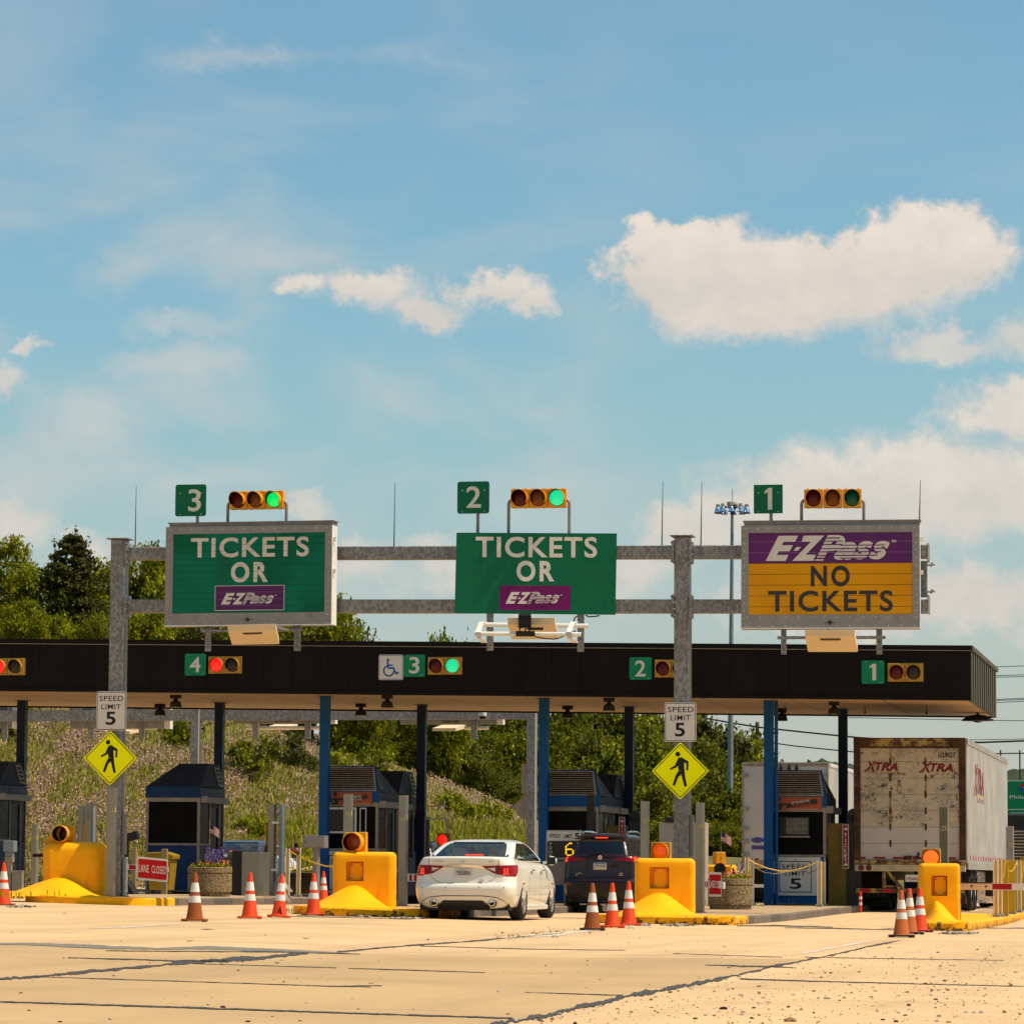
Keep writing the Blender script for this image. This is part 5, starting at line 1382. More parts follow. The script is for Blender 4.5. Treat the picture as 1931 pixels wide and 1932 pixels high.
KEYS = ('w', 'yr', 'yf', 'rr', 'rf', 'br', 'bf')
def lev(levels, z):
    if z <= levels[0][0]: return levels[0][1:]
    for a, b_ in zip(levels[:-1], levels[1:]):
        if z <= b_[0]:
            t = (z - a[0]) / (b_[0] - a[0]); return tuple(p + (q - p) * t for p, q in zip(a[1:], b_[1:]))
    return levels[-1][1:]
def half(par, nr=8, nc=7, ns=26, taper=.03):
    w, yr, yf, rr, rf, br, bf = par; out = []
    for i in range(nr + 1):
        x = (w - rr) * i / nr; out.append((x, yr + br * (x / w) ** 2))
    yc = out[-1][1]
    for i in range(1, nc + 1):
        t = rad(90 * i / nc); out.append((w - rr + rr * math.sin(t), yc + rr * 1.25 * (1 - math.cos(t))))
    ys = out[-1][1]
    xf = (w - rf); yfc = yf - bf * (xf / w) ** 2; ye = yfc - rf * 1.6
    for i in range(1, ns):
        out.append((w, ys + (ye - ys) * i / ns))
    for i in range(nc):
        t = rad(90 * (1 - i / nc)); out.append((w - rf + rf * math.sin(t), yfc - rf * 1.6 * (1 - math.cos(t))))
    for i in range(nr + 1):
        x = xf * (1 - i / nr); out.append((x, yf - bf * (x / w) ** 2))
    ym = (yr + yf) / 2; L = (yf - yr) / 2
    return [(x * (1 - taper * ((y - ym) / L) ** 4), y) for x, y in out]
def loft(levels, zs, ztop=None, zref=None, zfix=0.55, mi_fn=None, nr=8, nc=7, ns=26, caps=True):
    b = MB(); rings = []
    for z in zs:
        h = half(lev(levels, z), nr, nc, ns); ring = h + [(-x, y) for x, y in h[-2:0:-1]]
        pts = []
        for x, y in ring:
            zz = z
            if ztop and z > zfix: zz = zfix + (z - zfix) * (ztop(y) - zfix) / (zref - zfix)
            pts.append((x, y, zz))
        rings.append(pts)
    n = len(rings[0]); hn = len(h)
    vs = [p for r in rings for p in r]; fs = []; ms = []
    for k in range(len(zs) - 1):
        for i in range(n):
            j = (i + 1) % n; fs.append((k*n+i, k*n+j, (k+1)*n+j, (k+1)*n+i))
            ii = i if i < hn - 1 else n - 1 - i
            ms.append(mi_fn(k, ii) if mi_fn else 0)
    if caps:
        for k, o in ((0, 0), (len(zs) - 1, len(zs) - 1)):
            for i in range(hn - 1):
                a, c = i, i + 1; d, e = (n - i) % n, n - i - 1
                f = [o*n+a, o*n+c, o*n+e, o*n+d]
                f = list(dict.fromkeys(f))
                fs.append(tuple(f if k else f[::-1])); ms.append(mi_fn(k, -1) if mi_fn else 0)
    b.add(vs, fs); b.m = ms
    return b
def subsurf(o, lv=1):
    m = o.modifiers.new('Subdivision', 'SUBSURF'); m.levels = lv; m.render_levels = lv
def cut_arches(o, wheels, r, xin, material):
    cut = []
    for yc, zc in wheels:
        for sx in (-1, 1):
            b = MB(); b.cyl((sx * xin, yc, zc), (sx * 1.4, yc, zc), r, n=40); c = b.build('cutter', material); cut.append(c)
            m = o.modifiers.new('Boolean', 'BOOLEAN'); m.operation = 'DIFFERENCE'; m.solver = 'EXACT'; m.object = c
            try: m.material_mode = 'TRANSFER'
            except Exception: pass
    bpy.context.view_layer.update()
    me = bpy.data.meshes.new_from_object(o.evaluated_get(bpy.context.evaluated_depsgraph_get()))
    o.modifiers.clear(); o.data = me
    me.polygons.foreach_set('use_smooth', [True] * len(me.polygons)); me.set_sharp_from_angle(angle=rad(38))
    for c in cut: bpy.data.objects.remove(c)
class Skin:
    """points on the outside of a lofted body: s = distance round from the rear middle, z = height"""
    def __init__(s, levels): s.l = levels
    def pt(s, d, z):
        h = half(lev(s.l, z), 24, 12, 40); sg = 1 if d >= 0 else -1; d = abs(d); acc = 0
        for p, q in zip(h[:-1], h[1:]):
            e = math.hypot(q[0] - p[0], q[1] - p[1])
            if acc + e >= d:
                t = (d - acc) / e; return Vector((sg * (p[0] + (q[0] - p[0]) * t), p[1] + (q[1] - p[1]) * t, z))
            acc += e
        return Vector((0, h[-1][1], z))
    def off(s, d, z, o):
        p = s.pt(d, z); a = s.pt(d + .01, z) - s.pt(d - .01, z); c = s.pt(d, z + .01) - s.pt(d, z - .01)
        n = a.cross(c)
        if n.length < 1e-9: return p
        n.normalize()
        if n.dot(Vector((p.x, p.y - 2, 0))) < 0: n = -n
        return p + n * o
    def strip(s, b, d0, d1, lo, hi, o=.006, n=14, m=4, mi=0, edge=True):
        vs = []; fs = []
        for i in range(n + 1):
            d = d0 + (d1 - d0) * i / n; a = lo(d) if callable(lo) else lo; c = hi(d) if callable(hi) else hi
            for j in range(m + 1): vs.append(s.off(d, a + (c - a) * j / m, o))
        k0 = len(vs)
        for i in range(n):
            for j in range(m): q = i*(m+1)+j; fs.append((q, q+m+1, q+m+2, q+1))
        if edge:
            for i in range(n + 1):
                d = d0 + (d1 - d0) * i / n; a = lo(d) if callable(lo) else lo; c = hi(d) if callable(hi) else hi
                vs += [s.off(d, a, -.01), s.off(d, c, -.01)]
            for i in range(n):
                fs.append((k0 + 2*i, k0 + 2*i + 2, (i+1)*(m+1), i*(m+1))); fs.append((i*(m+1)+m, (i+1)*(m+1)+m, k0 + 2*i + 3, k0 + 2*i + 1))
        return b.add(vs, fs, mi)
def pw_(*pts):
    def f(x):
        x = abs(x)
        if x <= pts[0][0]: return pts[0][1]
        for a, c in zip(pts[:-1], pts[1:]):
            if x <= c[0]: return a[1] + (c[1] - a[1]) * (x - a[0]) / (c[0] - a[0])
        return pts[-1][1]
    return f
def wheel(root, x, y, r, w, spokes=5, rim=ALU, facing=1):
    b = MB(); f = facing
    b.lathe([(r * .68, -w * .5), (r * .9, -w * .5), (r * .985, -w * .40), (r, -w * .2), (r, w * .2), (r * .985, w * .40), (r * .9, w * .5), (r * .68, w * .5), (r * .66, 0)], (x, y, r), 'x', 40, caps=False)
    b.m = [0] * len(b.f); t = b.build('wheel', TYRE, root, smooth=True, angle=40)
    b = MB(); xo = x + f * w * .42
    b.lathe([(r * .70, f * w * .48), (r * .66, f * w * .44), (r * .64, f * w * .1)], (x, y, r), 'x', 36, caps=False)
    for k in range(spokes):
        a = 2 * math.pi * k / spokes + .2; c, s_ = math.cos(a), math.sin(a)
        for da in (-.13, .13):
            c2, s2 = math.cos(a + da), math.sin(a + da); p0 = Vector((xo + f * .005, y + c * r * .10, r + s_ * r * .10)); p1 = Vector((xo - f * .0, y + c2 * r * .65, r + s2 * r * .65)); d = Vector((0, -s_, c)) * r * .030
            b.hexa([p0 - d, p0 + d, p0 + d + Vector((-f*.03, 0, 0)), p0 - d + Vector((-f*.03, 0, 0))], [p1 - d, p1 + d, p1 + d + Vector((-f*.03, 0, 0)), p1 - d + Vector((-f*.03, 0, 0))])
    b.cyl((xo - f * .03, y, r), (xo + f * .012, y, r), r * .13, n=14); b.build('rim', rim, t, smooth=True, angle=30)
    b = MB(); b.cyl((x - f * w * .1, y, r), (x - f * w * .05, y, r), r * .62, n=30); b.build('brake_disc', DARKM, t)
def number_plate(root, skin, z0, z1, w, text, col, small=None, band=None, tilt=0.0):
    p = skin.pt(0, (z0 + z1) / 2); y = p.y - .012
    b = MB(); b.prism(rrect(-w/2, w/2, z0, z1, .012), y - .012, y); pl = b.build('number_plate', WHITE, root)
    b = MB(); b.text(text, -w * .43, w * .43, z0 + (z1 - z0) * .24, z0 + (z1 - z0) * .74, y - .012, .003, .01); b.build('lettering', col, pl)
    if small:
        b = MB(); b.text(small, -w * .22, w * .22, z0 + (z1 - z0) * .80, z0 + (z1 - z0) * .93, y - .012, .003, .0); b.build('small_lettering', col, pl)
    if band:
        b = MB(); b.box(-w * .46, w * .46, y - .0145, y - .0122, z0 + .008, z0 + (z1 - z0) * .17); b.box(-w * .46, w * .46, y - .0145, y - .0122, z1 - (z1 - z0) * .17, z1 - .008, 1); b.build('colour_band', band, pl)

PLATEB = mat('plate_dark_blue', (0.02, 0.025, 0.10), 0.5)
SED = [(.19, .84, .17, 4.72, .30, .4, .10, .3), (.30, .885, .075, 4.84, .26, .42, .10, .3), (.42, .915, .02, 4.90, .24, .45, .10, .32), (.56, .925, .0, 4.90, .24, .48, .10, .34), (.615, .925, .02, 4.88, .24, .48, .10, .34),
       (.66, .922, .065, 4.86, .24, .5, .085, .34), (.76, .918, .085, 4.82, .26, .5, .08, .34), (.90, .905, .095, 4.75, .28, .5, .08, .34), (1.00, .875, .075, 4.66, .30, .5, .09, .34), (1.075, .83, .055, 4.6, .30, .5, .10, .34), (1.105, .80, .065, 4.55, .30, .5, .10, .34), (1.12, .76, .10, 4.5, .30, .5, .10, .34)]
def sed_top(y): return pw_((0, 1.12), (.5, 1.12), (.95, 1.09), (1.6, 1.05), (3.3, 1.02), (3.9, .99), (4.5, .86), (4.9, .72))(y)
SEDG = [(1.00, .80, .36, 4.0, .14, .3, .06, .25), (1.10, .785, .56, 3.78, .11, .3, .06, .25), (1.20, .745, .86, 3.48, .11, .28, .06, .22), (1.30, .695, 1.17, 3.15, .11, .26, .06, .2), (1.365, .65, 1.42, 2.88, .12, .26, .06, .18), (1.40, .61, 1.62, 2.70, .15, .26, .06, .15), (1.425, .54, 1.80, 2.50, .22, .26, .06, .12), (1.436, .40, 1.95, 2.35, .22, .2, .04, .1)]
def sedan(paint, label, P, detailed=True):
    root = thing('sedan', label, 'car', Vector((P.x, P.y, P.z)), -YAW)
    ax = (1.03, 3.805); R = .345
    zs = [.19, .24, .30, .36, .42, .49, .56, .59, .615, .64, .66, .70, .76, .83, .90, .95, 1.00, 1.04, 1.075, 1.105, 1.12]
    b = loft(SED, zs, sed_top, 1.12); o = b.build('body', paint, root, smooth=True, angle=60); subsurf(o)
    cut_arches(o, [(a, R) for a in ax], .385, .58, BLKP)
    nr, nc, ns = 8, 7, 26
    zg_ = [1.00, 1.05, 1.10, 1.15, 1.20, 1.25, 1.30, 1.335, 1.365, 1.385, 1.40, 1.415, 1.425, 1.436]
    def mi(k, i):
        if i < 0 or k >= 8: return 0
        if i < nr: return 1 if k >= 2 else 0
        if i < nr + nc + 1: return 0
        if i < nr + nc + ns: return 1 if (k >= 1 and (i - nr - nc) not in (11, 12) and i < nr + nc + ns - 1) else (2 if (k >= 1 and (i - nr - nc) in (11, 12)) else 0)
        return 1 if (k >= 1 and i > nr + ns + 2 * nc - 3) else 0
    b = loft(SEDG, zg_, None, None, mi_fn=mi); b2 = b.build('cabin', [paint, CGLASS, BLKP], root, smooth=True, angle=60); subsurf(b2)
    sk = Skin(SED); skg = Skin(SEDG)
    b = MB(); b.box(-.70, .70, .75, 3.7, .95, 1.09); b.box(-.66, .66, .70, 1.25, 1.05, 1.128); b.build('interior', DINT, root)
    b = MB()
    for x in (-.36, .36):
        b.ball((x, 1.55, 1.21), .12, 2, 0, (1.15, .5, .75)); b.ball((x, 1.55, 1.10), .2, 2, 0, (1.3, .5, .6))
        b.ball((x, 2.45, 1.20), .12, 2, 0, (1.1, .5, .85)); b.ball((x, 2.45, 1.02), .24, 2, 0, (1.0, .5, 1))
    b.ball((0, 1.5, 1.12), .12, 2, 0, (1.1, .5, .6)); b.build('headrests', SEAT, root, smooth=True)
    b = MB(); b.box(-.16, .16, 1.02, 1.10, 1.125, 1.165); b.build('high_brake_light', BRAKE, root)
    # dark band round the rear window
    b = MB(); skg.strip(b, -.70, .70, 1.105, 1.125, .006, 20, 1); skg.strip(b, -.47, .47, 1.362, 1.382, .006, 20, 1)
    for s_ in (-1, 1): skg.strip(b, s_ * .66, s_ * .70, 1.12, 1.15, .006, 3, 2)
    b.build('window_seal', BLKP, root, smooth=True)
    # tail lights wrap round the corners
    for s_ in (-1, 1):
        b = MB(); lo = pw_((.35, .945), (.43, .885), (.56, .815), (.80, .775), (1.02, .77), (1.14, .85), (1.19, .94)); hi = pw_((.35, .952), (.8, .965), (1.10, .972), (1.2, .968))
        sk.strip(b, s_ * .35, s_ * 1.19, lo, hi, .008, 30, 5); t = b.build('tail_light', TAILR, root, smooth=True, angle=50)
        b = MB(); sk.strip(b, s_ * .44, s_ * .57, pw_((.44, .905), (.57, .855)), pw_((.44, .915), (.57, .925)), .012, 8, 2); b.build('reversing_light', REVW, t, smooth=True)
        b = MB(); sk.strip(b, s_ * .615, s_ * .622, .80, .965, .011, 2, 2); b.build('joint', BLKP, t)
        b = MB()
        for i in range(2):
            for j in range(3): sk.strip(b, s_ * (.72 + i * .05), s_ * (.75 + i * .05), .815 + j * .035, .838 + j * .035, .012, 2, 1)
        sk.strip(b, s_ * .70, s_ * .83, .803, .81, .012, 4, 1)
        b.build('brake_led', BRAKE, t)
    b = MB(); sk.strip(b, -.37, .37, pw_((0, .935), (.30, .925), (.37, .885)), pw_((0, .980), (.30, .965), (.37, .915)), .018, 24, 3); b.build('chrome_bar', CHROME, root, smooth=True)
    # seams and the dark line over the lower apron
    b = MB(); f = pw_((0, .655), (.42, .658), (.52, .70), (.60, .79)); sk.strip(b, -.60, .60, lambda d: f(d) - .004, lambda d: f(d) + .004, .002, 40, 1, edge=False)
    for s_ in (-1, 1): sk.strip(b, s_ * .63, s_ * .638, .96, 1.09, .002, 1, 4, edge=False)
    g_ = pw_((0, .425), (.35, .425), (.60, .40), (.74, .34), (.84, .225)); sk.strip(b, -.84, .84, lambda d: g_(d) - .006, lambda d: g_(d) + .006, .003, 40, 1, edge=False)
    b.build('seam', BLKP, root)
    b = MB(); sk.strip(b, -.47, .47, .20, pw_((0, .345), (.36, .345), (.47, .24)), .012, 30, 3)
    b.box(-.80, .80, .25, 1.6, .17, .30); b.box(-.72, .72, 1.6, 4.2, .16, .22); b.build('underbody', BLKP, root, smooth=True, angle=40)
    for s_ in (-1, 1):
        p = sk.pt(s_ * .52, .31); x, y, z = p
        b = MB(); b.lathe([(.052, .3), (.062, -.015), (.066, -.03), (.054, -.035), (.048, .02), (.045, .3)], (x, y, z), 'y', 26); e = b.build('exhaust_tip', CHROME, root, smooth=True)
        b = MB(); b.lathe([(.0, .02), (.047, .02)], (x, y, z), 'y', 20); b.build('bore', VISIN, e)
        b = MB(); b.lathe([(.068, .01), (.085, .0), (.085, .05)], (x, y - .008, z), 'y', 20); b.build('bezel', BLKP, e, smooth=True)
    b = MB()
    for s_ in (-1, 1):
        for d in (.30, .74): p = sk.off(s_ * d, .575, .001); b.cyl(p + Vector((0, .005, 0)), p + Vector((0, -.003, 0)), .012, n=12)
    b.build('parking_sensor', ALU, root)
    b = MB(); p = sk.pt(0, 1.035)
    b.lathe([(.042, -.004), (.042, -.014), (.030, -.014), (.030, -.004)], (0, p.y, 1.035), 'y', 24); b.box(-.055, .055, p.y - .018, p.y - .004, 1.026, 1.044)
    b.text('MAXIMA', -.52, -.33, 1.015, 1.042, p.y + .025, .03, .0, .2, 1.3); b.text('SR', .47, .55, 1.015, 1.04, p.y + .025, .03, .0); b.build('badge', CHROME, root)
    number_plate(root, sk, .75, .905, .305, '758580N', PLATEB, 'New Jersey')
    # doors: seams, handles, mirror, sill on both sides
    for s_ in (-1, 1):
        W = lambda z: lev(SED, z)[0]
        b = MB()
        for y0, tl in ((1.62, -.12), (2.62, -.03), (3.42, .04)):
            q = [(s_ * (W(z) + .0025), y0 + tl * (1 - abs(z - .5) / .5), z) for z in (.30, .4, .5, .6, .7, .8, .9, .97)]
            for a, c in zip(q[:-1], q[1:]): b.add([a, c, (c[0], c[1] + .008, c[2]), (a[0], a[1] + .008, a[2])], [(0, 1, 2, 3)])
        b.build('door_seam', BLKP, root)
        for y0 in (1.72, 2.66):
            b = MB(); b.box(s_ * .905, s_ * .945, y0, y0 + .2, .865, .895); b.build('door_handle', CHROME, root, bevel=.008)
        b = MB(); b.ball((s_ * 1.0, 3.30, 1.06), .12, 2, 0, (.85, .55, .72)); b.box(s_ * .84, s_ * .95, 3.26, 3.36, 1.0, 1.05); m_ = b.build('door_mirror', paint, root, smooth=True)
        b = MB(); b.box(s_ * .92, s_ * 1.085, 3.225, 3.245, .99, 1.13); b.build('mirror_glass', BLKP, m_, bevel=.01)
        b = MB(); b.box(s_ * .83, s_ * .915, 1.42, 3.40, .17, .26); b.build('side_skirt', paint, root, bevel=.02)
        for a in ax: wheel(root, s_ * .80, a, R, .24, 5, mat('two_tone_rim', (.38, .36, .33), .35, .4) if 'two_tone_rim' not in MATS else MATS['two_tone_rim'], s_)
    return root
P = G(893, 1735); V = KF.v
sedan(WPEARL, 'pearl white sedan driving into the open lane', P - V * 1.03)
P = at(447, 1690, 96.0); P.z = zg(P.x, P.y) + .05
sil = sedan(SILVER, 'silver car behind the grey metal cabinet, half hidden by the closed lane booth', P - V * 1.2)

SUVL = [(.26, .82, .16, 4.5, .26, .4, .08, .25), (.36, .88, .06, 4.58, .24, .42, .08, .28), (.50, .912, .015, 4.6, .22, .45, .08, .3), (.63, .92, .0, 4.6, .22, .45, .08, .3), (.68, .92, .03, 4.58, .22, .45, .08, .3), (.72, .918, .06, 4.56, .22, .45, .07, .3),
        (.90, .912, .08, 4.5, .22, .45, .07, .3), (1.05, .90, .08, 4.42, .22, .45, .07, .3), (1.15, .87, .085, 4.35, .22, .45, .07, .3), (1.22, .78, .11, 4.3, .22, .45, .07, .3), (1.25, .71, .14, 4.25, .22, .45, .07, .3)]
def suv_top(y): return pw_((0, 1.25), (1.0, 1.22), (3.1, 1.14), (3.6, 1.10), (4.3, 1.0), (4.6, .85))(y)
SUVG = [(1.14, .74, .10, 3.75, .12, .3, .05, .22), (1.25, .69, .15, 3.6, .12, .3, .05, .22), (1.40, .645, .25, 3.25, .12, .28, .05, .2), (1.52, .60, .34, 2.98, .12, .26, .05, .18), (1.58, .605, .30, 2.84, .12, .26, .06, .18), (1.625, .585, .25, 2.70, .14, .26, .08, .16), (1.665, .54, .32, 2.5, .18, .26, .08, .14), (1.69, .44, .6, 2.2, .2, .2, .06, .1)]
def suv(paint, label, P, style, plate, pcol, band=None):
    root = thing('suv', label, 'suv', P, -YAW)
    ax = (.86, 3.52); R = .36
    zs = [.26, .31, .36, .43, .50, .57, .63, .655, .68, .70, .72, .80, .90, .98, 1.05, 1.10, 1.15, 1.19, 1.22, 1.25]
    b = loft(SUVL, zs, suv_top, 1.25); o = b.build('body', paint, root, smooth=True, angle=60); subsurf(o)
    cut_arches(o, [(a, R) for a in ax], .41, .56, BLKP)
    nr, nc, ns = 8, 7, 26
    zg_ = [1.14, 1.20, 1.25, 1.32, 1.40, 1.46, 1.52, 1.55, 1.58, 1.60, 1.625, 1.645, 1.665, 1.69]
    def mi(k, i):
        if i < 0 or k >= 7: return 0
        if i < nr: return 1 if k >= 2 else 0
        if i < nr + nc + 1: return 0
        if i < nr + nc + ns: return 1 if (k >= 1 and (i - nr - nc) not in (8, 14) and i < nr + nc + ns - 1) else 0
        return 1 if (k >= 1 and i > nr + ns + 2 * nc - 3) else 0
    b = loft(SUVG, zg_, mi_fn=mi); o = b.build('cabin', [paint, PGLASS], root, smooth=True, angle=60); subsurf(o)
    sk = Skin(SUVL); skg = Skin(SUVG)
    b = MB(); b.box(-.7, .7, .3, 3.4, 1.0, 1.2); b.build('interior', DINT, root)
    b = MB(); skg.strip(b, -.15, .15, 1.588, 1.606, .01, 10, 1); b.build('high_brake_light', BRAKE if style == 'maroon' else TAILD, root)
    b = MB(); sk.strip(b, -.80, .80, .27, pw_((0, .62), (.80, .60)), .010, 24, 3); b.box(-.8, .8, .25, 4.2, .22, .34); b.build('bumper_cladding', BLKP, root, smooth=True, angle=40)
    b = MB(); sk.strip(b, -.86, .86, .645, .665, .012, 24, 2)
    b.build('bumper_trim', paint, root, smooth=True)
    for s_ in (-1, 1):
        b = MB()
        sk.strip(b, s_ * .33, s_ * .82, pw_((.33, 1.115), (.82, 1.075)), pw_((.33, 1.135), (.60, 1.165), (.82, 1.185)), .010, 14, 3)
        sk.strip(b, s_ * .82, s_ * 1.12, pw_((.82, 1.045), (1.0, 1.05), (1.12, 1.10)), pw_((.82, 1.19), (1.12, 1.18)), .014, 10, 4); t = b.build('tail_light', TAILR, root, smooth=True, angle=50)
        if style == 'maroon':
            b = MB(); sk.strip(b, s_ * .80, s_ * .90, 1.07, 1.165, .02, 4, 3); b.build('brake_led', BRAKE, t, smooth=True)
        b = MB(); sk.strip(b, s_ * .66, s_ * .80, .57, pw_((.66, .585), (.80, .63)), .014, 6, 2); b.build('reflector', TAILD, root, smooth=True)
        b = MB(); pts = [(s_ * .52, .55, 1.66), (s_ * .53, .72, 1.715), (s_ * .54, 1.2, 1.735), (s_ * .54, 2.0, 1.735), (s_ * .53, 2.5, 1.70), (s_ * .52, 2.65, 1.66)]
        b.tube(pts, .022, 8); b.build('roof_rail', CHROME if style == 'maroon' else BLKP, root, smooth=True)
        b = MB(); b.ball((s_ * 1.0, 3.1, 1.14), .13, 2, 0, (.8, .5, .75)); b.box(s_ * .84, s_ * .95, 3.06, 3.16, 1.07, 1.12); b.build('door_mirror', paint, root, smooth=True)
        for a in ax: wheel(root, s_ * .79, a, R, .235, 5, ALU, s_)
    p = sk.pt(0, 1.165); b = MB()
    if style == 'maroon':
        b.lathe([(.050, -.004), (.050, -.016), (.040, -.016), (.040, -.004)], (0, p.y, 1.165), 'y', 24); b.lathe([(.022, -.004), (.022, -.016), (.014, -.016), (.014, -.004)], (0, p.y, 1.170), 'y', 18); b.box(-.036, .036, p.y - .016, p.y - .004, 1.178, 1.187)
        p = sk.pt(.5, .80); b.text('LE', .46, .54, .815, .84, p.y - .002, .01, .01, .2); b.text('AWD', .44, .54, .775, .80, p.y - .002, .01, .01, .2)
        b.text('HYBRID', -.58, -.42, .81, .84, p.y - .002, .01, .01); b.text('LE', -.58, -.53, .775, .80, p.y - .002, .01, .01)
    else: b.box(-.06, .06, p.y - .012, p.y, 1.15, 1.18)
    b.build('badge', CHROME, root)
    b = MB(); b.prism([(-.30, 1.275), (.02, 1.29), (.04, 1.275), (-.28, 1.25)][::-1], sk.pt(0, 1.2).y + .0, sk.pt(0, 1.2).y + .03); b.build('rear_wiper', BLKP, root)
    b = MB(); b.prism([(0.9, 1.68), (.98, 1.68), (1.02, 1.70), (.98, 1.755), (.95, 1.755)], -.018, .018, 'x'); b.build('antenna_fin', paint, root)
    if plate: number_plate(root, sk, .90, 1.055, .305, plate, pcol, None, band)
    return root
P = at(1142.5, 1717.5, 81.2); P.z = zg(P.x, P.y) + .03; P = P - V * .86
suv(MAROON, 'dark maroon suv with lit brake lights ahead of the white sedan', P, 'maroon', 'JZW-1545', PLATEB, [YPLA, BLUEI]).scale = (.92, 1, 1)
P = at(773, 1703, 113); P.z = zg(P.x, P.y)
s2 = suv(BLKPNT, 'black suv mostly hidden behind the steel post and the white sedan', P, 'black', None, PLATEB)
b = MB(); b.box(-.02 + .18, .12 + .18, .20, .21, 1.40, 1.44); b.build('window_sticker', YPLA, s2)

RUST, _b, _n = base_mat('rusty_cream_steel'); _co = _n.coord()
_c = _n.mix(_n.ramp(_n.noise(_co, 2.6, 9, 0.72), 0.44, 0.56), (0.36, 0.25, 0.075), (0.050, 0.022, 0.008))
_c = _n.mix(_n.ramp(_n.noise(_co, 7, 7, 0.7), 0.5, 0.62, 0, .9), _c, (0.095, 0.035, 0.008))
_n.link(_c, _b.inputs['Base Color']); _b.inputs['Roughness'].default_value = 0.8
RUSTD, _b, _n = base_mat('brown_rust'); _co = _n.coord()
_c = _n.mix(_n.ramp(_n.noise(_co, 3.5, 9, 0.75), 0.40, 0.62), (0.022, 0.010, 0.005), (0.085, 0.032, 0.007))
_c = _n.mix(_n.ramp(_n.noise(_co, 9, 6, 0.7), 0.60, 0.68, 0, .7), _c, (0.33, 0.20, 0.05))
_n.link(_c, _b.inputs['Base Color']); _b.inputs['Roughness'].default_value = 0.85
DOORU, _b, _n = base_mat('scuffed_cream_door'); _co = _n.coord(); _z = _n.xyz(_co)
_c = _n.mix(_n.ramp(_n.noise(_co, 0.9, 5), 0.35, 0.65), (0.50, 0.42, 0.29), (0.43, 0.37, 0.27))
_gr = _n.math('MULTIPLY', _n.ramp(_n.noise(_co, 1.5, 4), 0.44, 0.62), _n.ramp(_n.noise(_co, 22, 7, .8), 0.42, 0.60))
_c = _n.mix(_n.math('MULTIPLY', _gr, .85), _c, (0.12, 0.10, 0.095))
_sc = _n.math('MULTIPLY', _n.ramp(_n.noise(_n.mapping(_co, (.8, 1, 2.6)), 1.9, 3), 0.47, 0.56), _n.ramp(_n.noise(_co, 9, 8, .75), 0.53, 0.58))
_c = _n.mix(_sc, _c, (0.05, 0.042, 0.036))
for _x in (-.45, .37):
    _st = _n.math('MULTIPLY', _n.ramp(_n.math('ABSOLUTE', _n.math('SUBTRACT', _z[0], _x)), 0.01, 0.06, 1, 0), _n.ramp(_n.noise(_n.mapping(_co, (6, 6, 1)), 1.3, 5), 0.48, 0.62))
    _c = _n.mix(_n.math('MULTIPLY', _st, .75), _c, (0.20, 0.085, 0.015))
_n.link(_c, _b.inputs['Base Color']); _b.inputs['Roughness'].default_value = 0.6
DOORL = mat('pale_pinkish_door', (0.46, 0.41, 0.365), 0.55, 0, 0.06, 1.2, dirt=(0.36, 0.30, 0.24), dirt_amt=.4)
TSIDE = mat('ribbed_white_trailer_side', (0.56, 0.55, 0.52), 0.4, 0.1, 0.10, 0.8, dirt=(0.36, 0.33, 0.28), dirt_amt=.5)
TDRED = mat('dark_red_logo', (0.16, 0.010, 0.016), 0.5)
TAPE = mat('red_reflective_tape', (0.34, 0.006, 0.012), 0.45)
TWHT = mat('trailer_white_door', (0.44, 0.41, 0.385), 0.5, 0, 0.05, 1.0, dirt=(0.34, 0.30, 0.26), dirt_amt=.3)
def xtra(parent, x0, x1, z0, z1, y, lease, side=None):
    W, H = x1 - x0, z1 - z0
    def fin(b, m, nm):
        if side is not None: b.v = [(side - v[1], v[0], v[2]) for v in b.v]
        return b.build(nm, m, parent)
    b = MB(); sh = .28
    for c, a, d, e, f in (('X', .06, .40, .0, 1.0), ('T', .34, .56, .10, .92), ('R', .50, .76, .08, .90), ('A', .70, .99, .06, .86)):
        b.text(c, x0 + W * a, x0 + W * d, z0 + H * e, z0 + H * f, y, .004, .05, sh)
    b.prism([(x0, z0 - H*.02), (x0 + W*.07, z0 - H*.02), (x0 + W*.40, z1 + H*.03), (x0 + W*.33, z1 + H*.03)][::-1], y - .005, y)
    lg = fin(b, TDRED, 'logo')
    b = MB(); b.prism([(x0 + W*.075, z0), (x0 + W*.085, z0), (x0 + W*.40, z1), (x0 + W*.39, z1)][::-1], y - .0085, y - .0055); fin(b, WHITE, 'logo_stripe')
    b = MB(); b.box(x0 + W * .24, x0 + W * 1.04, y - .004, y, z0 - H * .015, z0 + H * .015); fin(b, YPLA, 'logo_line')
    b = MB(); b.text('LEASE', x0 + W * .34, x0 + W * 1.05, z0 - H * .20, z0 - H * .07, y, .004, .01, .2, 1.9); fin(b, TDRED, 'logo_lettering')
def trailer_wheels(root, ys, flap=True):
    for y in ys:
        for s_ in (-1, 1):
            b = MB()
            for xo in (.80, 1.13):
                b.lathe([(.30, -.13), (.47, -.13), (.51, -.09), (.515, 0), (.51, .09), (.47, .13), (.30, .13)], (s_ * xo, y, .515), 'x', 32, caps=False)
            w_ = b.build('wheel', TYRE, root, smooth=True); b = MB(); b.lathe([(.31, s_ * .05), (.29, s_ * .10), (.18, s_ * .02), (.10, s_ * .10), (0, s_ * .12)], (s_ * 1.13, y, .515), 'x', 24); b.build('rim', WPAINT, w_, smooth=True)
P = at(1716, 1722, 86.5); P.z = zg(P.x, P.y) + .02
tr = thing('box_trailer', 'rusty framed white box trailer with roll up rear door and red logos', 'trailer', P, -YAW)
HW, TZ, LT = 1.30, 4.03, 16.15
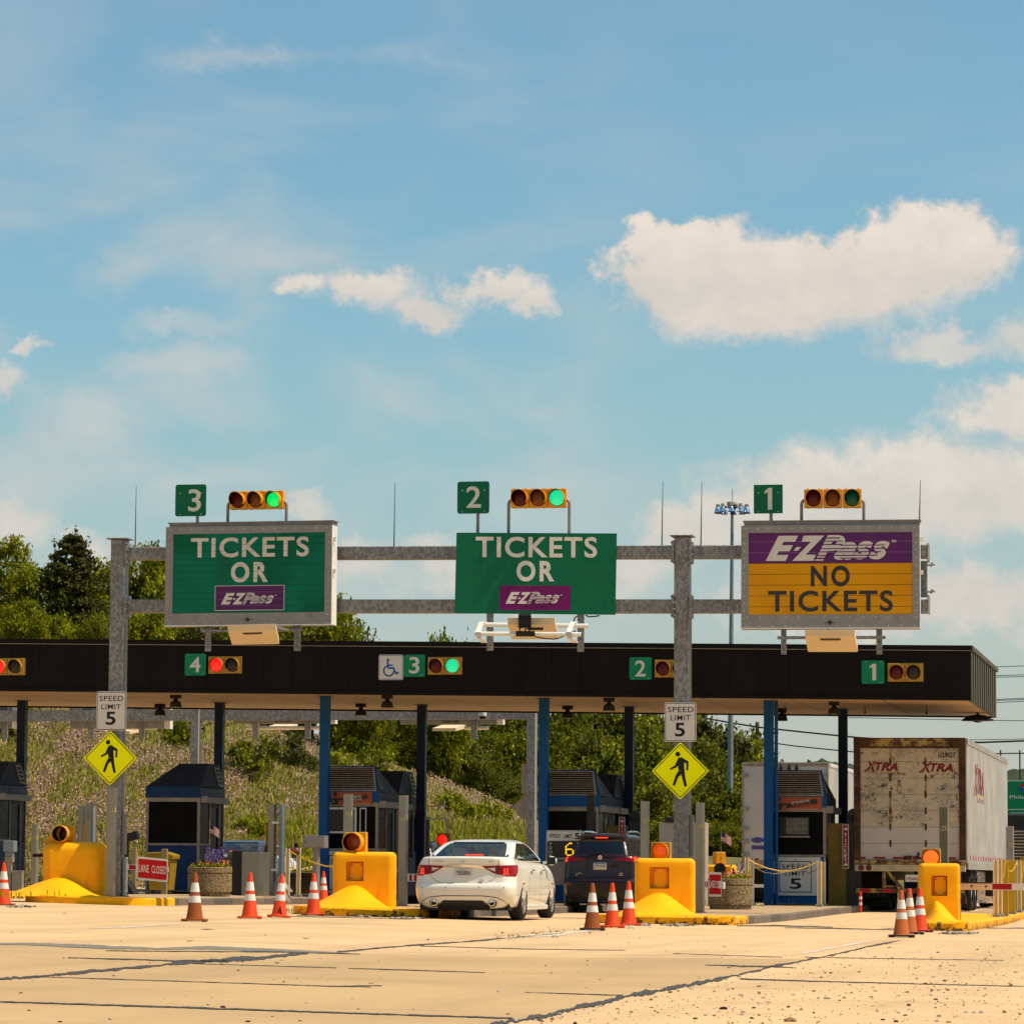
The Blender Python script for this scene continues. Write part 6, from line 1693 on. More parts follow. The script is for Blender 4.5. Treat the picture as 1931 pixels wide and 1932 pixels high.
b = MB(); b.box(-HW, -HW + .155, 0, .30, 1.08, TZ); b.box(HW - .155, HW, 0, .30, 1.08, TZ); b.box(-HW + .155, HW - .155, 0, .30, 3.79, TZ)
fr_ = b.build('rear_frame', RUSTD, tr, bevel=.012)
b = MB(); b.box(-HW + .35, HW - .38, -.012, 0, 3.83, TZ - .015); b.build('header_plate', RUST, fr_)
for i, x in enumerate((-.29, -.02, .27)):
    b = MB(); b.box(x - .05, x + .05, -.03, -.012, TZ - .055, TZ - .02); b.build('marker_light', TAILD, fr_)
b = MB(); b.box(-HW, HW, -.03, .25, 1.085, 1.19); b.build('sill_beam', RUST, tr, bevel=.01)
b = MB(); b.box(-HW + .02, HW - .02, -.01, .20, .93, 1.084); b.build('bumper_beam', mat('cream_bumper', (.42, .36, .24), .6, 0, .1, 3, dirt=(.15, .06, .015), dirt_amt=.85, dscale=1.8), tr, bevel=.008)
zz = [1.195, 1.575, 1.955, 2.335, 2.715, 3.095, 3.475, 3.79]
dz_ = []
b = MB()
for z0, z1 in zip(zz[:2], zz[1:3]): b.box(-HW + .155, HW - .155, .055, .09, z0 + .004, z1 - .004)
dl = b.build('lower_door_panels', DOORL, tr)
b = MB()
for z0, z1 in zip(zz[2:-1], zz[3:]): b.box(-HW + .155, HW - .155, .055, .09, z0 + .004, z1 - .004)
dr = b.build('roll_up_door', DOORU, tr)
b = MB(); b.box(-HW + .15, HW - .15, .09, .12, 1.19, 3.8); b.build('door_backing', DARKM, tr)
b = MB()
for x in (-.45, .37):
    for z in zz[1:-1]:
        b.box(x - .022, x + .022, .043, .055, z - .075, z + .075)
b.build('hinge', RUSTD, dr)
xtra(dr, -1.08, -.26, 3.24, 3.48, .055, True); xtra(dr, .20, 1.02, 3.22, 3.46, .055, True)
b = MB(); b.text('U29027', .67, 1.06, 3.57, 3.69, .055, .003, .035, 0, 1.15); b.build('lettering', BLACKI, dr)
b = MB()
for a, c in ((-1.14, -1.03), (-.84, -.57), (-.39, -.14), (.07, .35), (.90, 1.06)): b.box(a, c, .05, .055, 1.215, 1.265)
b.build('reflective_tape', TAPE, dl)
b = MB(); b.box(-.14, .04, .02, .06, 1.19, 1.29); b.box(.04, .22, .03, .055, 1.26, 1.28); b.prism([(.15, 1.23), (.19, 1.23), (.23, 1.36), (.18, 1.37)], .02, .05); b.build('door_latch', RUSTD, dl)
for s_ in (-1, 1):
    b = MB(); b.box(*(sorted((s_ * 1.22, s_ * .84))), -.035, -.01, .945, 1.075); lb = b.build('light_panel', mat('lamp_plate_white', (.5, .47, .42), .5) if 'lamp_plate_white' not in MATS else MATS['lamp_plate_white'], tr)
    for x in (s_ * 1.125, s_ * .945):
        b = MB(); b.cyl((x, -.036, 1.01), (x, -.055, 1.01), .068, n=24); b.build('tail_light', TAILD, lb, smooth=True)
# under-ride guard
b = MB(); b.box(-HW + .05, HW - .05, -.02, .08, .43, .53)
gd = b.build('underride_bar', RUST, tr, bevel=.008)
b = MB()
for s_ in (-1, 1):
    b.box(*sorted((s_ * .64, s_ * .56)), 0, .08, .53, .93)
    b.prism([(s_ * .56, .93), (s_ * .48, .93), (s_ * .14, .53), (s_ * .24, .53)] if s_ < 0 else [(s_ * .24, .53), (s_ * .14, .53), (s_ * .48, .93), (s_ * .56, .93)], .0, .06); b.box(*sorted((s_ * .56, s_ * .30)), 0, .06, .56, .60)
b.build('guard_strut', RUST, gd)
b = MB()
for i in range(5): x = -1.15 + i * .52; b.box(x, x + .24, -.024, -.02, .44, .52)
b.build('reflective_tape', TAPE, gd)
b = MB(); b.prism(rrect(-.10, .22, .69, .85, .01), -.03, -.015); np_ = b.build('number_plate', WHITE, tr); b = MB(); b.text('795042', -.08, .20, .72, .79, -.03, .003, .015); b.build('lettering', TDRED, np_)
# box: right and left walls with posts, roof
b = MB(); b.box(HW - .05, HW, .30, LT, 1.12, TZ - .12); b.box(-HW, -HW + .05, .30, LT, 1.12, TZ - .12); sd = b.build('side_wall', TSIDE, tr)
b = MB(); n = 52
for i in range(n):
    y = .34 + i * (LT - .5) / n
    b.box(HW, HW + .022, y, y + .10, 1.15, TZ - .16)
b.build('side_post', TSIDE, sd)
b = MB()
for s_ in (-1, 1): b.box(*sorted((s_ * (HW - .06), s_ * (HW + .03))), .28, LT, TZ - .14, TZ - .01); b.box(*sorted((s_ * (HW - .06), s_ * (HW + .035))), .28, LT, .98, 1.14)
b.build('side_rail', mat('grey_side_rail', (.30, .285, .245), .5, .2, .15, 2, dirt=(.15, .12, .08), dirt_amt=.7), tr)
b = MB(); b.box(-HW + .03, HW - .03, .28, LT, TZ - .03, TZ - .005); b.build('roof', ALU, tr)
b = MB(); b.box(-HW + .05, HW - .05, LT - .06, LT, 1.1, TZ - .02); b.box(-HW + .1, HW - .1, .3, LT - .1, 1.0, 1.09); b.build('floor', DARKM, tr)
b = MB()
for i in range(16): y = 1.0 + i * .92; b.box(HW + .0225, HW + .026, y, y + .34, 1.20, 1.30)
b.build('side_tape', TAPE, sd)
xtra(sd, 2.4, 6.0, 2.75, 3.5, -.0235, True, side=HW)
trailer_wheels(tr, (2.6, 3.9))
for s_ in (-1, 1):
    b = MB(); b.box(*sorted((s_ * 1.25, s_ * .62)), 1.55, 1.57, .10, .93)
    fl = b.build('mud_flap', RUBB, tr)
    b = MB(); b.text('XTRA', *sorted((s_ * 1.20, s_ * .70)), .32, .44, 1.55, .003, .02, .25); b.build('lettering', mat('faded_flap_print', (.09, .085, .08), .7) if 'faded_flap_print' not in MATS else MATS['faded_flap_print'], fl)
b = MB(); b.box(-.55, -.40, .3, 6, .72, .98); b.box(.40, .55, .3, 6, .72, .98)
b.build('slider_frame', DARKM, tr)
b = MB(); b.box(-.45, .45, 12.4, 15.6, .95, 1.0); b.box(-1.1, -.9, 12.8, 13, .3, 1.0); b.box(.9, 1.1, 12.8, 13, .3, 1.0); b.build('landing_gear', DARKM, tr)
# tractor ahead of it
tt = thing('truck_tractor', 'truck tractor mostly hidden ahead of the rusty trailer, only wheels and fenders showing', 'truck', P + KF.v * 13.3, -YAW)
trailer_wheels(tt, (.6, 1.95, 5.9))
b = MB(); b.box(-.5, .5, -.2, 6.8, .7, .95); b.build('chassis', DARKM, tt)
b = MB(); b.box(-1.15, 1.15, 3.2, 5.4, 1.0, 3.0); b.box(-1.05, 1.05, 5.4, 7.0, .9, 2.0); b.build('cab', WPAINT, tt, bevel=.1)
b = MB()
for s_ in (-1, 1):
    b.box(*sorted((s_ * 1.27, s_ * .68)), -.30, -.28, .12, .95); b.cyl((s_ * 1.20, 2.9, .75), (s_ * 1.20, 4.3, .75), .32, n=24)
b.build('fuel_tank', CHROME, tt, smooth=True, angle=40)

P = at(1480.5, 1693, 111.0); P.z = zg(P.x, P.y) + .02
t2 = thing('box_trailer', 'plain white box trailer with hinged doors behind the rightmost booth', 'trailer', P, -YAW)
TZ2 = 4.18; LT2 = 15
b = MB(); b.box(-1.27, -.02, .02, .07, 1.25, TZ2 - .12); b.box(.02, 1.27, .02, .07, 1.25, TZ2 - .12); d2 = b.build('door', TWHT, t2)
b = MB(); b.box(-1.3, 1.3, 0, .15, TZ2 - .11, TZ2); b.box(-1.3, -1.24, -.01, .15, 1.1, TZ2 - .11); b.box(1.24, 1.3, -.01, .15, 1.1, TZ2 - .11); b.box(-1.3, 1.3, -.02, .15, 1.05, 1.22); b.build('rear_frame', ALUB, t2, bevel=.01)
b = MB()
for z in (3.75, 2.75, 2.15, 1.78, 1.38):
    for s_ in (-1, 1): b.box(*sorted((s_ * 1.31, s_ * 1.08)), -.045, .02, z, z + .09)
b.build('hinge', ALU, d2)
b = MB()
for x in (-.35, -.12, .12, .35): b.cyl((x, -.02, 1.15), (x, -.02, TZ2 - .06), .02, n=8); b.box(x - .05, x + .05, -.05, .02, TZ2 - .40, TZ2 - .14)
b.build('lock_rod', DARKM, d2)
b = MB(); b.ball((-.82, .015, 1.86), .2, 2, 0, (1.0, .03, .45)); b.box(-1.0, -.64, .012, .02, 1.58, 1.70); lo_ = b.build('emblem', BLUEI, d2)
b = MB(); b.text('UTILITY', -.95, -.69, 1.82, 1.90, .004, .004, .02); b.text('3000R', -.95, -.69, 1.61, 1.67, .010, .004, .02); b.build('lettering', TAPE, lo_)
b = MB()
for x in (-1.1, -.5, .2, .8): b.box(x, x + .32, .012, .02, 1.26, 1.31)
b.build('reflective_tape', TAPE, d2)
b = MB(); b.box(-1.3, -1.25, .15, LT2, 1.1, TZ2 - .02); b.box(1.25, 1.3, .15, LT2, 1.1, TZ2 - .02); b.box(-1.3, 1.3, .15, LT2, TZ2 - .04, TZ2 - .01); b.box(-1.3, 1.3, LT2, LT2 + .05, 1.1, TZ2 - .02); sd = b.build('side_wall', TSIDE, t2)
b = MB()
for i in range(40): y = .3 + i * .365; b.box(1.3, 1.32, y, y + .08, 1.15, TZ2 - .1)
b.box(1.26, 1.33, .15, LT2, TZ2 - .12, TZ2 - .015); b.build('side_post', TSIDE, sd)
trailer_wheels(t2, (1.6, 2.9)); b = MB(); b.box(-1.2, -.6, .9, .92, .12, 1.0); b.box(.6, 1.2, .9, .92, .12, 1.0); b.build('mud_flap', RUBB, t2)
b = MB(); b.box(-1.2, 1.2, .0, .08, .45, .55); b.box(-.6, -.5, 0, .08, .55, 1.05); b.box(.5, .6, 0, .08, .55, 1.05); b.build('underride_bar', WPAINT, t2)
# dark truck with a louvred back, far right
P = at(1936, 1690, 118.0); P.z = zg(P.x, P.y)
t3 = thing('flatbed_truck', 'dark truck with a slatted bulkhead behind the yellow delineators at the right edge', 'truck', P, -YAW)
b = MB(); b.box(-1.2, 1.2, 0, .1, .9, 2.35); bk = b.build('bulkhead', DARKM, t3)
b = MB()
for i in range(14): b.box(-1.12, 1.12, -.05, 0, .95 + i * .1, .95 + i * .1 + .045)
b.build('slat', LOUV, bk)
b = MB(); b.box(-.02, .06, -.09, -.05, 1.0, 2.3); b.box(-.9, -.62, -.20, -.05, 1.95, 2.75); b.build('stay', WPAINT, bk)
b = MB(); b.box(-.5, .5, .1, 6, .7, .95); b.build('chassis', DARKM, t3); trailer_wheels(t3, (.8, 2.1, 5.2))
b = MB(); b.box(-1.15, 1.15, 3.4, 5.6, .95, 2.9); b.build('cab', DARKM, t3, bevel=.1)
CONEO = mat('bright_orange_cone', (0.62, 0.045, 0.003), 0.6, 0, .06, 4, dirt=(.25, .035, .01), dirt_amt=.35, dscale=6)
CONEB = mat('faded_brown_orange_cone', (0.24, 0.055, 0.008), 0.75, 0, .12, 5, dirt=(.14, .045, .015), dirt_amt=.6, dscale=6)
CONEF = mat('faded_orange_cone', (0.40, 0.095, 0.02), 0.75, 0, .12, 5, dirt=(.22, .07, .025), dirt_amt=.5, dscale=6)
COLLAR = mat('white_reflective_collar', (0.68, 0.64, 0.58), 0.45, 0, .05, 5, dirt=(.33, .28, .22), dirt_amt=.5, dscale=7)
def cone(px, pyb, label, body, basem, h=.71, tilt=0.0, turn=0.0, dz=0.0, torn=False):
    P = G(px, pyb - 2.0, dz)
    root = thing('traffic_cone', label, 'traffic cone', P, turn, 'orange traffic cones')
    k = h / .71
    b = MB(); b.prism(rrect(-.19*k, .19*k, -.19*k, .19*k, .05), .012, .038, 'z')
    for sx in (-1, 1):
        for sy in (-1, 1): b.box(sx*.15*k - .03, sx*.15*k + .03, sy*.15*k - .03, sy*.15*k + .03, 0, .013)
    ba = b.build('base', basem, root, bevel=.006)
    R = lambda z: (.128 - (.128 - .026) * z / .71) * k
    def band(z0, z1, m, nm, o=0.0, par=None, wob=0.0):
        b = MB(); n = 28; pr = [(R(z0) + o - .004, z0 * k), (R(z0) + o, z0 * k + .001), (R(z1) + o, z1 * k - .001), (R(z1) + o - .004, z1 * k)] if o else [(R(z0), z0 * k), (R(z1), z1 * k)]
        b.lathe(pr, n=n)
        if wob:
            rr = random.Random(int(px)); w = [rr.uniform(-wob, wob) for _ in range(n)]
            b.v = [(x, y, z + w[i % n] * (1 if i < n * 2 else .6)) for i, (x, y, z) in enumerate(b.v)]
        return b.build(nm, m, par or root, smooth=True, angle=50)
    b = MB(); b.lathe([(R(0) + .012, .036), (R(.05), .06 * k), (R(.69), .69 * k), (R(.71) - .006, .71 * k), (.016, .712 * k), (.014, .66 * k)], n=28); body_ = b.build('body', body, root, smooth=True, angle=50)
    band(.275, .375, COLLAR, 'collar', .003, root, .006 if torn else 0)
    band(.43, .565, COLLAR, 'collar', .003, root, .004 if torn else 0)
    if torn:
        b = MB(); rr = random.Random(3)
        for z0, x1, z1 in ((.55, .19, .44), (.39, .17, .27)):
            vs = []; fs = []
            for i in range(7):
                t = i / 6; x = R(z0) * .8 + (x1 - R(z0) * .8) * t; w_ = .05 * (1 - .75 * t)
                z = z0 + (z1 - z0) * t ** .8
                vs += [(x, -.02 + .03 * math.sin(t * 4), z - w_), (x + .01, -.02 + .03 * math.sin(t * 4 + .4), z + w_)]
            for i in range(6): fs.append((2*i, 2*i+1, 2*i+3, 2*i+2))
            b.add(vs, fs)
        b.build('torn_collar', COLLAR, root, recalc=False, smooth=True)
        b = MB(); b.prism([(.02, .20), (.045, .10), (.06, .05), (.03, .09), (.0, .13)], -R(.12) - .012, -R(.12) + .02); b.build('tear', CHARC, root)
    if tilt: root.rotation_euler = (0, tilt, turn)
    return root
cone(6, 1711, 'orange cone cut off at the left picture edge', CONEO, CONEB, h=.76)
cone(367, 1741, 'dull brown orange cone in front of the planter', CONEB, CONEB)
cone(471, 1735.5, 'bright orange cone left of the torn leaning cone', CONEO, CONEO, h=.73, turn=.1)
cone(526, 1733.5, 'leaning orange cone with a torn flapping collar', CONEO, CONEO, h=.71, tilt=.06, torn=True)
cone(591, 1729.5, 'bright orange cone touching the nose of the middle island', CONEO, CONEO, h=.74, turn=.2)
P_ = at(810 * .31072 / 1.8887 + 476.5, 1683, 84.0)
c5 = cone(609.8, 1684, 'small bright orange cone beside the bright blue column', CONEO, CONEO, h=.71)
fr = NOSE['L']; P_ = at(610, 1680, 86.0); c5.location = Vector((P_.x, P_.y, zg(P_.x, P_.y) + .05))
cone(1117, 1758, 'brownish cone with black base, leftmost of the trio by the SUV', CONEB, RUBB)
cone(1154.5, 1753, 'bright orange cone in the middle of the trio by the SUV', CONEO, CONEO, turn=.1)
cone(1185.5, 1748.5, 'bright orange cone against the right barrier ramp, rightmost of its trio', CONEO, CONEO, h=.74, turn=.15)
cone(1700, 1771, 'faded orange cone with black base, nearest below the trailer', CONEF, RUBB, h=.68)
cone(1715.5, 1765, 'dirty faded cone with grey collars, middle of the trio below the trailer', CONEF, RUBB, h=.70, turn=.2)
bpy.data.objects['traffic_cone'].children
cone(1735, 1761, 'darker red orange cone against the narrow barrier', CONEO, REDD, h=.71, turn=.1)
P_ = at(1622.5, 1696, 83.0)
root = thing('tube_delineator', 'slim orange and white tube marker beside the rusty trailer', 'tube marker', Vector((P_.x, P_.y, zg(P_.x, P_.y) + .05)), 0)
b = MB(); b.cyl((0, 0, 0), (0, 0, .45), .035, .03, n=14); b.build('tube', CONEO, root, smooth=True)
b = MB(); b.cyl((0, 0, .14), (0, 0, .20), .037, n=14); b.cyl((0, 0, .27), (0, 0, .33), .036, n=14); b.build('collar', COLLAR, root, smooth=True)

def sensor_post(px0, px1, ytop, Y, label, material=STEEL, back=False, h=2.12, base_y=None):
    P = at((px0 + px1) / 2, ytop, Y); zt = P.z; base = zg(P.x, P.y) + .14
    root = thing('sensor_post', label, 'post', Vector((P.x, P.y, base)), -YAW, 'steel sensor posts')
    H = zt - base; w = .145
    b = MB(); b.box(-w/2, w/2, 0, .22, 0, H); b.build('body', material, root, bevel=.006)
    b = MB()
    if not back:
        b.box(-.035, .035, -.006, 0, H - .42, H - .14); b.box(-.03, .03, -.006, 0, .48, .74); b.build('cover_plate', ALU, root, bevel=.004)
    else: b.cyl((-.03, -.008, H - .42), (-.03, 0, H - .42), .016, n=10); b.box(-.062, -.03, -.008, 0, H - .43, H - .40); b.build('lock', ALU, root)
    b = MB(); z = H - .46 if not back else H - .40
    for a, c, d, e in ((-.03, .035, z + .05, z + .06), (-.03, .035, z - .01, z), (-.03, -.02, z, z + .05), (.025, .035, z, z + .05)): b.box(a + .012, c + .012, -.006, 0, d, e)
    b.box(w/2, w/2 + .004, .05, .10, z - .02, z + .08); lb = b.build('sticker', mat('pale_yellow_sticker', (.55, .42, .10), .5) if 'pale_yellow_sticker' not in MATS else MATS['pale_yellow_sticker'], root)
    b = MB()
    for i in range(9): b.ball((w/2 + .002, .05, .12 + i * (H - .3) / 8), .010, 1)
    b.build('rivets', ALU, root)
    b = MB(); b.box(-w/2 - .03, w/2 + .03, -.03, .25, 0, .02); b.build('base_plate', DARKM, root)
    return root
sensor_post(203, 215.5, 1487, 73.1, 'tall steel sensor post in front of the left gantry post')
sensor_post(146.3, 157, 1520.5, 92, 'rear steel sensor post behind the left barrier, left one of two', back=True)
sensor_post(162, 172.5, 1515.5, 91, 'rear steel sensor post behind the left barrier, beside the thin white pole')
sensor_post(60, 68.5, 1555.5, 104, 'short distant steel sensor post beside the leftmost column', back=True)
sensor_post(506, 517, 1517.5, 88, 'steel sensor post beside the light grey pole left of the cones', back=True)
sensor_post(648, 661.5, 1498.5, 71.3, 'steel sensor post behind the hooded lamp of the middle barrier', back=True)
sensor_post(752.5, 765.5, 1500.5, 71.5, 'tall steel sensor post between the middle barrier and white sedan')
sensor_post(1208, 1221.5, 1511.5, 71.5, 'steel sensor post in front of the dark SUV right side', back=True)
sensor_post(1312.5, 1325.5, 1515, 71, 'tall steel sensor post right of the right gantry post')
sensor_post(1772.5, 1785, 1523, 66, 'dull olive steel post in front of the rusty trailer door', STEELD, back=True)
sensor_post(1898.5, 1909, 1559.5, 76, 'light grey steel post among the yellow delineators at the right', ALU, back=True)
# low metal boxes beside two of the posts
def low_box(px, py_t, Y, w, d, h, label, name='junction_box'):
    P = at(px, py_t, Y); base = zg(P.x, P.y) + .14
    root = thing(name, label, 'metal box', Vector((P.x, P.y, base)), -YAW)
    H = P.z - base
    b = MB(); b.box(-w/2, w/2, 0, d, 0, H); b.build('casing', GALV, root, bevel=.006)
    b = MB(); b.box(-w*.15, w*.35, -.012, 0, .12, H - .06); pl = b.build('door_plate', DARKM, root, bevel=.004)
    b = MB()
    for z in (H - .12, H * .4): b.cyl((w*.1, -.022, z), (w*.1, -.01, z), .022, n=10)
    b.build('bolt', ALU, pl)
low_box(224.5, 1617.5, 73.9, .20, .3, .9, 'narrow galvanised box at the foot of the left gantry post')
low_box(746, 1640, 72.3, .16, .2, .7, 'narrow dark metal box beside the tall steel post left of the sedan')
# slim white pole and taller pole with its metal boot
def slim_pole(px, yt, Y, r, label, boot=False, m=WPAINT):
    P = at(px, yt, Y); base = zg(P.x, P.y) + .14; H = P.z - base
    root = thing('slim_pole', label, 'pole', Vector((P.x, P.y, base)), 0)
    b = MB(); b.cyl((0, 0, 0), (0, 0, H), r, n=18); b.lathe([(r, H), (r * .7, H + .01), (0, H + .015)], n=18); b.build('shaft', m, root, smooth=True, angle=40)
    if boot:
        b = MB(); b.lathe([(.20, 0), (.20, .10), (.18, .30), (.12, .42), (.075, .50), (.07, .54)], n=24); b.build('boot', ALUB, root, smooth=True)
        b = MB()
        for z in (1.72, .62): b.cyl((-.24, 0, z), (0, 0, z), .028, n=10)
        b.build('strut', WPAINT, root)
    return root
slim_pole(179.5, 1521.5, 90, .045, 'thin white pole behind the left barrier')
slim_pole(532.5, 1518, 87, .075, 'light grey pole in a metal boot behind the torn cone', True, MAST)
# grey box on a pole beside the bright blue column
P = at(593, 1600, 82); base = zg(P.x, P.y) + .14; H = P.z - base
root = thing('control_box', 'grey control box on a round pole beside the bright blue column', 'control box', Vector((P.x, P.y, base)), -YAW)
b = MB(); b.cyl((.05, 0, 0), (.05, 0, H), .078, n=18); b.build('pole', PIPEG, root, smooth=True)
b = MB(); b.box(-.24, .24, -.10, .3, H, H + .27); bx = b.build('box', PIPEG, root, bevel=.008); b = MB(); b.box(-.21, .215, -.115, -.10, H + .025, H + .245); b.build('door', ALU, bx, bevel=.004); b = MB(); b.cyl((-.17, -.125, H + .13), (-.17, -.11, H + .13), .014, n=8); b.build('lock', DARKM, bx)
# steel cabinet beside the closed booth
P = at(469, 1605, 85); base = zg(P.x, P.y) + .14; H = P.z - base
root = thing('metal_cabinet', 'scratched steel cabinet between the planter and the steel post', 'cabinet', Vector((P.x, P.y, base)), -YAW)
b = MB(); b.box(-.42, -.16, .1, .9, 0, H); b.build('dark_side', DARKM, root, bevel=.01)
b = MB(); b.box(-.16, .26, 0, .9, 0, H - .03); b.build('door', STEEL, root, bevel=.01)
b = MB()
for z in (.25, .55, .80): b.box(-.19, -.16, -.02, .05, z, z + .05)
b.build('hinge', DARKM, root)
# yellow signal seen from behind
P = at(510.5, 1618, 96); root = thing('rear_facing_signal', 'yellow signal seen from behind the steel post left of the cones', 'traffic light', P, -YAW)
b = MB(); b.box(-.14, .12, 0, .2, 0, .90); b.build('housing', SIGY, root, bevel=.02)
b = MB()
for i in range(3): b.lathe([(.11, .2), (.11, .42)], (0, 0, .16 + i * .29), 'y', 20)
for i in range(6): b.box(.12, .15, .02, .08, .06 + i * .15, .10 + i * .15)
b.build('visor', SIGY, root); b = MB(); b.box(-.03, .03, .05, .1, -(P.z - zg(P.x, P.y)), 0); b.build('post', DARKM, root)

FLO = {k: mat('petal_' + k, c, .6) for k, c in dict(orange=(.62, .20, .01), white=(.68, .62, .55), magenta=(.42, .01, .14), yellow=(.66, .42, .02), red=(.40, .02, .02), violet=(.10, .05, .20)).items()}
def quads(name, C, N, S, mats, idx, parent=None, aspect=1.0, kind=None):
    """many small leaf faces: centres, normals, sizes"""
    n = len(C); N = N / (np.linalg.norm(N, axis=1, keepdims=True) + 1e-9)
    ref = np.where(np.abs(N[:, 2:3]) < .9, np.array([[0, 0, 1.0]]), np.array([[1.0, 0, 0]]))
    A = np.cross(N, ref); A /= np.linalg.norm(A, axis=1, keepdims=True) + 1e-9; B = np.cross(N, A)
    S = S.reshape(-1, 1)
    V = np.empty((n, 4, 3)); V[:, 0] = C - A*S*.5 - B*S*.15*aspect; V[:, 1] = C - B*S*.62*aspect; V[:, 2] = C + A*S*.5 + B*S*.1*aspect; V[:, 3] = C + B*S*.62*aspect
    me = bpy.data.meshes.new(name); me.vertices.add(n*4); me.loops.add(n*4); me.polygons.add(n)
    me.vertices.foreach_set('co', V.reshape(-1)); me.loops.foreach_set('vertex_index', np.arange(n*4, dtype=np.int32))
    me.polygons.foreach_set('loop_start', np.arange(0, n*4, 4, dtype=np.int32))
    for m in mats: me.materials.append(m)
    me.polygons.foreach_set('material_index', np.asarray(idx, dtype=np.int32)); me.update(calc_edges=True)
    o = bpy.data.objects.new(name, me); COL.objects.link(o)
    if parent: o.parent = parent
    if kind: o['kind'] = kind
    return o
def planter(px, pyb, Y, dia, h, label, flowers, square=False, flag=None, seed=1, disc=None, spikes=None):
    P = at(px, pyb, Y); P.z = zg(P.x, P.y) + .15
    root = thing('planter', label, 'planter', P, -YAW, 'pebbled concrete planters')
    r = dia / 2; b = MB()
    if square:
        b.box(-r, r, -r*.6, r*.6, .05, h*.80); b.box(-r-.01, r+.01, -r*.6-.01, r*.6+.01, h*.82, h); b.box(-r+.04, r-.04, -r*.6+.04, r*.6-.04, 0, .05); b.box(-r+.02, r-.02, -r*.6+.02, r*.6-.02, h*.79, h*.83); b.build('pot', AGG, root, bevel=.015)
    else:
        b.lathe([(r*.92, 0), (r*.92, .09), (r*.99, .10), (r*.995, h*.76), (r*.95, h*.775), (r*.95, h*.80), (r, h*.815), (r, h*.98), (r*.97, h), (r*.88, h), (r*.86, h-.06), (0, h-.05)], n=48); b.build('pot', AGG, root, smooth=True, angle=35)
    rg = np.random.default_rng(seed); n = 520
    a = rg.uniform(0, 2*np.pi, n); q = np.sqrt(rg.uniform(0, 1, n)) * r * .93
    C = np.stack([q*np.cos(a), q*np.sin(a)*(.6 if square else 1), h - .03 + rg.uniform(0, .13, n) * (1 - (q/r)**2*.5)], 1)
    N = rg.normal(0, 1, (n, 3)); N[:, 2] = np.abs(N[:, 2]) + .5
    quads('foliage', C, N, rg.uniform(.035, .07, n), [LEAFB, LEAFA], rg.integers(0, 2, n), root)
    ks = list(flowers.keys()); tot = sum(flowers.values()); n = tot * 4
    idx = np.concatenate([np.full(v*4, i) for i, v in enumerate(flowers.values())])
    C = []
    for i, (k_, v) in enumerate(flowers.items()):
        for _ in range(v):
            a_ = rg.uniform(0, 6.28); qq = math.sqrt(rg.uniform(0, 1)) * r * .92; c = np.array([qq*math.cos(a_), qq*math.sin(a_)*(.6 if square else 1), h + .04 + rg.uniform(0, .10)])
            if spikes == k_: c[0] = abs(c[0]) * .7; c[2] += rg.uniform(0, .30)
            for _k in range(4): C.append(c + rg.normal(0, .010, 3))
    C = np.array(C); N = rg.normal(0, .6, (n, 3)) + np.array([[0, -.8, .5]])
    quads('flowers', C, N, rg.uniform(.03, .05, n), [FLO[k_] for k_ in ks], idx, root)
    if flag:
        fx, fh = flag; f = thing('small_flag', {1: 'small stars and stripes flag on a stick in the planter by the closed booth', 2: 'small faded flag on a stick behind the delineator posts', 3: 'small stars and stripes flag in the planter behind the folded lane sign'}[seed], 'flag', P + KF.u * fx + Vector((0, 0, h - .05)), -YAW, 'small flags stuck in the planters')
        b = MB(); b.cyl((0, 0, 0), (-.0, 0, fh), .006, n=8); b.build('stick', WOODY, f)
        b = MB(); nx, nz = 14, 13; vs = []; fs = []; ms = []; Wf, Hf = .26, .20
        for j in range(nz + 1):
            for i in range(nx + 1):
                t = i / nx; vs.append((t * Wf * .82, .025 * math.sin(t * 7 + j * .1), fh - .10 - Hf * j / nz - t * t * .11 - t * .02))
        for j in range(nz):
            for i in range(nx): q_ = j*(nx+1)+i; fs.append((q_, q_+1, q_+nx+2, q_+nx+1)); ms.append(2 if (i < 6 and j < 7) else (0 if j % 2 == 0 else 1))
        b.add(vs, fs); b.m = ms; b.build('cloth', [FLAGR, FLAGW, FLAGB], f, recalc=False, smooth=True)
    if disc:
        m_, dx = disc; d = thing('round_marker', 'round disc marker standing in the planter ' + ('by the closed booth' if seed == 1 else 'behind the folded lane sign'), 'marker', P + KF.u * dx + Vector((0, 0, h - .04)), -YAW)
        b = MB(); b.cyl((0, 0, 0), (0, 0, .15), .012, n=8); b.build('stem', DARKM, d); b = MB(); b.cyl((0, -.008, .24), (0, .008, .24), .125, n=28); b.build('disc', m_, d)
    return root
planter(395.3, 1686, 80.5, .96, .63, 'round pebbled planter with orange and violet flowers before the closed booth', dict(orange=26, violet=60, magenta=6), flag=(-.02, 1.08), seed=1, disc=(MAST, 0.0), spikes='violet')
planter(1377.5, 1713, 77.0, .94, .63, 'round pebbled planter with pink and yellow flowers behind the folded lane sign', dict(magenta=16, yellow=14, white=12, red=12, orange=8, violet=10), flag=(-.20, 1.12), seed=3, disc=(RUBB, -.22), spikes='violet')
planter(578, 1675, 97.0, 1.05, .55, 'rectangular pebbled planter with white flowers behind the delineator posts', dict(white=34, yellow=24, magenta=9), True, seed=2, flag=(-.35, .92))

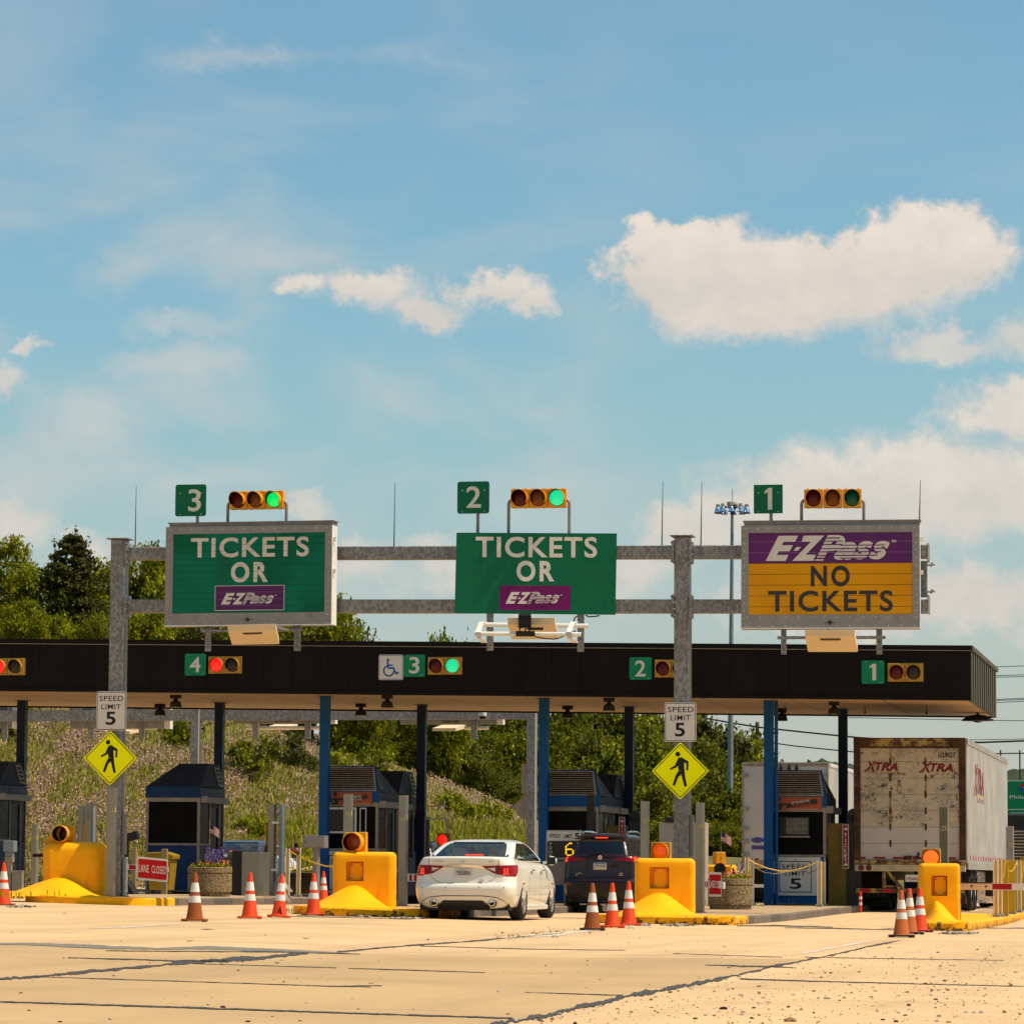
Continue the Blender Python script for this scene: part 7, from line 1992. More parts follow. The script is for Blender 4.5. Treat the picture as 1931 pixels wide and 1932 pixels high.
def delineator(px, yt, Y, label, wide=False, m1=YPLA, group='white and yellow delineator posts'):
    P = at(px, yt, Y); base = zg(P.x, P.y) + .15; H = P.z - base
    root = thing('delineator_post', label, 'delineator post', Vector((P.x, P.y, base)), -YAW, group)
    w = .10 if not wide else .15
    b = MB()
    if not wide: b.box(-w/2, -w*.24, -.02, .02, .03, H); b.box(w*.24, w/2, -.02, .02, .03, H); b.build('frame', WPAINT, root, bevel=.006); b = MB(); b.box(-w*.24, w*.24, -.012, .012, .03, H - .02); b.build('strip', m1, root)
    else: b.prism([(-w/2, .03), (w/2, .03), (w/2, H - .03), (w*.2, H), (-w/2, H)], -.02, .02); b.build('panel', m1, root, bevel=.006)
    b = MB()
    for s_ in (-1, 1): b.tube([(s_*.02, 0, .05), (s_*.07, -.02, .045), (s_*.10, -.04, .0)], .012, 6)
    b.box(-.06, .06, -.06, .06, 0, .03); b.build('foot_bracket', ALU, root)
    return P
D1 = delineator(543, 1601, 83, 'delineator post left of the grey control box, left one of the two chain posts')
D2 = delineator(563.5, 1600.5, 86, 'delineator post left of the grey control box, right one of the two chain posts')
D3 = delineator(1408, 1619, 83, 'delineator post in front of the white trailer, left one of the two')
D4 = delineator(1418, 1619.5, 85, 'delineator post in front of the white trailer, beside the bright blue column')
D5 = delineator(1545, 1625, 83, 'delineator post before the rightmost booth panel, left one of the two')
D6 = delineator(1552.5, 1625, 85, 'delineator post before the rightmost booth panel, right one of the two')
YP2 = mat('mustard_delineator', (.46, .30, .02), .5, 0, .08, 3); YP3 = mat('dark_yellow_delineator', (.33, .20, .008), .5, 0, .08, 3)
lab = ['leftmost white and yellow delineator in the cluster at the right edge', 'second white and yellow delineator in the cluster at the right edge', 'wide yellow delineator panel with draped chain, nearest the gate arm stripe', 'wide yellow delineator panel right of the light grey post', 'white and yellow delineator right of the light grey post', 'dull yellow delineator panel behind the right cluster', 'rightmost yellow delineator panel before the orange barrier']
for (px, yt, Y, wd, m1), l in zip(((1877.5, 1623, 71, False, YPLA), (1885, 1623, 71.5, False, YPLA), (1894, 1622, 71.8, True, YP2), (1908, 1622.5, 75, True, YP2), (1921.5, 1624, 77, False, YPLA), (1915.5, 1626, 80, True, YP3), (1929, 1624, 79, True, YP2)), lab):
    delineator(px + (9 if px > 1905 and px < 1915 else 0) * 0, yt, Y, l, wd, m1, 'delineator cluster by the gate arm')
def chain(pts_px, label, r=.013, name='plastic_chain', m=YROPE):
    P0 = at(*pts_px[0]); pts = []
    for i in range(len(pts_px) - 1):
        a, c = pts_px[i], pts_px[i + 1]
        for k in range(8): t = k / 8; pts.append(at(a[0] + (c[0]-a[0])*t, a[1] + (c[1]-a[1])*t, a[2] + (c[2]-a[2])*t))
    pts.append(at(*pts_px[-1]))
    b = MB(); loc = pts[0]
    acc = 0
    for i, (p, q) in enumerate(zip(pts[:-1], pts[1:])):
        d = (q - p); n = max(1, int(d.length / .045))
        for k in range(n):
            c0 = p + d * (k / n) - loc; c1 = p + d * ((k + .95) / n) - loc; b.cyl(c0, c1, r * (1.25 if (acc % 2) else .8), n=6); acc += 1
    return tag(b.build(name, m, loc=loc), label, 'chain', 'yellow plastic chains')
chain([(1409, 1621, 83), (1425, 1630, 83), (1445, 1638, 83), (1470, 1644, 83), (1490, 1644, 83), (1515, 1638, 83), (1544, 1626, 83)], 'yellow chain sagging across the rightmost booth panel')
chain([(1412, 1630, 84), (1440, 1646, 84), (1460, 1649, 84), (1480, 1646, 84.5), (1502, 1622, 85), (1512, 1640, 85), (1525, 1648, 85), (1542, 1640, 84)], 'dull brown chain sagging below the yellow chain on the rightmost booth', .009, m=WOODY)
chain([(545, 1605, 83), (565, 1617, 82), (590, 1627, 80), (612, 1634, 79), (635, 1636, 77), (660, 1634, 75)], 'yellow chain from the delineator posts to the middle barrier')
chain([(83, 1627, 98), (90, 1622, 98), (98, 1620, 97), (112, 1612, 94), (127, 1604, 90), (136, 1601, 89)], 'yellow chain behind the left barrier')
chain([(1895.5, 1624, 71.5), (1893, 1645, 71.5), (1891.5, 1657, 71.5)], 'yellow chain hanging down a yellow delineator at the right', .018)
chain([(1896, 1632, 72), (1901, 1642, 72.5), (1907, 1645, 73), (1913, 1638, 74), (1917, 1628, 75)], 'short pale chain loop beside the light grey post', .011)
chain([(1930.5, 1626, 78.5), (1928, 1646, 78.5), (1926.5, 1656, 78.5)], 'yellow chain hanging at the right picture edge', .018)
chain([(1070, 1637, 88), (1052, 1640, 87), (1036, 1637, 86), (1028, 1634, 85)], 'yellow chain below the speed feedback sign', .014)
b = MB(); p0 = at(546, 1603, 83.2); p1 = at(561, 1609, 85.5); b.cyl((0, 0, 0), p1 - p0, .05, .06, n=14)
o = b.build('chain_reel', mat('maroon_rubber', (.10, .015, .012), .6), loc=p0, smooth=True); tag(o, 'maroon hose end slung between the two chain posts', 'reel')

P = Panel(Fr(at(287, 1640, 79), rad(-3)), 258.5, 316.5, 1617, 1664, 0, 'lane_closed_sign', 'red lane closed sign hung on a striped gate arm', 'lane closed sign', None, rad(-2))
w, h = P.w/2, P.h; sk_ = Matrix(((1, 0, 0, 0), (0, 1, 0, 0), (-.09, 0, 1, 0), (0, 0, 0, 1)))
def sh(b): b.v = [tuple(sk_ @ Vector(v)) for v in b.v]; return b
b = MB(); b.prism(rrect(-w, w, .02, h - .02, .05), 0, .012); sh(b).build('plate', WHITE, P.root)
b = MB(); b.prism(rrect(-w + .022, w - .022, .062, h - .062, .03), -.003, 0); sh(b).build('red_face', REDS, P.root)
b = MB(); b.text('LANE', -w*.88, -w*.24, h*.35, h*.66, -.003, .003, .005, 0, 1.1); b.text('CLOSED', -w*.05, w*.90, h*.35, h*.66, -.003, .003, .005, 0, 1.1); sh(b).build('lettering', WHITE, P.root)
b = MB(); b.box(-w*1.02 - .0, -w*.99, -.02, .02, h*.4, h*.5); b.box(w*.99, w*1.06, -.02, .02, h*.42, h*.55); b.build('clip', WPAINT, P.root)
# its arm and gate housing
def arm(P0, P1, label, th, stripes, first=0):
    d = P1 - P0; L = d.length; rz = math.atan2(d.y, d.x)
    root = thing('barrier_gate', label, 'gate arm', P0, rz, 'striped gate arms')
    slope = d.z / math.hypot(d.x, d.y); Lh = math.hypot(d.x, d.y)
    b = MB(); b.hexa([(0, -.02, -th/2), (0, .02, -th/2), (0, .02, th/2), (0, -.02, th/2)], [(Lh, -.02, d.z - th/2), (Lh, .02, d.z - th/2), (Lh, .02, d.z + th/2), (Lh, -.02, d.z + th/2)]); b.build('boom', WPAINT, root)
    b = MB()
    for a, c in stripes:
        for s_ in (-1, 1): y = s_ * .0215; b.hexa([(a, y - .001, slope*a - th*.42), (a, y + .001, slope*a - th*.42), (a, y + .001, slope*a + th*.42), (a, y - .001, slope*a + th*.42)], [(c, y - .001, slope*c - th*.42), (c, y + .001, slope*c - th*.42), (c, y + .001, slope*c + th*.42), (c, y - .001, slope*c + th*.42)])
    b.build('red_stripe', TAPE if th < .14 else TAPE, root)
    return root
arm(at(233, 1635.5, 79.3), at(318, 1641, 79.2), 'short striped gate arm carrying the lane closed sign', .11, [(.12, .27), (.38, .56)])
P = at(236, 1660, 80.5); base = zg(P.x, P.y) + .14
root = thing('gate_camera', 'black camera tilted on a dark gate post beside the closed booth', 'camera', Vector((P.x, P.y, base)), -YAW)
zc = at(228, 1588, 80.5).z - base
b = MB(); b.box(-.06, .06, -.05, .07, 0, zc); b.box(-.12, .10, -.10, .1, .42, .72); b.box(-.28, .06, -.04, .04, .78, .90); b.build('post', DARKM, root, bevel=.01)
b = MB(); xf = Matrix.Translation((.0, 0, zc + .06)) @ Matrix.Rotation(rad(-17), 4, 'Y'); b.box(-.30, .30, -.10, .10, -.09, .09, 0, xf); cam_ = b.build('camera_body', BLKP, root, bevel=.012)
b = MB(); b.box(-.305, -.30, -.05, .05, -.06, .03, 0, xf); b.box(-.26, -.14, -.105, -.10, -.07, .0, 0, xf); b.build('camera_glass', DGLASS, cam_)
b = MB(); b.ball((-.26, .1, zc - .30), .16, 3, 0, (1.0, .7, 1.25)); b.tube([(-.3, -.05, zc - .36), (-.1, -.08, zc - .33), (.12, -.08, zc - .20)], .012, 6); b.build('hooded_lamp', RUBB, root, smooth=True)
b = MB(); b.box(-.42, -.20, -.03, .03, .60, .66); b.tube([(-.40, 0, .62), (-.34, -.03, .50), (-.30, 0, .38)], .02, 6); b.build('arm_hub', ALU, root)
b = MB(); b.prism([(-.40, 0), (.28, 0), (.10, .30), (-.34, .34)], -.2, .2); b.build('foot', RUBB, root, bevel=.02)
# timber posts and yellow bin in front of the closed booth
for px, yt, yb_, l in ((265 * .0 + 251.0 - 9.5, 1599, 1682, 'faded yellow timber post left of the lane closed sign'), (305 - 5, 1602, 1640, 'faded yellow timber post behind the lane closed sign')):
    P = at(px + 11, yt, 84); base = zg(P.x, P.y) + .14; b = MB(); b.box(-.065, .065, -.05, .05, 0, P.z - base); tag(b.build('timber_post', WOODY, loc=(P.x, P.y, base), rz=-YAW, bevel=.008), l, 'post', 'timber posts by the closed booth')
P = at(306, 1640, 85); base = zg(P.x, P.y) + .14
root = thing('waste_bin', 'dull yellow wheeled bin behind the lane closed sign', 'bin', Vector((P.x, P.y, base)), -YAW)
b = MB(); b.hexa([(-.25, -.2, .08), (.22, -.2, .08), (.22, .25, .08), (-.25, .25, .08)], [(-.28, -.25, .78), (.27, -.25, .78), (.27, .3, .78), (-.28, .3, .78)]); b.build('tub', BINY, root, bevel=.02)
b = MB(); b.prism([(-.30, .78), (.32, .78), (.33, .88), (.10, .95), (-.30, .93)], -.27, .32); b.build('lid', BINY, root, bevel=.02)
b = MB()
for s_ in (-1, 1): b.cyl((s_*.18 - .03, -.1, .07), (s_*.18 + .03, -.1, .07), .07, n=14)
b.build('wheel', RUBB, root)
# folded lane closed sign on the right
P = Panel(Fr(at(1349, 1670, 73.5), rad(20)), 1337, 1360.5, 1646, 1692, 0, 'lane_closed_sign', 'folded lane closed sign seen obliquely in front of the right planter', 'lane closed sign', None, rad(6))
w, h = P.w/2, P.h
b = MB(); b.prism(rrect(-w, w, 0, h, .02), 0, .012); b.build('plate', WHITE, P.root)
b = MB(); b.prism(rrect(-w + .008, w - .008, .045, h - .045, .01), -.003, 0); b.build('red_face', REDS, P.root)
b = MB(); b.text('LANE', -w*.92, -w*.12, h*.36, h*.66, -.003, .003, .01); b.text('CLOSED', -w*.02, w*.95, h*.36, h*.64, -.003, .003, .01); b.build('lettering', WHITE, P.root)
arm(at(1328, 1668, 73.8), at(1366, 1671, 73.4), 'folded striped gate arm behind the oblique lane closed sign', .13, [(.02, .05), (.08, .11), (.14, .17), (.33, .35), (.37, .39)])
# arm across the lane behind the black SUV
arm(at(768, 1656, 73.2), at(800, 1657, 73.0), 'red and white gate arm end in front of the black SUV', .15, [(.06, .12), (.17, .23)])
# long arm at the right
A0 = at(1811, 1672.5, 64.6); A1 = at(1990, 1674, 64.2)
ga = arm(A0, A1, 'long white gate arm with one red stripe at the right edge', .118, [(.48, .89), (2.1, 2.5)])
b = MB(); b.box(.05, .55, -.05, -.022, -.055, .055); b.build('clamp_plate', BEIGE, ga, bevel=.01)
b = MB()
for x in (.20, .45): b.cyl((x, -.062, 0), (x, -.05, 0), .018, n=8)
b.build('bolt', DARKM, ga)
b = MB(); b.tube([(.18, -.02, .06), (.18, -.02, .12), (.30, -.02, .12), (.30, -.02, .16), (.18, -.02, .17)], .012, 6); b.box(0, .55, -.06, .06, .058, .075); b.box(-.02, .10, -.05, .05, -.30, -.20); b.build('spring', DARKM, ga)
P = at(1808, 1700, 64.9); base = zg(P.x, P.y) + .14
b = MB(); b.box(-.14, .02, 0, .3, 0, .95); tag(b.build('gate_housing', DARKM, loc=(P.x, P.y, base), rz=-YAW, bevel=.01), 'dark gate housing right of the narrow yellow barrier', 'gate housing')
# gate housing with camera head at the far left
P = at(17, 1690, 80); base = zg(P.x, P.y) + .14
root = thing('gate_reader', 'grey reader head on a post at the left picture edge', 'card reader', Vector((P.x, P.y, base)), -YAW)
zc = at(17, 1597, 80).z - base
b = MB(); b.box(-.055, .055, -.05, .05, 0, zc - .3); b.box(-.09, .09, -.07, .07, zc - .34, zc - .22); b.build('post', ALUB, root, bevel=.01)
b = MB(); b.box(-.12, .12, -.10, .14, zc - .12, zc + .12); b.box(-.09, .09, -.06, .06, zc - .22, zc - .12); b.build('head', MAST, root, bevel=.015)
b = MB(); b.box(.07, .30, -.05, .1, zc - 1.02, zc - .52); b.box(.16, .21, 0, .05, 0, zc - 1.0); b.build('side_box', ALUB, root, bevel=.01)
b = MB(); b.ball((-.12, .2, zc - .52), .2, 3, 0, (1, .4, 1.2)); b.build('hooded_lamp', RUBB, root, smooth=True)
# small gate machine behind the left barrier
P = at(100, 1680, 100); base = zg(P.x, P.y) + .14; root = thing('gate_machine', 'small grey gate machine with a red arm stub, right of the leftmost column', 'gate machine', Vector((P.x, P.y, base)), -YAW)
b = MB(); b.box(-.16, .16, 0, .25, 0, .95); b.box(-.12, .18, -.05, 0, .55, 1.12); b.build('casing', ALU, root, bevel=.015)
b = MB(); b.cyl((-.2, -.03, .83), (-.36, -.03, .83), .05, n=12); b.build('arm_stub', TAPE, root); b = MB()
for x, z in ((-.05, .65), (.1, .65), (-.05, 1.02), (.1, 1.0)): b.cyl((x, -.07, z), (x, -.05, z), .03, n=8)
b.build('bolt', DARKM, root)
P = at(87, 1614, 98); b = MB(); b.cyl((-.35, 0, 0), (.35, 0, .02), .05, n=12); tag(b.build('hand_rail', mat('dark_maroon_pipe', (.06, .02, .025), .5), loc=P, smooth=True), 'short dark maroon pipe rail beside the leftmost column', 'rail')
for px, yt, m_, l in ((136.5, 1602, ALUB, 'slim brown delineator edge behind the left barrier'), (145.0, 1601, WPAINT, 'slim white strip post behind the left barrier')):
    P = at(px, yt, 88); base = zg(P.x, P.y) + .14; b = MB(); b.box(-.035, .035, -.03, .03, 0, P.z - base); tag(b.build('strip_post', m_, loc=(P.x, P.y, base), rz=-YAW), l, 'post')
P = at(160, 1552, 90.5); base = zg(P.x, P.y) + .14; b = MB(); b.box(-.03, .03, -.03, .03, 0, at(160, 1556, 90.5).z - base); tag(b.build('yellow_post', SIGY, loc=(P.x, P.y, base)), 'thin yellow post between the two rear steel sensor posts', 'post')

P = Panel(Fr(at(1064, 1600, 82), YAW), 1030.5, 1097.5, 1567, 1587, 0, 'speed_feedback_sign', 'speed feedback sign showing an amber 6 beside the dark SUV', 'speed sign', None)
w, h = P.w/2, P.h
b = MB(); b.prism(rrect(-w, w, 0, h, .02), 0, .02); b.build('top_plate', WHITE, P.root)
b = MB(); b.prism(rrect(-w + .012, w - .012, .014, h - .012, .015), -.002, 0); b.prism(rrect(-w + .018, w - .018, .020, h - .018, .012), -.0045, -.0025, mi=1); b.build('border', [BLACKI, WHITE], P.root)
b = MB(); b.text('SPEED', -w*.85, -w*.20, h*.30, h*.68, -.0045, .003, .01); b.text('LIMIT', -w*.05, w*.45, h*.27, h*.65, -.0045, .003, .01); b.text('5', w*.60, w*.86, h*.18, h*.76, -.0045, .003, .035); b.build('lettering', BLACKI, P.root)
xa, xb, za, zb = P.r(1033, 1096, 1588, 1617.5)
b = MB(); b.box(xa, xb, .0, .14, za, zb); disp = b.build('display', BLKP, P.root, bevel=.01)
b = MB()
for i, c in enumerate('YOUR'): b.text(c, xa + .03, xa + .095, zb - .085 - i * .088, zb - .022 - i * .088, 0, .003, .01)
for i, c in enumerate('SPEED'): b.text(c, xb - .095, xb - .03, zb - .075 - i * .073, zb - .022 - i * .073, 0, .003, .01)
b.build('side_lettering', WHITE, disp)
off_, on_ = MB(), MB(); six = {(9, 0), (10, 0), (8, 1), (7, 2), (7, 3), (7, 4), (8, 4), (9, 4), (10, 4), (11, 5), (7, 5), (11, 6), (7, 6), (7, 7), (11, 7), (8, 8), (9, 8), (10, 8)}
x0, dx = xa + .135, (xb - xa - .27) / 12.2; dzz = (zb - za - .05) / 9
for i in range(13):
    for j in range(9):
        B_ = on_ if (i - 0, j) in six or (i, j) in six else off_
        x = x0 + i * dx; z = zb - .04 - j * dzz; s_ = .0135 if B_ is on_ else .010; B_.box(x - s_, x + s_, -.004, 0, z - s_, z + s_)
on_.build('lit_dots', LED, disp); off_.build('unlit_dots', LEDOFF, disp)
b = MB(); zg0 = zg(P.fr.o.x, P.fr.o.y) + .14 - (P.fr.o.z + P.oz)
b.box(xa - .06, xb + .06, .02, .12, za - .06, za); b.box(xa - .05, xa, .02, .12, za, zb + .02); b.box((xa+xb)/2 - .02, (xa+xb)/2 + .20, .03, .13, zg0, za - .05)
b.box(xa - .05, xb + .05, .14, .2, zg0 + .45, za - .1)
b.build('stand', PIPEG, P.root, bevel=.005)
# small beige cabinet and exit side barrier behind the right gantry post
P = at(1287, 1655, 84); base = zg(P.x, P.y) + .14; root = thing('utility_cabinet', 'beige utility cabinet behind the right gantry post', 'cabinet', Vector((P.x, P.y, base)), -YAW)
zt = at(1287, 1552, 84).z - base
b = MB(); b.box(-.54, .52, 0, .5, 0, zt); b.build('casing', BEIGC, root, bevel=.012); b = MB(); b.box(-.40, .30, -.06, .1, zt, zt + .12); b.build('hood', DARKM, root, bevel=.01)
P = at(1359, 1665, 100); base = zg(P.x, P.y); root = thing('crash_barrier', 'small distant yellow barrier behind the right planter', 'crash barrier', Vector((P.x, P.y, base)), -YAW)
zt = at(1359, 1632, 100).z - base; b = MB(); b.box(-.42, .32, 0, .9, 0, zt); b.build('body', YELC, root, bevel=.07, seg=3)
P = at(1356, 1631, 100.3); root = thing('warning_lamp', 'yellow lamp housing seen from behind on the distant barrier', 'warning lamp', P, -YAW + .5)
b = MB(); b.box(-.14, .14, -.14, .14, 0, .33); b.build('housing', SIGY, root, bevel=.02); b = MB(); b.cyl((0, -.15, .16), (0, -.14, .16), .02, n=8); b.build('lock', DARKM, root)
P = at(1950, 1700, 82); P.z = zg(P.x, P.y); root = thing('crash_barrier', 'orange yellow barrier with sloped end at the right picture edge', 'crash barrier', P, -YAW)
zt = at(1940, 1627, 82).z - P.z; b = MB(); b.box(-.45, 1.0, 0, .8, 0, zt); b.build('body', YELC, root, bevel=.06)
P = at(1932, 1640, 100); P.z = zg(P.x, P.y); zz_ = lambda y: at(1932, y, 100).z - P.z; b = MB(); b.prism([(-.55, 0), (.6, 0), (.6, zz_(1603)), (.15, zz_(1610)), (-.38, zz_(1630))], 0, .6); tag(b.build('sloped_barrier', mat('dull_ochre_concrete', (.26, .16, .02), .7), loc=P, rz=-YAW), 'dull ochre sloped concrete barrier under the dark truck', 'barrier')
# little signal behind the sedan roof
P = at(836, 1585, 92); root = thing('exit_signal', 'small red lit signal above the white sedan roof', 'traffic light', P - Vector((0, 0, .16)), -YAW)
b = MB(); b.box(-.16, .16, 0, .15, 0, .33); b.build('housing', SIGY, root, bevel=.02); b = MB(); b.lathe([(.13, -.002), (.10, -.03), (0, -.04)], (0, 0, .16), 'y', 20); b.build('lens', LITR, root, smooth=True)
b = MB(); n = 20; vs = []
for rr, y in ((.14, 0), (.14, -.2), (.132, -.2), (.132, 0)):
    for i in range(n + 1): t = rad(-20 + 220 * i / n); vs.append((rr * math.cos(t), y, .16 + rr * math.sin(t)))
b.add(vs, [(k*(n+1)+i, k*(n+1)+i+1, (k+1)*(n+1)+i+1, (k+1)*(n+1)+i) for k in range(3) for i in range(n)]); b.build('visor', SIGY, root, smooth=True)
b = MB(); b.box(.06, .12, .05, .1, .33, .68); b.box(-.45, .12, .02, .12, .66, .70); b.build('arm', WPAINT, root)
P = at(785, 1600, 93.5); base = zg(P.x, P.y); zt = at(785, 1541.5, 93.5).z - base; b = MB(); b.box(-.27, .2, 0, .4, 0, zt); b.lathe([(.2, 0), (.2, zt)], (.1, .2, 0), 'z', 20); tag(b.build('exit_pillar', mat('brown_grey_pillar', (.10, .085, .07), .5), loc=(P.x, P.y, base), rz=-YAW, smooth=True, angle=40), 'brown grey pillar behind the black SUV', 'pillar')
# weeds in kerb cracks
rg = np.random.default_rng(9); C = []
for px, py, n, s_ in ((447, 1689, 26, .18), (505, 1690, 20, .15), (557, 1724, 40, .14), (1370, 1715, 60, .3), (1455, 1712, 30, .25), (1404, 1738, 16, .1), (25, 1700, 50, .35)):
    P = G(px, py, .1 if py < 1720 else 0)
    for _ in range(n): C.append([P.x + rg.normal(0, s_), P.y + rg.normal(0, s_ * .5), zg(P.x, P.y) + (.15 if py < 1720 else 0) + rg.uniform(.0, .10)])
C = np.array(C); N = rg.normal(0, 1, (len(C), 3)); N[:, 2] *= .3
quads('weeds', C, N, rg.uniform(.012, .03, len(C)), [LEAFA], np.zeros(len(C)), None, 5, 'stuff')
FG = at(690, 1600, 122); FG.z = zg(FG.x, 100) ; FF = Fr(FG, YAW)
fg = thing('far_gantry', 'galvanised gantry behind the canopy seen from the back', 'gantry', FG, -YAW)
for px0, px1 in ((361, 378), (995, 1011.5)):
    x0, x1, _, _ = FF.rect(px0, px1, 1340, 1400, 0); xc = (x0 + x1) / 2
    b = MB(); b.box(xc - .15, xc + .15, -.15, .15, -.2, FF.hit(px0, 1300, 0)[1]); b.build('post', GALV, fg, bevel=.02)
    b = MB(); b.box(xc + .13, xc + .16, -.165, -.15, 0, FF.hit(px0, 1300, 0)[1]); b.build('pale_edge_strip', WPAINT, fg)  # narrow white strip on the right front corner of the post
xa, za = FF.hit(-60, 1343, 0); xm_, zm_ = FF.hit(361, 1342, 0); xb_, zb_ = FF.hit(1000, 1338, 0)
b = MB(); th_ = .33
b.hexa([(xa, -.14, za - th_), (xa, .14, za - th_), (xa, .14, za + .03), (xa, -.14, za + .03)], [(xb_, -.14, zb_ - th_), (xb_, .14, zb_ - th_), (xb_, .14, zb_ + .03), (xb_, -.14, zb_ + .03)]); b.build('beam', GALV, fg)
b = MB(); b.hexa([(xa, -.14, za + .75), (xa, .14, za + .75), (xa, .14, za + 1.1), (xa, -.14, za + 1.1)], [(xb_, -.14, zb_ + .75), (xb_, .14, zb_ + .75), (xb_, .14, zb_ + 1.1), (xb_, -.14, zb_ + 1.1)]); b.build('beam', GALV, fg)
def sign_back(px0, px1, yb, text, trect, struts, lamp, label):
    P = Panel(FF, px0, px1, 1290, yb, .55, 'road_sign', label, 'road sign', 'backs of the exit side signs')
    w, h = P.w/2, P.h
    b = MB(); b.box(-w, w, 0, .3, 0, h); b.build('casing', ALU, P.root); b = MB(); b.box(w - .10, w + .10, -.02, .32, -.01, h); b.build('lit_edge_trim', WPAINT, P.root)  # right edge painted white as if lit from the right
    b = MB(); b.box(-w, w - .1, -.012, 0, h * .36, h * .40); b.box(-w, w - .1, -.02, 0, h * .20, h * .215); b.build('seam', DARKM, P.root)
    if text: b = MB(); b.text(text, *P.r(*trect), 0, .004, .03, 0, 1.2); b.build('lettering', CHARC, P.root)
    for px in struts:
        x, z = P.p(px, 1394.5, 0); x2, z2 = P.p(px - 14, 1357.5, 0)
        b = MB(); b.box(x - .10, x + .10, -.10, 0, z, h * .5); b.box(x - .40, x - .12, -.75, -.45, z2, h * .9); b.build('hanger', GALV, P.root)
    if lamp:
        a, c, z0, z1 = P.r(lamp[0], lamp[1], lamp[2], lamp[3], 1.4)
        b = MB(); b.hexa([(a, 1.2, z0), (c, 1.2, z0), (c + .15, 2.0, z0 + .12), (a + .15, 2.0, z0 + .12)], [(a, 1.2, z0 + .1), (c, 1.2, z0 + .1), (c + .15, 2.0, z0 + .24), (a + .15, 2.0, z0 + .24)]); b.build('sign_light', BEIGE, P.root)
        b = MB(); xs = [P.p(px, 1370, 0)[0] for px in struts]; zz = P.p(struts[0], 1373, 0)[1]; b.cyl((min(xs) - .4, .3, zz), (max(xs) + .4, .3, zz), .06, n=8); b.build('pipe_rail', WPAINT, P.root)
sign_back(-60, 29, 1374, None, None, (10,), None, 'back of a grey sign cut off at the left edge behind the canopy')
sign_back(133, 316, 1374.5, None, None, (172, 268.7), (200, 248, 1380, 1386), 'back of a grey sign behind the left speed limit sign')
sign_back(442, 627, 1365, 'EW02 GB3', (519, 550, 1357, 1362.5), (482.6, 581), (502, 545, 1372, 1378.5), 'back of a grey sign with code ending GB3 under the canopy')
sign_back(755, 943, 1366.3, 'EW02 658', (833.5, 865, 1359, 1364.5), (895,), (818, 862, 1373, 1380), 'back of a grey sign with code ending 658 under the canopy')
P = Panel(FF, 965, 1012, 1500, 1548, .4, 'diamond_sign', 'grey back of a diamond sign behind the far gantry post', 'road sign')
w, h = P.w/2, P.h; b = MB(); b.prism([(-w, h/2), (0, h), (w, h/2), (0, 0)], 0, .01); b.build('plate', ALUB, P.root); b = MB(); b.box(-w*.25, w*.95, 0, .01, h + .05, h + 1.0); b.build('upper_plate', ALUB, P.root)

def crown(name, seed, r, h, z0, n, clumps, size, mats, wts, shape='round', asp=1.25):
    rg = np.random.default_rng(seed)
    cc = []
    for _ in range(clumps):
        u_ = rg.uniform(0, 1)
        if shape == 'conifer':
            t = u_ ** 1.25; R = r * (1 - t) ** .75 * rg.uniform(.3, 1.0) + .1; a = rg.uniform(0, 6.283); cc.append((R*math.cos(a), R*math.sin(a), z0 + h * t, max(.18, r*.22*(1.15 - t))))
        elif shape == 'shrub':
            a = rg.uniform(0, 6.283); R = r * math.sqrt(rg.uniform(0, 1)); t = rg.uniform(0, 1); k = math.sqrt(max(0, 1 - (R/r)**2)); cc.append((R*math.cos(a), R*math.sin(a), z0 + h * t * (.25 + .75*k), r * rg.uniform(.16, .30)))
        else:
            d = rg.normal(0, 1, 3); d /= np.linalg.norm(d); q = rg.uniform(.45, 1.0) ** .6; wob = 1 + .30 * math.sin(3*d[0] + seed) * math.cos(2.3*d[1] + 2*d[2])
            cc.append((d[0]*r*q*wob, d[1]*r*q*wob, z0 + h*.5 + d[2]*h*.5*q*wob, r * rg.uniform(.14, .26)))
    per = n // clumps; C = []; I = []; N = []
    for (x, y, z, cr) in cc:
        p = rg.normal(0, .55, (per, 3)) * cr; 
        if shape == 'conifer': p[:, 2] *= .45; dd = np.array([x, y, 0]); dd = dd / (np.linalg.norm(dd) + 1e-6); p += dd * np.abs(rg.normal(0, cr * .8, (per, 1))); p[:, 2] -= np.abs(rg.normal(0, cr*.25, per))
        C.append(p + np.array([x, y, z])); k_ = rg.choice(len(mats), p=wts); I.append(np.where(rg.uniform(0, 1, per) < .75, k_, rg.choice(len(mats), per, p=wts)))
        nn = rg.normal(0, .8, (per, 3)) + np.array([x / r, y / r, .5]); N.append(nn)
    # loose sprigs that break the outline
    for _ in range(clumps // 3):
        x, y, z, cr = cc[rg.integers(len(cc))]; d = np.array([x, y, (z - z0 - h*.4) * .9 + .3*r]); d /= np.linalg.norm(d) + 1e-6; L = r * rg.uniform(.22, .5); k = max(6, per // 4); t = rg.uniform(0, 1, (k, 1))
        C.append(np.array([[x, y, z]]) + d * t * L + rg.normal(0, .06, (k, 3)) * (1.3 - t)); I.append(rg.choice(len(mats), k, p=wts)); N.append(rg.normal(0, 1, (k, 3)) + np.array([0, 0, .4]))
    C = np.concatenate(C); I = np.concatenate(I); N = np.concatenate(N)
    return quads(name, C, N, rg.uniform(.65, 1.35, len(C)) * size, mats, I, None, asp)
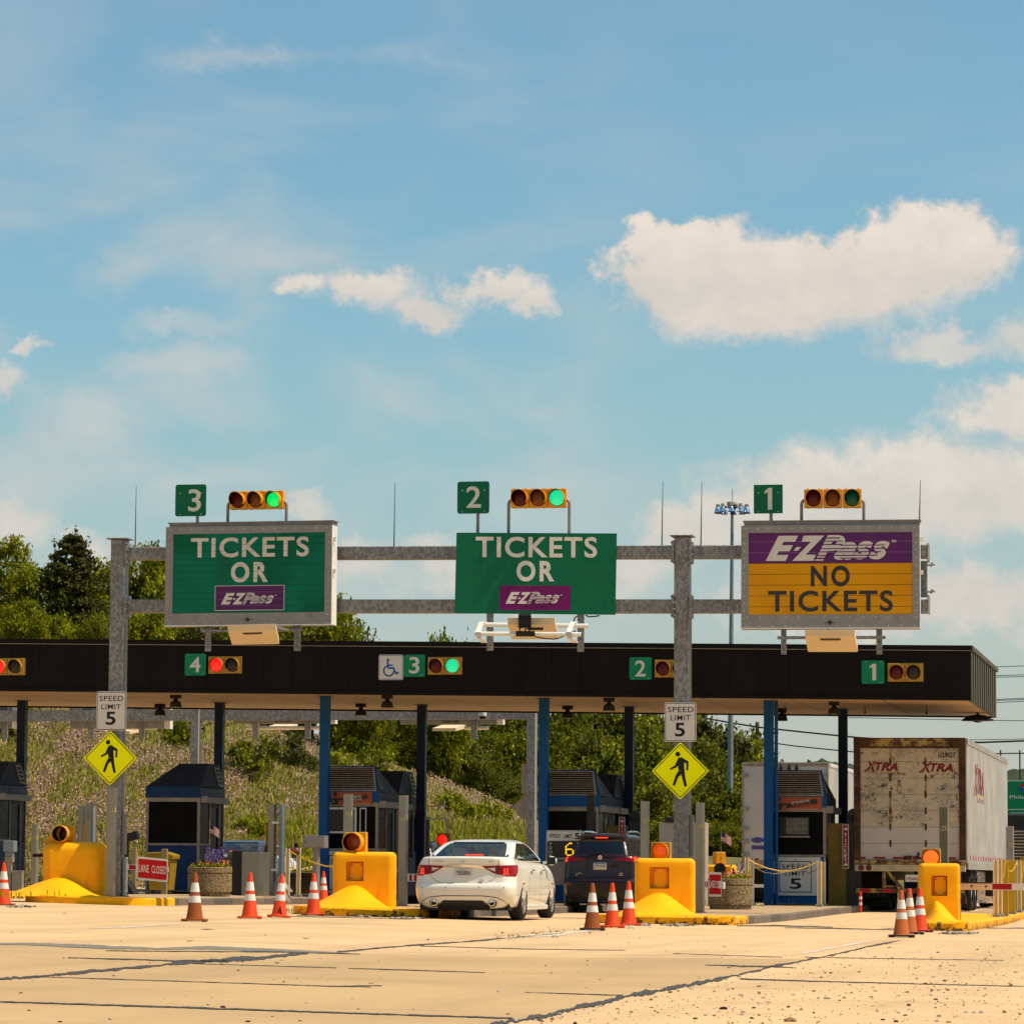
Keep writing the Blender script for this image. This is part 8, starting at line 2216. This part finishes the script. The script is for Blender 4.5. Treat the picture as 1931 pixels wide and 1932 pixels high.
def trunk(parent, h, r, seed, r1=.25, limbs=6, spread=1.6):
    rr = random.Random(seed); b = MB(); pts = []
    for i in range(6): t = i / 5; pts.append(Vector((rr.uniform(-.12, .12) * h * .1 * t, rr.uniform(-.12, .12) * h * .1 * t, h * t)))
    for i in range(5): b.cyl(pts[i], pts[i + 1], r * (1 - i / 5 * .75), r * (1 - (i + 1) / 5 * .75), n=8, cap=False)
    for k in range(limbs):
        t = rr.uniform(.3, .9); p = pts[min(4, int(t * 5))]; a = rr.uniform(0, 6.283); q = p + Vector((math.cos(a) * spread * (1 - t * .5), math.sin(a) * spread * (1 - t * .5), rr.uniform(.4, 1.2))); b.cyl(p, q, r * .32, r * .10, n=6, cap=False)
    return b.build('trunk', BARK, parent, smooth=True)
PROTO = {}
def proto(key, name, seed, r, h, z0, n, clumps, size, mats, wts, shape, th, tr):
    root = thing(name, 'x', 'tree', (0, 0, -50)); c = crown('crown', seed, r, h, z0, n, clumps, size, mats, wts, shape); c.parent = root
    trunk(root, th, tr, seed, limbs=7 if shape == 'round' else 4, spread=r * .6)
    PROTO[key] = [root, False]
proto('a1', 'leafy_tree', 1, 2.7, 6.2, 1.4, 12500, 105, .15, [LEAFA, LEAFB], [.6, .4], 'round', 6.2, .16)
proto('a2', 'leafy_tree', 2, 2.2, 6.8, 1.2, 11000, 95, .15, [LEAFA, LEAFB], [.5, .5], 'round', 6.6, .15)
proto('b1', 'leafy_tree', 3, 2.9, 6.0, .8, 15000, 120, .115, [LEAFB, LEAFD, LEAFA], [.55, .3, .15], 'round', 5.6, .16)
proto('b2', 'leafy_tree', 4, 2.5, 5.4, .5, 15000, 120, .115, [LEAFB, LEAFA, LEAFD], [.5, .2, .3], 'round', 5.0, .15)
proto('d1', 'leafy_tree', 5, 2.6, 5.2, .3, 15000, 120, .115, [LEAFD, LEAFB], [.7, .3], 'round', 4.6, .16)
proto('c1', 'conifer_tree', 6, 2.9, 7.8, .4, 15000, 330, .14, [LEAFC, LEAFD], [.7, .3], 'conifer', 7.9, .18)
proto('c2', 'conifer_tree', 7, 1.1, 4.6, .3, 2400, 80, .14, [LEAFC, LEAFD], [.85, .15], 'conifer', 4.7, .10)
proto('s1', 'shrub', 8, 1.2, 1.9, .1, 1500, 34, .13, [LEAFB, LEAFD, LEAFA], [.5, .3, .2], 'shrub', 1.3, .05)
proto('s2', 'shrub', 9, 1.0, 1.5, .1, 1200, 26, .13, [LEAFA, LEAFB], [.7, .3], 'shrub', 1.1, .05)
proto('s3', 'shrub', 10, 1.3, 1.6, .1, 1600, 34, .12, [LEAFC, LEAFD], [.6, .4], 'shrub', 1.2, .05)
def plant(key, loc, sc, rz, label, cat, group=None, scz=None):
    root, used = PROTO[key]
    o = root if not used else copy_tree(root); PROTO[key][1] = True
    o.location = loc; o.rotation_euler = (0, 0, rz); o.scale = (sc, sc, scz or sc); o['label'] = label; o['category'] = cat
    if group: o['group'] = group
    elif 'group' in o: del o['group']
    return o
HT = dict(a1=8.0, a2=8.3, b1=7.2, b2=6.2, d1=5.8, c1=8.6, c2=5.0, s1=2.0, s2=1.6, s3=1.7)
rt = random.Random(21)
def tree_px(key, px, ytop, Y, label, cat='tree', group=None, wide=1.0, sink=.3):
    T = at(px, ytop, Y); base = hill(T.x, Y) - sink; k = (T.z - base) / HT[key]
    if k < .15: return
    plant(key, Vector((T.x, Y, base)), k * wide, rt.uniform(0, 6.28), label, cat, group, k)
# above the canopy on the left
G1 = 'trees on the bank above the canopy'
for key, px, yt, Y, wd, l in (('a2', 20, 1010, 168, .85, 'tall leafy tree leaning at the left picture edge above the canopy'),
        ('a1', 78, 1052, 170, 1.0, 'bright leafy tree between the edge tree and the dark conifer'),
        ('c1', 138, 1000, 164, 1.25, 'tall dark conifer left of the left gantry post'),
        ('b1', 176, 1060, 172, .9, 'leafy tree behind the dark conifer and the gantry post'),
        ('a1', 252, 1030, 170, .95, 'bright leafy tree between the left gantry post and the left sign'),
        ('a2', 302, 1022, 172, .8, 'wispy leafy tree touching the left frame of the left sign'),
        ('b1', 360, 1120, 168, 1.0, 'green tree behind the left sign, right of the gantry post'),
        ('d1', 425, 1120, 164, 1.0, 'dark green tree showing under the left sign'),
        ('b1', 505, 1090, 168, .9, 'green tree behind the left sign, below its light box'),
        ('a1', 590, 1130, 166, .9, 'bright tree under the right end of the left sign'),
        ('a2', 640, 1120, 170, .75, 'leafy tree just right of the left sign'),
        ('b2', 672, 1196, 165, .7, 'small bush peeking over the canopy right of the left sign'),
        ('a1', 848, 1188, 172, .55, 'single green treetop over the canopy left of the middle sign'),
        ('a1', 40, 1130, 160, 1.1, 'bright bushy tree low at the left picture edge'),
        ('a1', 100, 1150, 158, 1.1, 'bright bushy tree below the dark conifer'),
        ('b1', 190, 1150, 159, 1.0, 'bushy tree low behind the left gantry post'),
        ('a1', 270, 1140, 160, 1.0, 'bright bushy tree between the gantry beams')):
    tree_px(key, px, yt, Y, l, 'tree', G1, wd)
# the tree wall behind the booths on the right
G2 = 'trees in the wall behind the right booths'
wall = []
for i, px in enumerate(range(700, 1450, 46)):
    yt = 1322 if px < 1290 else 1322 + (px - 1290) * .72
    wall.append((['b1', 'd1', 'b1', 'a1'][i % 4], px + rt.uniform(-10, 10), yt + rt.uniform(-4, 10), 246, 1.0))
for i, px in enumerate(range(770, 1440, 50)):
    yt = 1385 if px < 1250 else 1385 + (px - 1250) * .40
    wall.append((['a1', 'b2', 'd1', 'b2'][i % 4], px + rt.uniform(-12, 12), yt + rt.uniform(-8, 10), 226, 1.15))
for i, px in enumerate(range(850, 1430, 48)):
    wall.append((['b2', 'd1', 'a1', 'b2'][i % 4], px + rt.uniform(-12, 12), 1455 + max(0, px - 1200) * .22 + rt.uniform(-10, 10), 206, 1.25))
for i, px in enumerate(range(900, 1430, 44)):
    wall.append((['b2', 'a1', 'd1', 's1'][i % 4] if i % 4 < 3 else 'b2', px + rt.uniform(-12, 12), 1535 + max(0, px - 1200) * .10 + rt.uniform(-8, 8), 190, 1.35))
nm = {'a': 'bright green tree in the tree wall behind the booths at the right', 'b': 'mid green tree in the tree wall behind the booths at the right', 'd': 'deep green tree in the tree wall behind the booths at the right'}
for key, px, yt, Y, wd in wall: tree_px(key, px, yt, Y, nm[key[0]], 'tree', G2 + {'a': ', bright green', 'b': ', mid green', 'd': ', deep green'}[key[0]], wd)
tree_px('c2', 1385.5, 1373, 235, 'pointed dark conifer on the skyline right of the tall light mast', 'tree', None, 1.0)
tree_px('c2', 1402, 1405, 240, 'small spindly conifer at the right end of the tree wall', 'tree', None, .6)
tree_px('c1', 1330, 1352, 238, 'dark conifer on the skyline right of the right speed limit sign', 'tree', None, .8)
tree_px('c1', 1275, 1330, 238, 'dark conifer behind the right gantry post under the canopy', 'tree', None, .9)
tree_px('c1', 1120, 1350, 240, 'dark conifer in the tree wall left of the dark rear lamp', 'tree', None, 1.0)
tree_px('d1', 800, 1375, 172, 'dark tree at the top of the meadow beside the code 658 sign', 'tree', None, 1.1)
tree_px('d1', 860, 1395, 176, 'dark bushy tree at the meadow edge right of the code 658 sign', 'tree', None, 1.3)
tree_px('d1', 930, 1440, 178, 'dark bushy tree where the meadow ends left of the far gantry post', 'tree', None, 1.4)
tree_px('d1', 985, 1500, 176, 'dark low tree at the lower right end of the meadow', 'tree', None, 1.4)
tree_px('d1', 560, 1338, 172, 'dark tree behind the code GB3 sign', 'tree', None, 1.2)
tree_px('b1', 700, 1325, 176, 'tree at the meadow top between the two coded signs', 'tree', None, 1.0)
tree_px('b1', 640, 1335, 174, 'tree at the meadow top right of the bright blue column', 'tree', None, .9)
# shrubs in the meadow
G3 = 'shrubs scattered over the meadow bank'
for key, px, pyb, hpx, l in (('s1', 347, 1408, 62, 'dark shrub left of the far gantry post'), ('s1', 325, 1388, 40, 'small shrub left of the dark shrub by the far gantry post'),
        ('s1', 478, 1462, 76, 'upright shrub in the middle of the meadow right of the navy column'), ('s3', 540, 1440, 62, 'dark spreading shrub below the code GB3 sign'), ('s3', 566, 1452, 40, 'low dark shrub right of the spreading shrub'),
        ('s1', 650, 1425, 72, 'green shrub right of the bright blue column'), ('s2', 730, 1420, 58, 'bright round shrub below the second coded sign'), ('s1', 700, 1455, 50, 'shrub above the louvred booth roof'), ('s2', 640, 1455, 46, 'yellow green shrub just over the louvre roof'),
        ('s2', 765, 1400, 45, 'yellow green shrub left of the navy column'), ('s2', 845, 1530, 44, 'bright leafy shrub low in the meadow right of the navy column'), ('s2', 880, 1545, 38, 'bright leafy shrub left of the larger one in the low meadow'), ('s2', 918, 1545, 42, 'bright leafy shrub above the sedan roof'),
        ('s2', 943, 1550, 36, 'bright leafy shrub nearest the far gantry post'), ('s2', 490, 1575, 40, 'bright shrub behind the steel post left of the cones'), ('s2', 466, 1570, 34, 'small bright shrub right of the closed booth'), ('s1', 20, 1375, 40, 'green shrub high at the left picture edge'), ('s1', 5, 1390, 50, 'dark shrub cut off at the left picture edge')):
    Pm = Hhit(px, pyb); s = FPX / Pm.y; k = hpx / s / HT[key]; plant(key, Pm - Vector((0, 0, .1)), k * 1.1, rt.uniform(0, 6.28), l, 'shrub', G3, k)

# meadow of grass and flowers, far beyond counting
rg = np.random.default_rng(4)
def meadow(name, n, size, mats, wts, asp, zoff, dens, seed, lim=None):
    rg = np.random.default_rng(seed); C = []; k = 0
    while len(C) < n:
        px = rg.uniform(-30, 1010); py = rg.uniform(1325, 1690)
        if px > 560 and py < 1330 + (px - 560) * .38: continue
        if rg.uniform() > dens(px, py): continue
        C.append((px, py))
    pts = []
    for px, py in C:
        P = Hhit(px, py)
        if P.y > 200: continue
        pts.append((P.x, P.y, P.z + rg.uniform(*zoff)))
    C = np.array(pts); m = len(C); N = rg.normal(0, .6, (m, 3)) + np.array([[0, -.75, .35]])
    return quads(name, C, N, rg.uniform(.6, 1.4, m) * size, mats, rg.choice(len(mats), m, p=wts), None, asp, 'stuff')
_HC = {}
_h0 = Hhit
def Hhit(px, py, y0=118, y1=200):
    r = ray(px, py); kx, kz = r.x / r.y, r.z / r.y; lo = None; Y = y0
    while Y < y1:
        if CAM.z + kz * Y <= hill(kx * Y, Y): lo = Y; break
        Y += 2.0
    if lo is None: return Vector((kx * 210, 210, 0))
    a, c = lo - 2.0, lo
    for _ in range(5):
        m = (a + c) / 2
        if CAM.z + kz * m <= hill(kx * m, m): c = m
        else: a = m
    return Vector((kx * c, c, CAM.z + kz * c))
def dens_f(px, py):
    v = noise.noise(Vector((px * .006 - py * .004, py * .016 + px * .005, 2.0))) + .6 * noise.noise(Vector((px * .02, py * .04 + px * .012, 5.0)))
    d = .22 + 1.35 * v
    if py > 1590: d *= .35
    return max(.03, min(1, d))
meadow('meadow_grass', 46000, .05, [GRASSM, LEAFA], [.86, .14], 4.2, (.0, .14), lambda x, y: 1.0, 11)
meadow('wildflowers', 32000, .062, [FLOWM, FLOWM2], [.72, .28], 1.0, (.08, .24), dens_f, 12)
meadow('tall_grass', 9000, .045, [LEAFA, GRASSM], [.7, .3], 9.0, (.1, .35), lambda x, y: 1.0 if y > 1560 and x > 520 else .03, 13)

T = at(1381, 947, 215); Bm = at(1375.5, 1620, 215); base = hill(Bm.x, 215) - .3
root = thing('high_mast_light', 'tall blue grey mast with a ring of floodlights behind the right gantry post', 'light mast', Vector((Bm.x, 215, base)))
H = T.z - base; lean = (T.x - Bm.x)
b = MB()
for i in range(10):
    t0, t1 = i / 10, (i + 1) / 10; b.cyl((lean * t0, 0, H * t0), (lean * t1, 0, H * t1), .20 - .115 * t0, .20 - .115 * t1, n=14, cap=False)
b.build('mast', MAST, root, smooth=True)
b = MB(); b.lathe([(.0, .22), (.30, .22), (.33, .16), (.33, .05), (.25, .0)], (lean, 0, H - .22), n=20); hd = b.build('crown_cap', BEIGC, root, smooth=True, angle=40)
b = MB(); b.lathe([(.26, .0), (.28, -.12), (.12, -.28), (.12, -.45), (0, -.46)], (lean, 0, H - .22), n=16); b.box(lean - .12, lean + .12, -.3, -.15, H - .75, H - .5); b.cyl((lean, 0, H), (lean, 0, H + .75), .015, n=6); b.build('winch_head', BLKP, hd)
for i in range(10):
    a = 2 * math.pi * (i + .3) / 10; x, y = lean + .88 * math.cos(a), .88 * math.sin(a)
    b = MB(); b.lathe([(.20, -.36), (.19, -.28), (.12, -.08), (.07, 0)], (x, y, H - .28), n=14); f = b.build('floodlight', REFL, root, smooth=True)
    b = MB(); b.box(x - .10, x + .10, y - .10, y + .10, H - .28, H - .16); b.cyl((lean, 0, H - .3), (x, y, H - .26), .02, n=6); b.build('ballast', BEIGC, f); b = MB(); b.cyl((x, y, H - .66), (x, y, H - .64), .21, n=14); b.build('rim', DARKM, f)
def util_pole(px, yt, Y, r, label):
    T = at(px, yt, Y); base = hill(T.x, min(Y, 290)) - .5; root = thing('utility_pole', label, 'utility pole', Vector((T.x, Y, base)), 0, 'wooden utility poles'); H = T.z - base
    b = MB(); b.cyl((0, 0, 0), (0, 0, H), r * 1.25, r, n=10); b.build('pole', STRAPW, root, smooth=True); b = MB(); b.box(-.06, .06, -r - .1, -r, H - .9, H - .6); b.lathe([(.10, -1.5), (.12, -1.1), (.09, -.8)], (-.25, 0, H), n=10); b.build('fittings', DARKM, root)
util_pole(1428, 1362.5, 262, .14, 'wooden utility pole in the gap right of the tree wall')
util_pole(1330.5, 1318, 270, .13, 'wooden utility pole right of the right speed limit sign')
def wire(pts, label, r=.035, n=14):
    P = []
    for i in range(len(pts) - 1):
        for k in range(n): t = k / n; P.append(at(*[pts[i][j] + (pts[i+1][j] - pts[i][j]) * t for j in range(3)]))
    P.append(at(*pts[-1])); L = P[0]
    b = MB(); b.tube([p - L for p in P], r, 5); tag(b.build('overhead_wire', WIRE, loc=L), label, 'wire', 'overhead wires behind the canopy')
wire([(1270, 1345, 270), (1330, 1355.5, 268), (1428, 1372, 262), (1520, 1382, 258), (1620, 1392, 255), (1720, 1398, 250), (1850, 1401, 245), (1960, 1397, 240)], 'thick overhead wire sagging from the pole over the rusty trailer', .06)
wire([(1310, 1372, 268), (1428, 1398, 262), (1500, 1408, 258), (1610, 1419, 255), (1700, 1421, 250), (1890, 1422, 250), (1960, 1421, 250)], 'lower overhead wire behind the drain pipe column and trailer', .045)
wire([(1588, 1389, 255), (1700, 1396, 250), (1850, 1396, 245), (1960, 1394, 240)], 'thin overhead wire just above the thick one', .022)
wire([(1330, 1375, 268), (1428, 1393, 262)], 'thin overhead wire between the two utility poles', .02)
wire([(1390, 1392, 262), (1428, 1366, 262)], 'slanting guy wire left of the utility pole', .018)
for y0, y1, l in ((1258.5, 1256, 'topmost thin wire right of the canopy end'), (1275, 1273, 'upper wire of the middle pair right of the canopy end'), (1278, 1276.5, 'lower wire of the middle pair right of the canopy end'), (1320, 1317, 'upper wire of the low trio right of the canopy end'), (1322, 1319.5, 'middle wire of the low trio right of the canopy end'), (1326, 1322.5, 'lowest wire of the low trio right of the canopy end'), (1356, 1360.5, 'thin wire under the flat soffit lamp')):
    x0 = 1600 if y0 > 1350 else 1780
    wire([(x0, y0 - (2 if y0 > 1350 else -3.0), 300), (1870, y0 if y0 < 1350 else 1359.5, 300), (1960, y1 - .5, 300)], l, .030)
# overhead guide signs, far right
FS = Fr(at(1915, 1510, 300), rad(5))
def guide(x0, x1, label, fn, ext=None):
    P = Panel(FS, x0, x1, 1472.5, 1543.5, 0, 'guide_sign', label, 'road sign', 'far green guide signs')
    w, h = P.w/2, P.h
    b = MB(); b.prism(rrect(-w, w, 0, h, .22), 0, .1); b.build('plate', WHITE, P.root)
    b = MB(); b.prism(rrect(-w + .07, w - .07, .07, h - .07, .17), -.012, 0); b.build('green_face', GREENL, P.root)
    z = P.p(1900, 1527.5)[1]; b = MB(); b.box(-w + .07, w - .07, -.02, -.0125, z - .03, z + .03); b.build('divider', WHITE, P.root)
    fn(P); return P
def f1(P):
    b = MB(); b.text('Harrisburg', *P.r(1828, 1886, 1500, 1514), -.0125, .006, .01); b.text('EXITS 312', *P.r(1845, 1888.5, 1532.5, 1538.5), -.0125, .006, .01); b.build('lettering', WHITE, P.root)
def f2(P):
    b = MB(); b.text('Philadelphia', *P.r(1904, 1978, 1501, 1509.5), -.0125, .006, .01); b.text('EXITS 326-359', *P.r(1907, 1975, 1533, 1539), -.0125, .006, .01); b.build('lettering', WHITE, P.root)
    a, c, d, e = P.r(1923, 1955, 1480, 1497); m_ = (a + c) / 2; w_ = (c - a) / 2
    b = MB(); b.prism([(m_ - w_, e), (m_ + w_, e), (m_ + w_ * 1.02, d + (e-d)*.55), (m_ + w_*.6, d + (e-d)*.15), (m_, d - .15), (m_ - w_*.6, d + (e-d)*.15), (m_ - w_*1.02, d + (e-d)*.55)], -.03, -.0125); sh_ = b.build('shield', BLUEI, P.root)
    b = MB(); b.box(m_ - w_, m_ + w_, -.04, -.03, e - (e-d)*.26, e); b.build('shield_band', REDS, sh_); b = MB(); b.text('76', m_ - w_*.62, m_ + w_*.62, d + (e-d)*.2, d + (e-d)*.68, -.03, .01, .02); b.build('numeral', WHITE, sh_)
guide(1815, 1892, 'far green guide sign mostly hidden by the trailer, left of the interstate sign', f1)
guide(1898, 1985, 'far green guide sign with a blue interstate 76 shield at the right edge', f2)
P = at(1896, 1560, 301); root = thing('distant_gantry', 'distant sign gantry carrying the green guide signs', 'gantry', P, 0)
b = MB(); b.box(-4, 4.5, 0, .3, .5, .8); b.box(-4, 4.5, 0, .3, 3.4, 3.7)
for x in (-2.0, -.35, 1.2, 3): b.cyl((x, 0, .0), (x, 0, 6.2), .06, n=8)
b.cyl((-.1, .2, -4), (-.1, .2, 4), .22, n=12); b.build('frame', DARKM, root)
b = MB()
for x in (-1.8, .6, 1.2): b.box(x, x + .9, -1.2, -.9, -.25, -.10)
b.build('sign_light', WPAINT, root)
for i, (px, yt, Y, key) in enumerate(((1890, 1545, 310, 'b1'), (1915, 1548, 312, 'b2'), (1940, 1542, 311, 'd1'))):
    T = at(px, yt, Y); plant(key, Vector((T.x, Y, T.z - HT[key] * .7)), .7, i, ['distant green tree under the left guide sign', 'distant green tree under the interstate sign', 'distant dark tree at the right edge below the interstate sign'][i], 'tree', 'distant trees at the right edge')
SUN = Vector((0.47, -0.085, 0.865)).normalized()
EL = math.asin(SUN.z)
sun = bpy.data.lights.new('sun', 'SUN'); sun.energy = 4.7; sun.angle = rad(0.53); sun.color = (1.0, 0.86, 0.66)
so = bpy.data.objects.new('sun', sun); COL.objects.link(so); so.rotation_euler = (-SUN).to_track_quat('-Z', 'Y').to_euler()
W = bpy.data.worlds.new('World'); SC.world = W; W.use_nodes = True
n = NB(W.node_tree); bg = n.n['Background']; bg.inputs['Strength'].default_value = 0.11
sky = n.n.new('ShaderNodeTexSky'); sky.sky_type = 'NISHITA'; sky.sun_disc = False; sky.sun_elevation = EL
sky.sun_rotation = math.atan2(SUN.x, SUN.y); sky.air_density = 1.0; sky.dust_density = 1.6; sky.ozone_density = 1.0
d = n.coord('Generated'); X, Y, Z = n.xyz(d)
# angles of the view direction, in degrees
az = n.math('MULTIPLY', n.math('ARCTAN2', X, Y), 180 / math.pi)
el = n.math('MULTIPLY', n.math('ARCTAN2', Z, n.math('SQRT', n.math('ADD', n.math('MULTIPLY', X, X), n.math('MULTIPLY', Y, Y)))), 180 / math.pi)
cv = n.n.new('ShaderNodeCombineXYZ'); n.link(az, cv.inputs[0]); n.link(el, cv.inputs[1]); cvec = cv.outputs[0]
def ang(px, py):
    r = ray(px, py).normalized(); return math.degrees(math.atan2(r.x, r.y)), math.degrees(math.asin(r.z))
big = n.noise(cvec, 0.85, 10, 0.62); fine = n.noise(cvec, 2.2, 10, 0.66); mid = n.noise(cvec, 0.45, 6, 0.55)
wx = n.math('ADD', n.math('MULTIPLY', n.math('SUBTRACT', n.noise(cvec, 1.1, 8, .62), .5), 1.5), n.math('MULTIPLY', n.math('SUBTRACT', n.noise(cvec, 5.0, 6, .65), .5), .30))
wy = n.math('ADD', n.math('MULTIPLY', n.math('SUBTRACT', n.noise(n.mapping(cvec, (1, 1, 1), (0, 0, 0), (31, 17, 0)), 1.3, 8, .62), .5), 1.1), n.math('MULTIPLY', n.math('SUBTRACT', n.noise(n.mapping(cvec, (1, 1, 1), (0, 0, 0), (7, 3, 0)), 5.5, 6, .65), .5), .26))
azw = n.math('ADD', az, wx); elw = n.math('ADD', el, wy)
def blob(px, py, rx, ry, flat=1.0):
    """soft cloud body: 1 in the middle, 0 on its rim; flat > 1 gives a flatter base"""
    a, e = ang(px, py); k = math.degrees(1 / FPX)
    dx = n.math('DIVIDE', n.math('SUBTRACT', azw, a), rx * k); dy = n.math('DIVIDE', n.math('SUBTRACT', elw, e), ry * k)
    if flat != 1.0: dy = n.math('MULTIPLY', dy, n.ramp(dy, -.1, .1, flat, 1.0))
    return n.math('SUBTRACT', 1.0, n.math('SQRT', n.math('ADD', n.math('MULTIPLY', dx, dx), n.math('MULTIPLY', dy, dy))))
def union(*b):
    r = b[0]
    for q in b[1:]: r = n.math('SMOOTH_MAX', r, q, 0.25)
    return r
nz = n.math('ADD', n.math('MULTIPLY', n.math('SUBTRACT', big, .5), 1.9), n.math('MULTIPLY', n.math('SUBTRACT', fine, .5), .75))
E = lambda py: ang(965, py)[1]
cum = union(blob(1340, 540, 250, 130), blob(1560, 545, 330, 120), blob(1740, 475, 190, 110), blob(1420, 600, 230, 70), blob(1300, 475, 190, 80))
d1 = n.ramp(n.math('ADD', cum, n.math('MULTIPLY', nz, .50)), .0, n.ramp(el, E(640), E(520), .75, .32))
l1 = n.ramp(el, E(640), E(430))
sm = union(blob(560, 535, 90, 36), blob(700, 545, 150, 58), blob(810, 590, 110, 55), blob(930, 545, 130, 42), blob(1010, 570, 60, 35))
d2 = n.math('MULTIPLY', n.ramp(n.math('ADD', sm, n.math('MULTIPLY', nz, .5)), .0, .70), .92)
l2 = n.ramp(el, E(630), E(515))
bank = union(blob(1560, 960, 330, 150), blob(1800, 920, 330, 130), blob(1960, 780, 230, 90), blob(1330, 1000, 160, 80), blob(1700, 1130, 480, 90))
d3 = n.math('MULTIPLY', n.ramp(n.math('ADD', bank, n.math('MULTIPLY', nz, .45)), .0, .55), .88)
l3 = n.ramp(el, E(1080), E(850))
r4 = union(blob(1780, 650, 190, 45), blob(1930, 640, 110, 60))
d4 = n.math('MULTIPLY', n.ramp(n.math('ADD', r4, n.math('MULTIPLY', nz, .5)), .0, .75), .78)
low = union(blob(30, 985, 110, 80), blob(170, 1040, 90, 55), blob(0, 720, 70, 50), blob(50, 652, 50, 22), blob(585, 965, 70, 45), blob(670, 1060, 90, 60), blob(830, 1050, 110, 60), blob(1000, 1110, 330, 60), blob(1210, 1070, 140, 60))
d5 = n.math('MULTIPLY', n.ramp(n.math('ADD', low, n.math('MULTIPLY', nz, .42)), .0, .75), .78)
lit = n.math('MAXIMUM', n.math('MAXIMUM', n.math('MULTIPLY', d1, l1), n.math('MULTIPLY', d2, l2)), n.math('MAXIMUM', n.math('MULTIPLY', d3, l3), .55))
# thin high cloud, drawn out sideways
st = n.noise(n.mapping(cvec, (0.26, 0.6, 1), (0, 0, rad(-18))), 1.0, 6, 0.5, 0.5)
left = n.ramp(az, -2.5, 3.5, 1, .25)
vy = n.ramp(el, 15.5, 8.5, .12, 1)
d6 = n.math('MULTIPLY', n.math('MULTIPLY', n.ramp(st, .38, .78), left), n.math('MULTIPLY', vy, .62))
wis = union(blob(200, 520, 200, 110), blob(330, 610, 260, 50), blob(150, 790, 300, 110), blob(330, 680, 300, 60), blob(520, 100, 500, 70))
d7 = n.math('MULTIPLY', n.ramp(n.math('ADD', wis, n.math('MULTIPLY', n.math('SUBTRACT', st, .5), 2.4)), .1, 1.0), .50)
haze = n.math('MULTIPLY', n.ramp(el, 9.8, 0.0, 0.0, 1.0), .75)
dens = n.math('MAXIMUM', n.math('MAXIMUM', n.math('MAXIMUM', d1, d2), n.math('MAXIMUM', d3, d4)), n.math('MAXIMUM', d5, n.math('MAXIMUM', d6, d7)))
# clear sky: the physical sky tinted to the photograph's teal
clear = n.mix(1.0, sky.outputs[0], (0.67, 0.94, 0.91), 'MULTIPLY')
hz = n.mix(haze, clear, n.mix(n.ramp(el, 1.0, 6.5), (4.45, 4.25, 3.85), (3.75, 4.1, 4.15)))
# clouds: cream in the sun, greyer where thick and low
shade = n.math('ADD', n.math('MULTIPLY', lit, .8), n.math('ADD', n.math('MULTIPLY', n.math('SUBTRACT', big, .5), 1.0), n.math('MULTIPLY', n.math('SUBTRACT', fine, .5), .6)), clamp=True)
ccol = n.mix(shade, (4.3, 4.1, 3.8), (6.3, 5.6, 4.9))
n.link(n.mix(dens, hz, ccol), bg.inputs['Color'])
cam = bpy.data.cameras.new('camera'); co = bpy.data.objects.new('camera', cam); COL.objects.link(co)
co.matrix_world = Matrix.Translation(CAM) @ CM.to_4x4()
cam.sensor_width = 36; cam.sensor_fit = 'HORIZONTAL'; cam.lens = 36 * FPX / 1931; cam.clip_start = 1; cam.clip_end = 20000
SC.camera = co
SC.view_settings.view_transform = 'Standard'; SC.view_settings.look = 'None'; SC.view_settings.exposure = 0.30; SC.view_settings.gamma = 1
SC.cycles.max_bounces = 6; SC.cycles.transparent_max_bounces = 12
# protos never planted would be stray
for k, (root, used) in PROTO.items():
    if not used:
        for c in list(root.children): bpy.data.objects.remove(c)
        bpy.data.objects.remove(root)
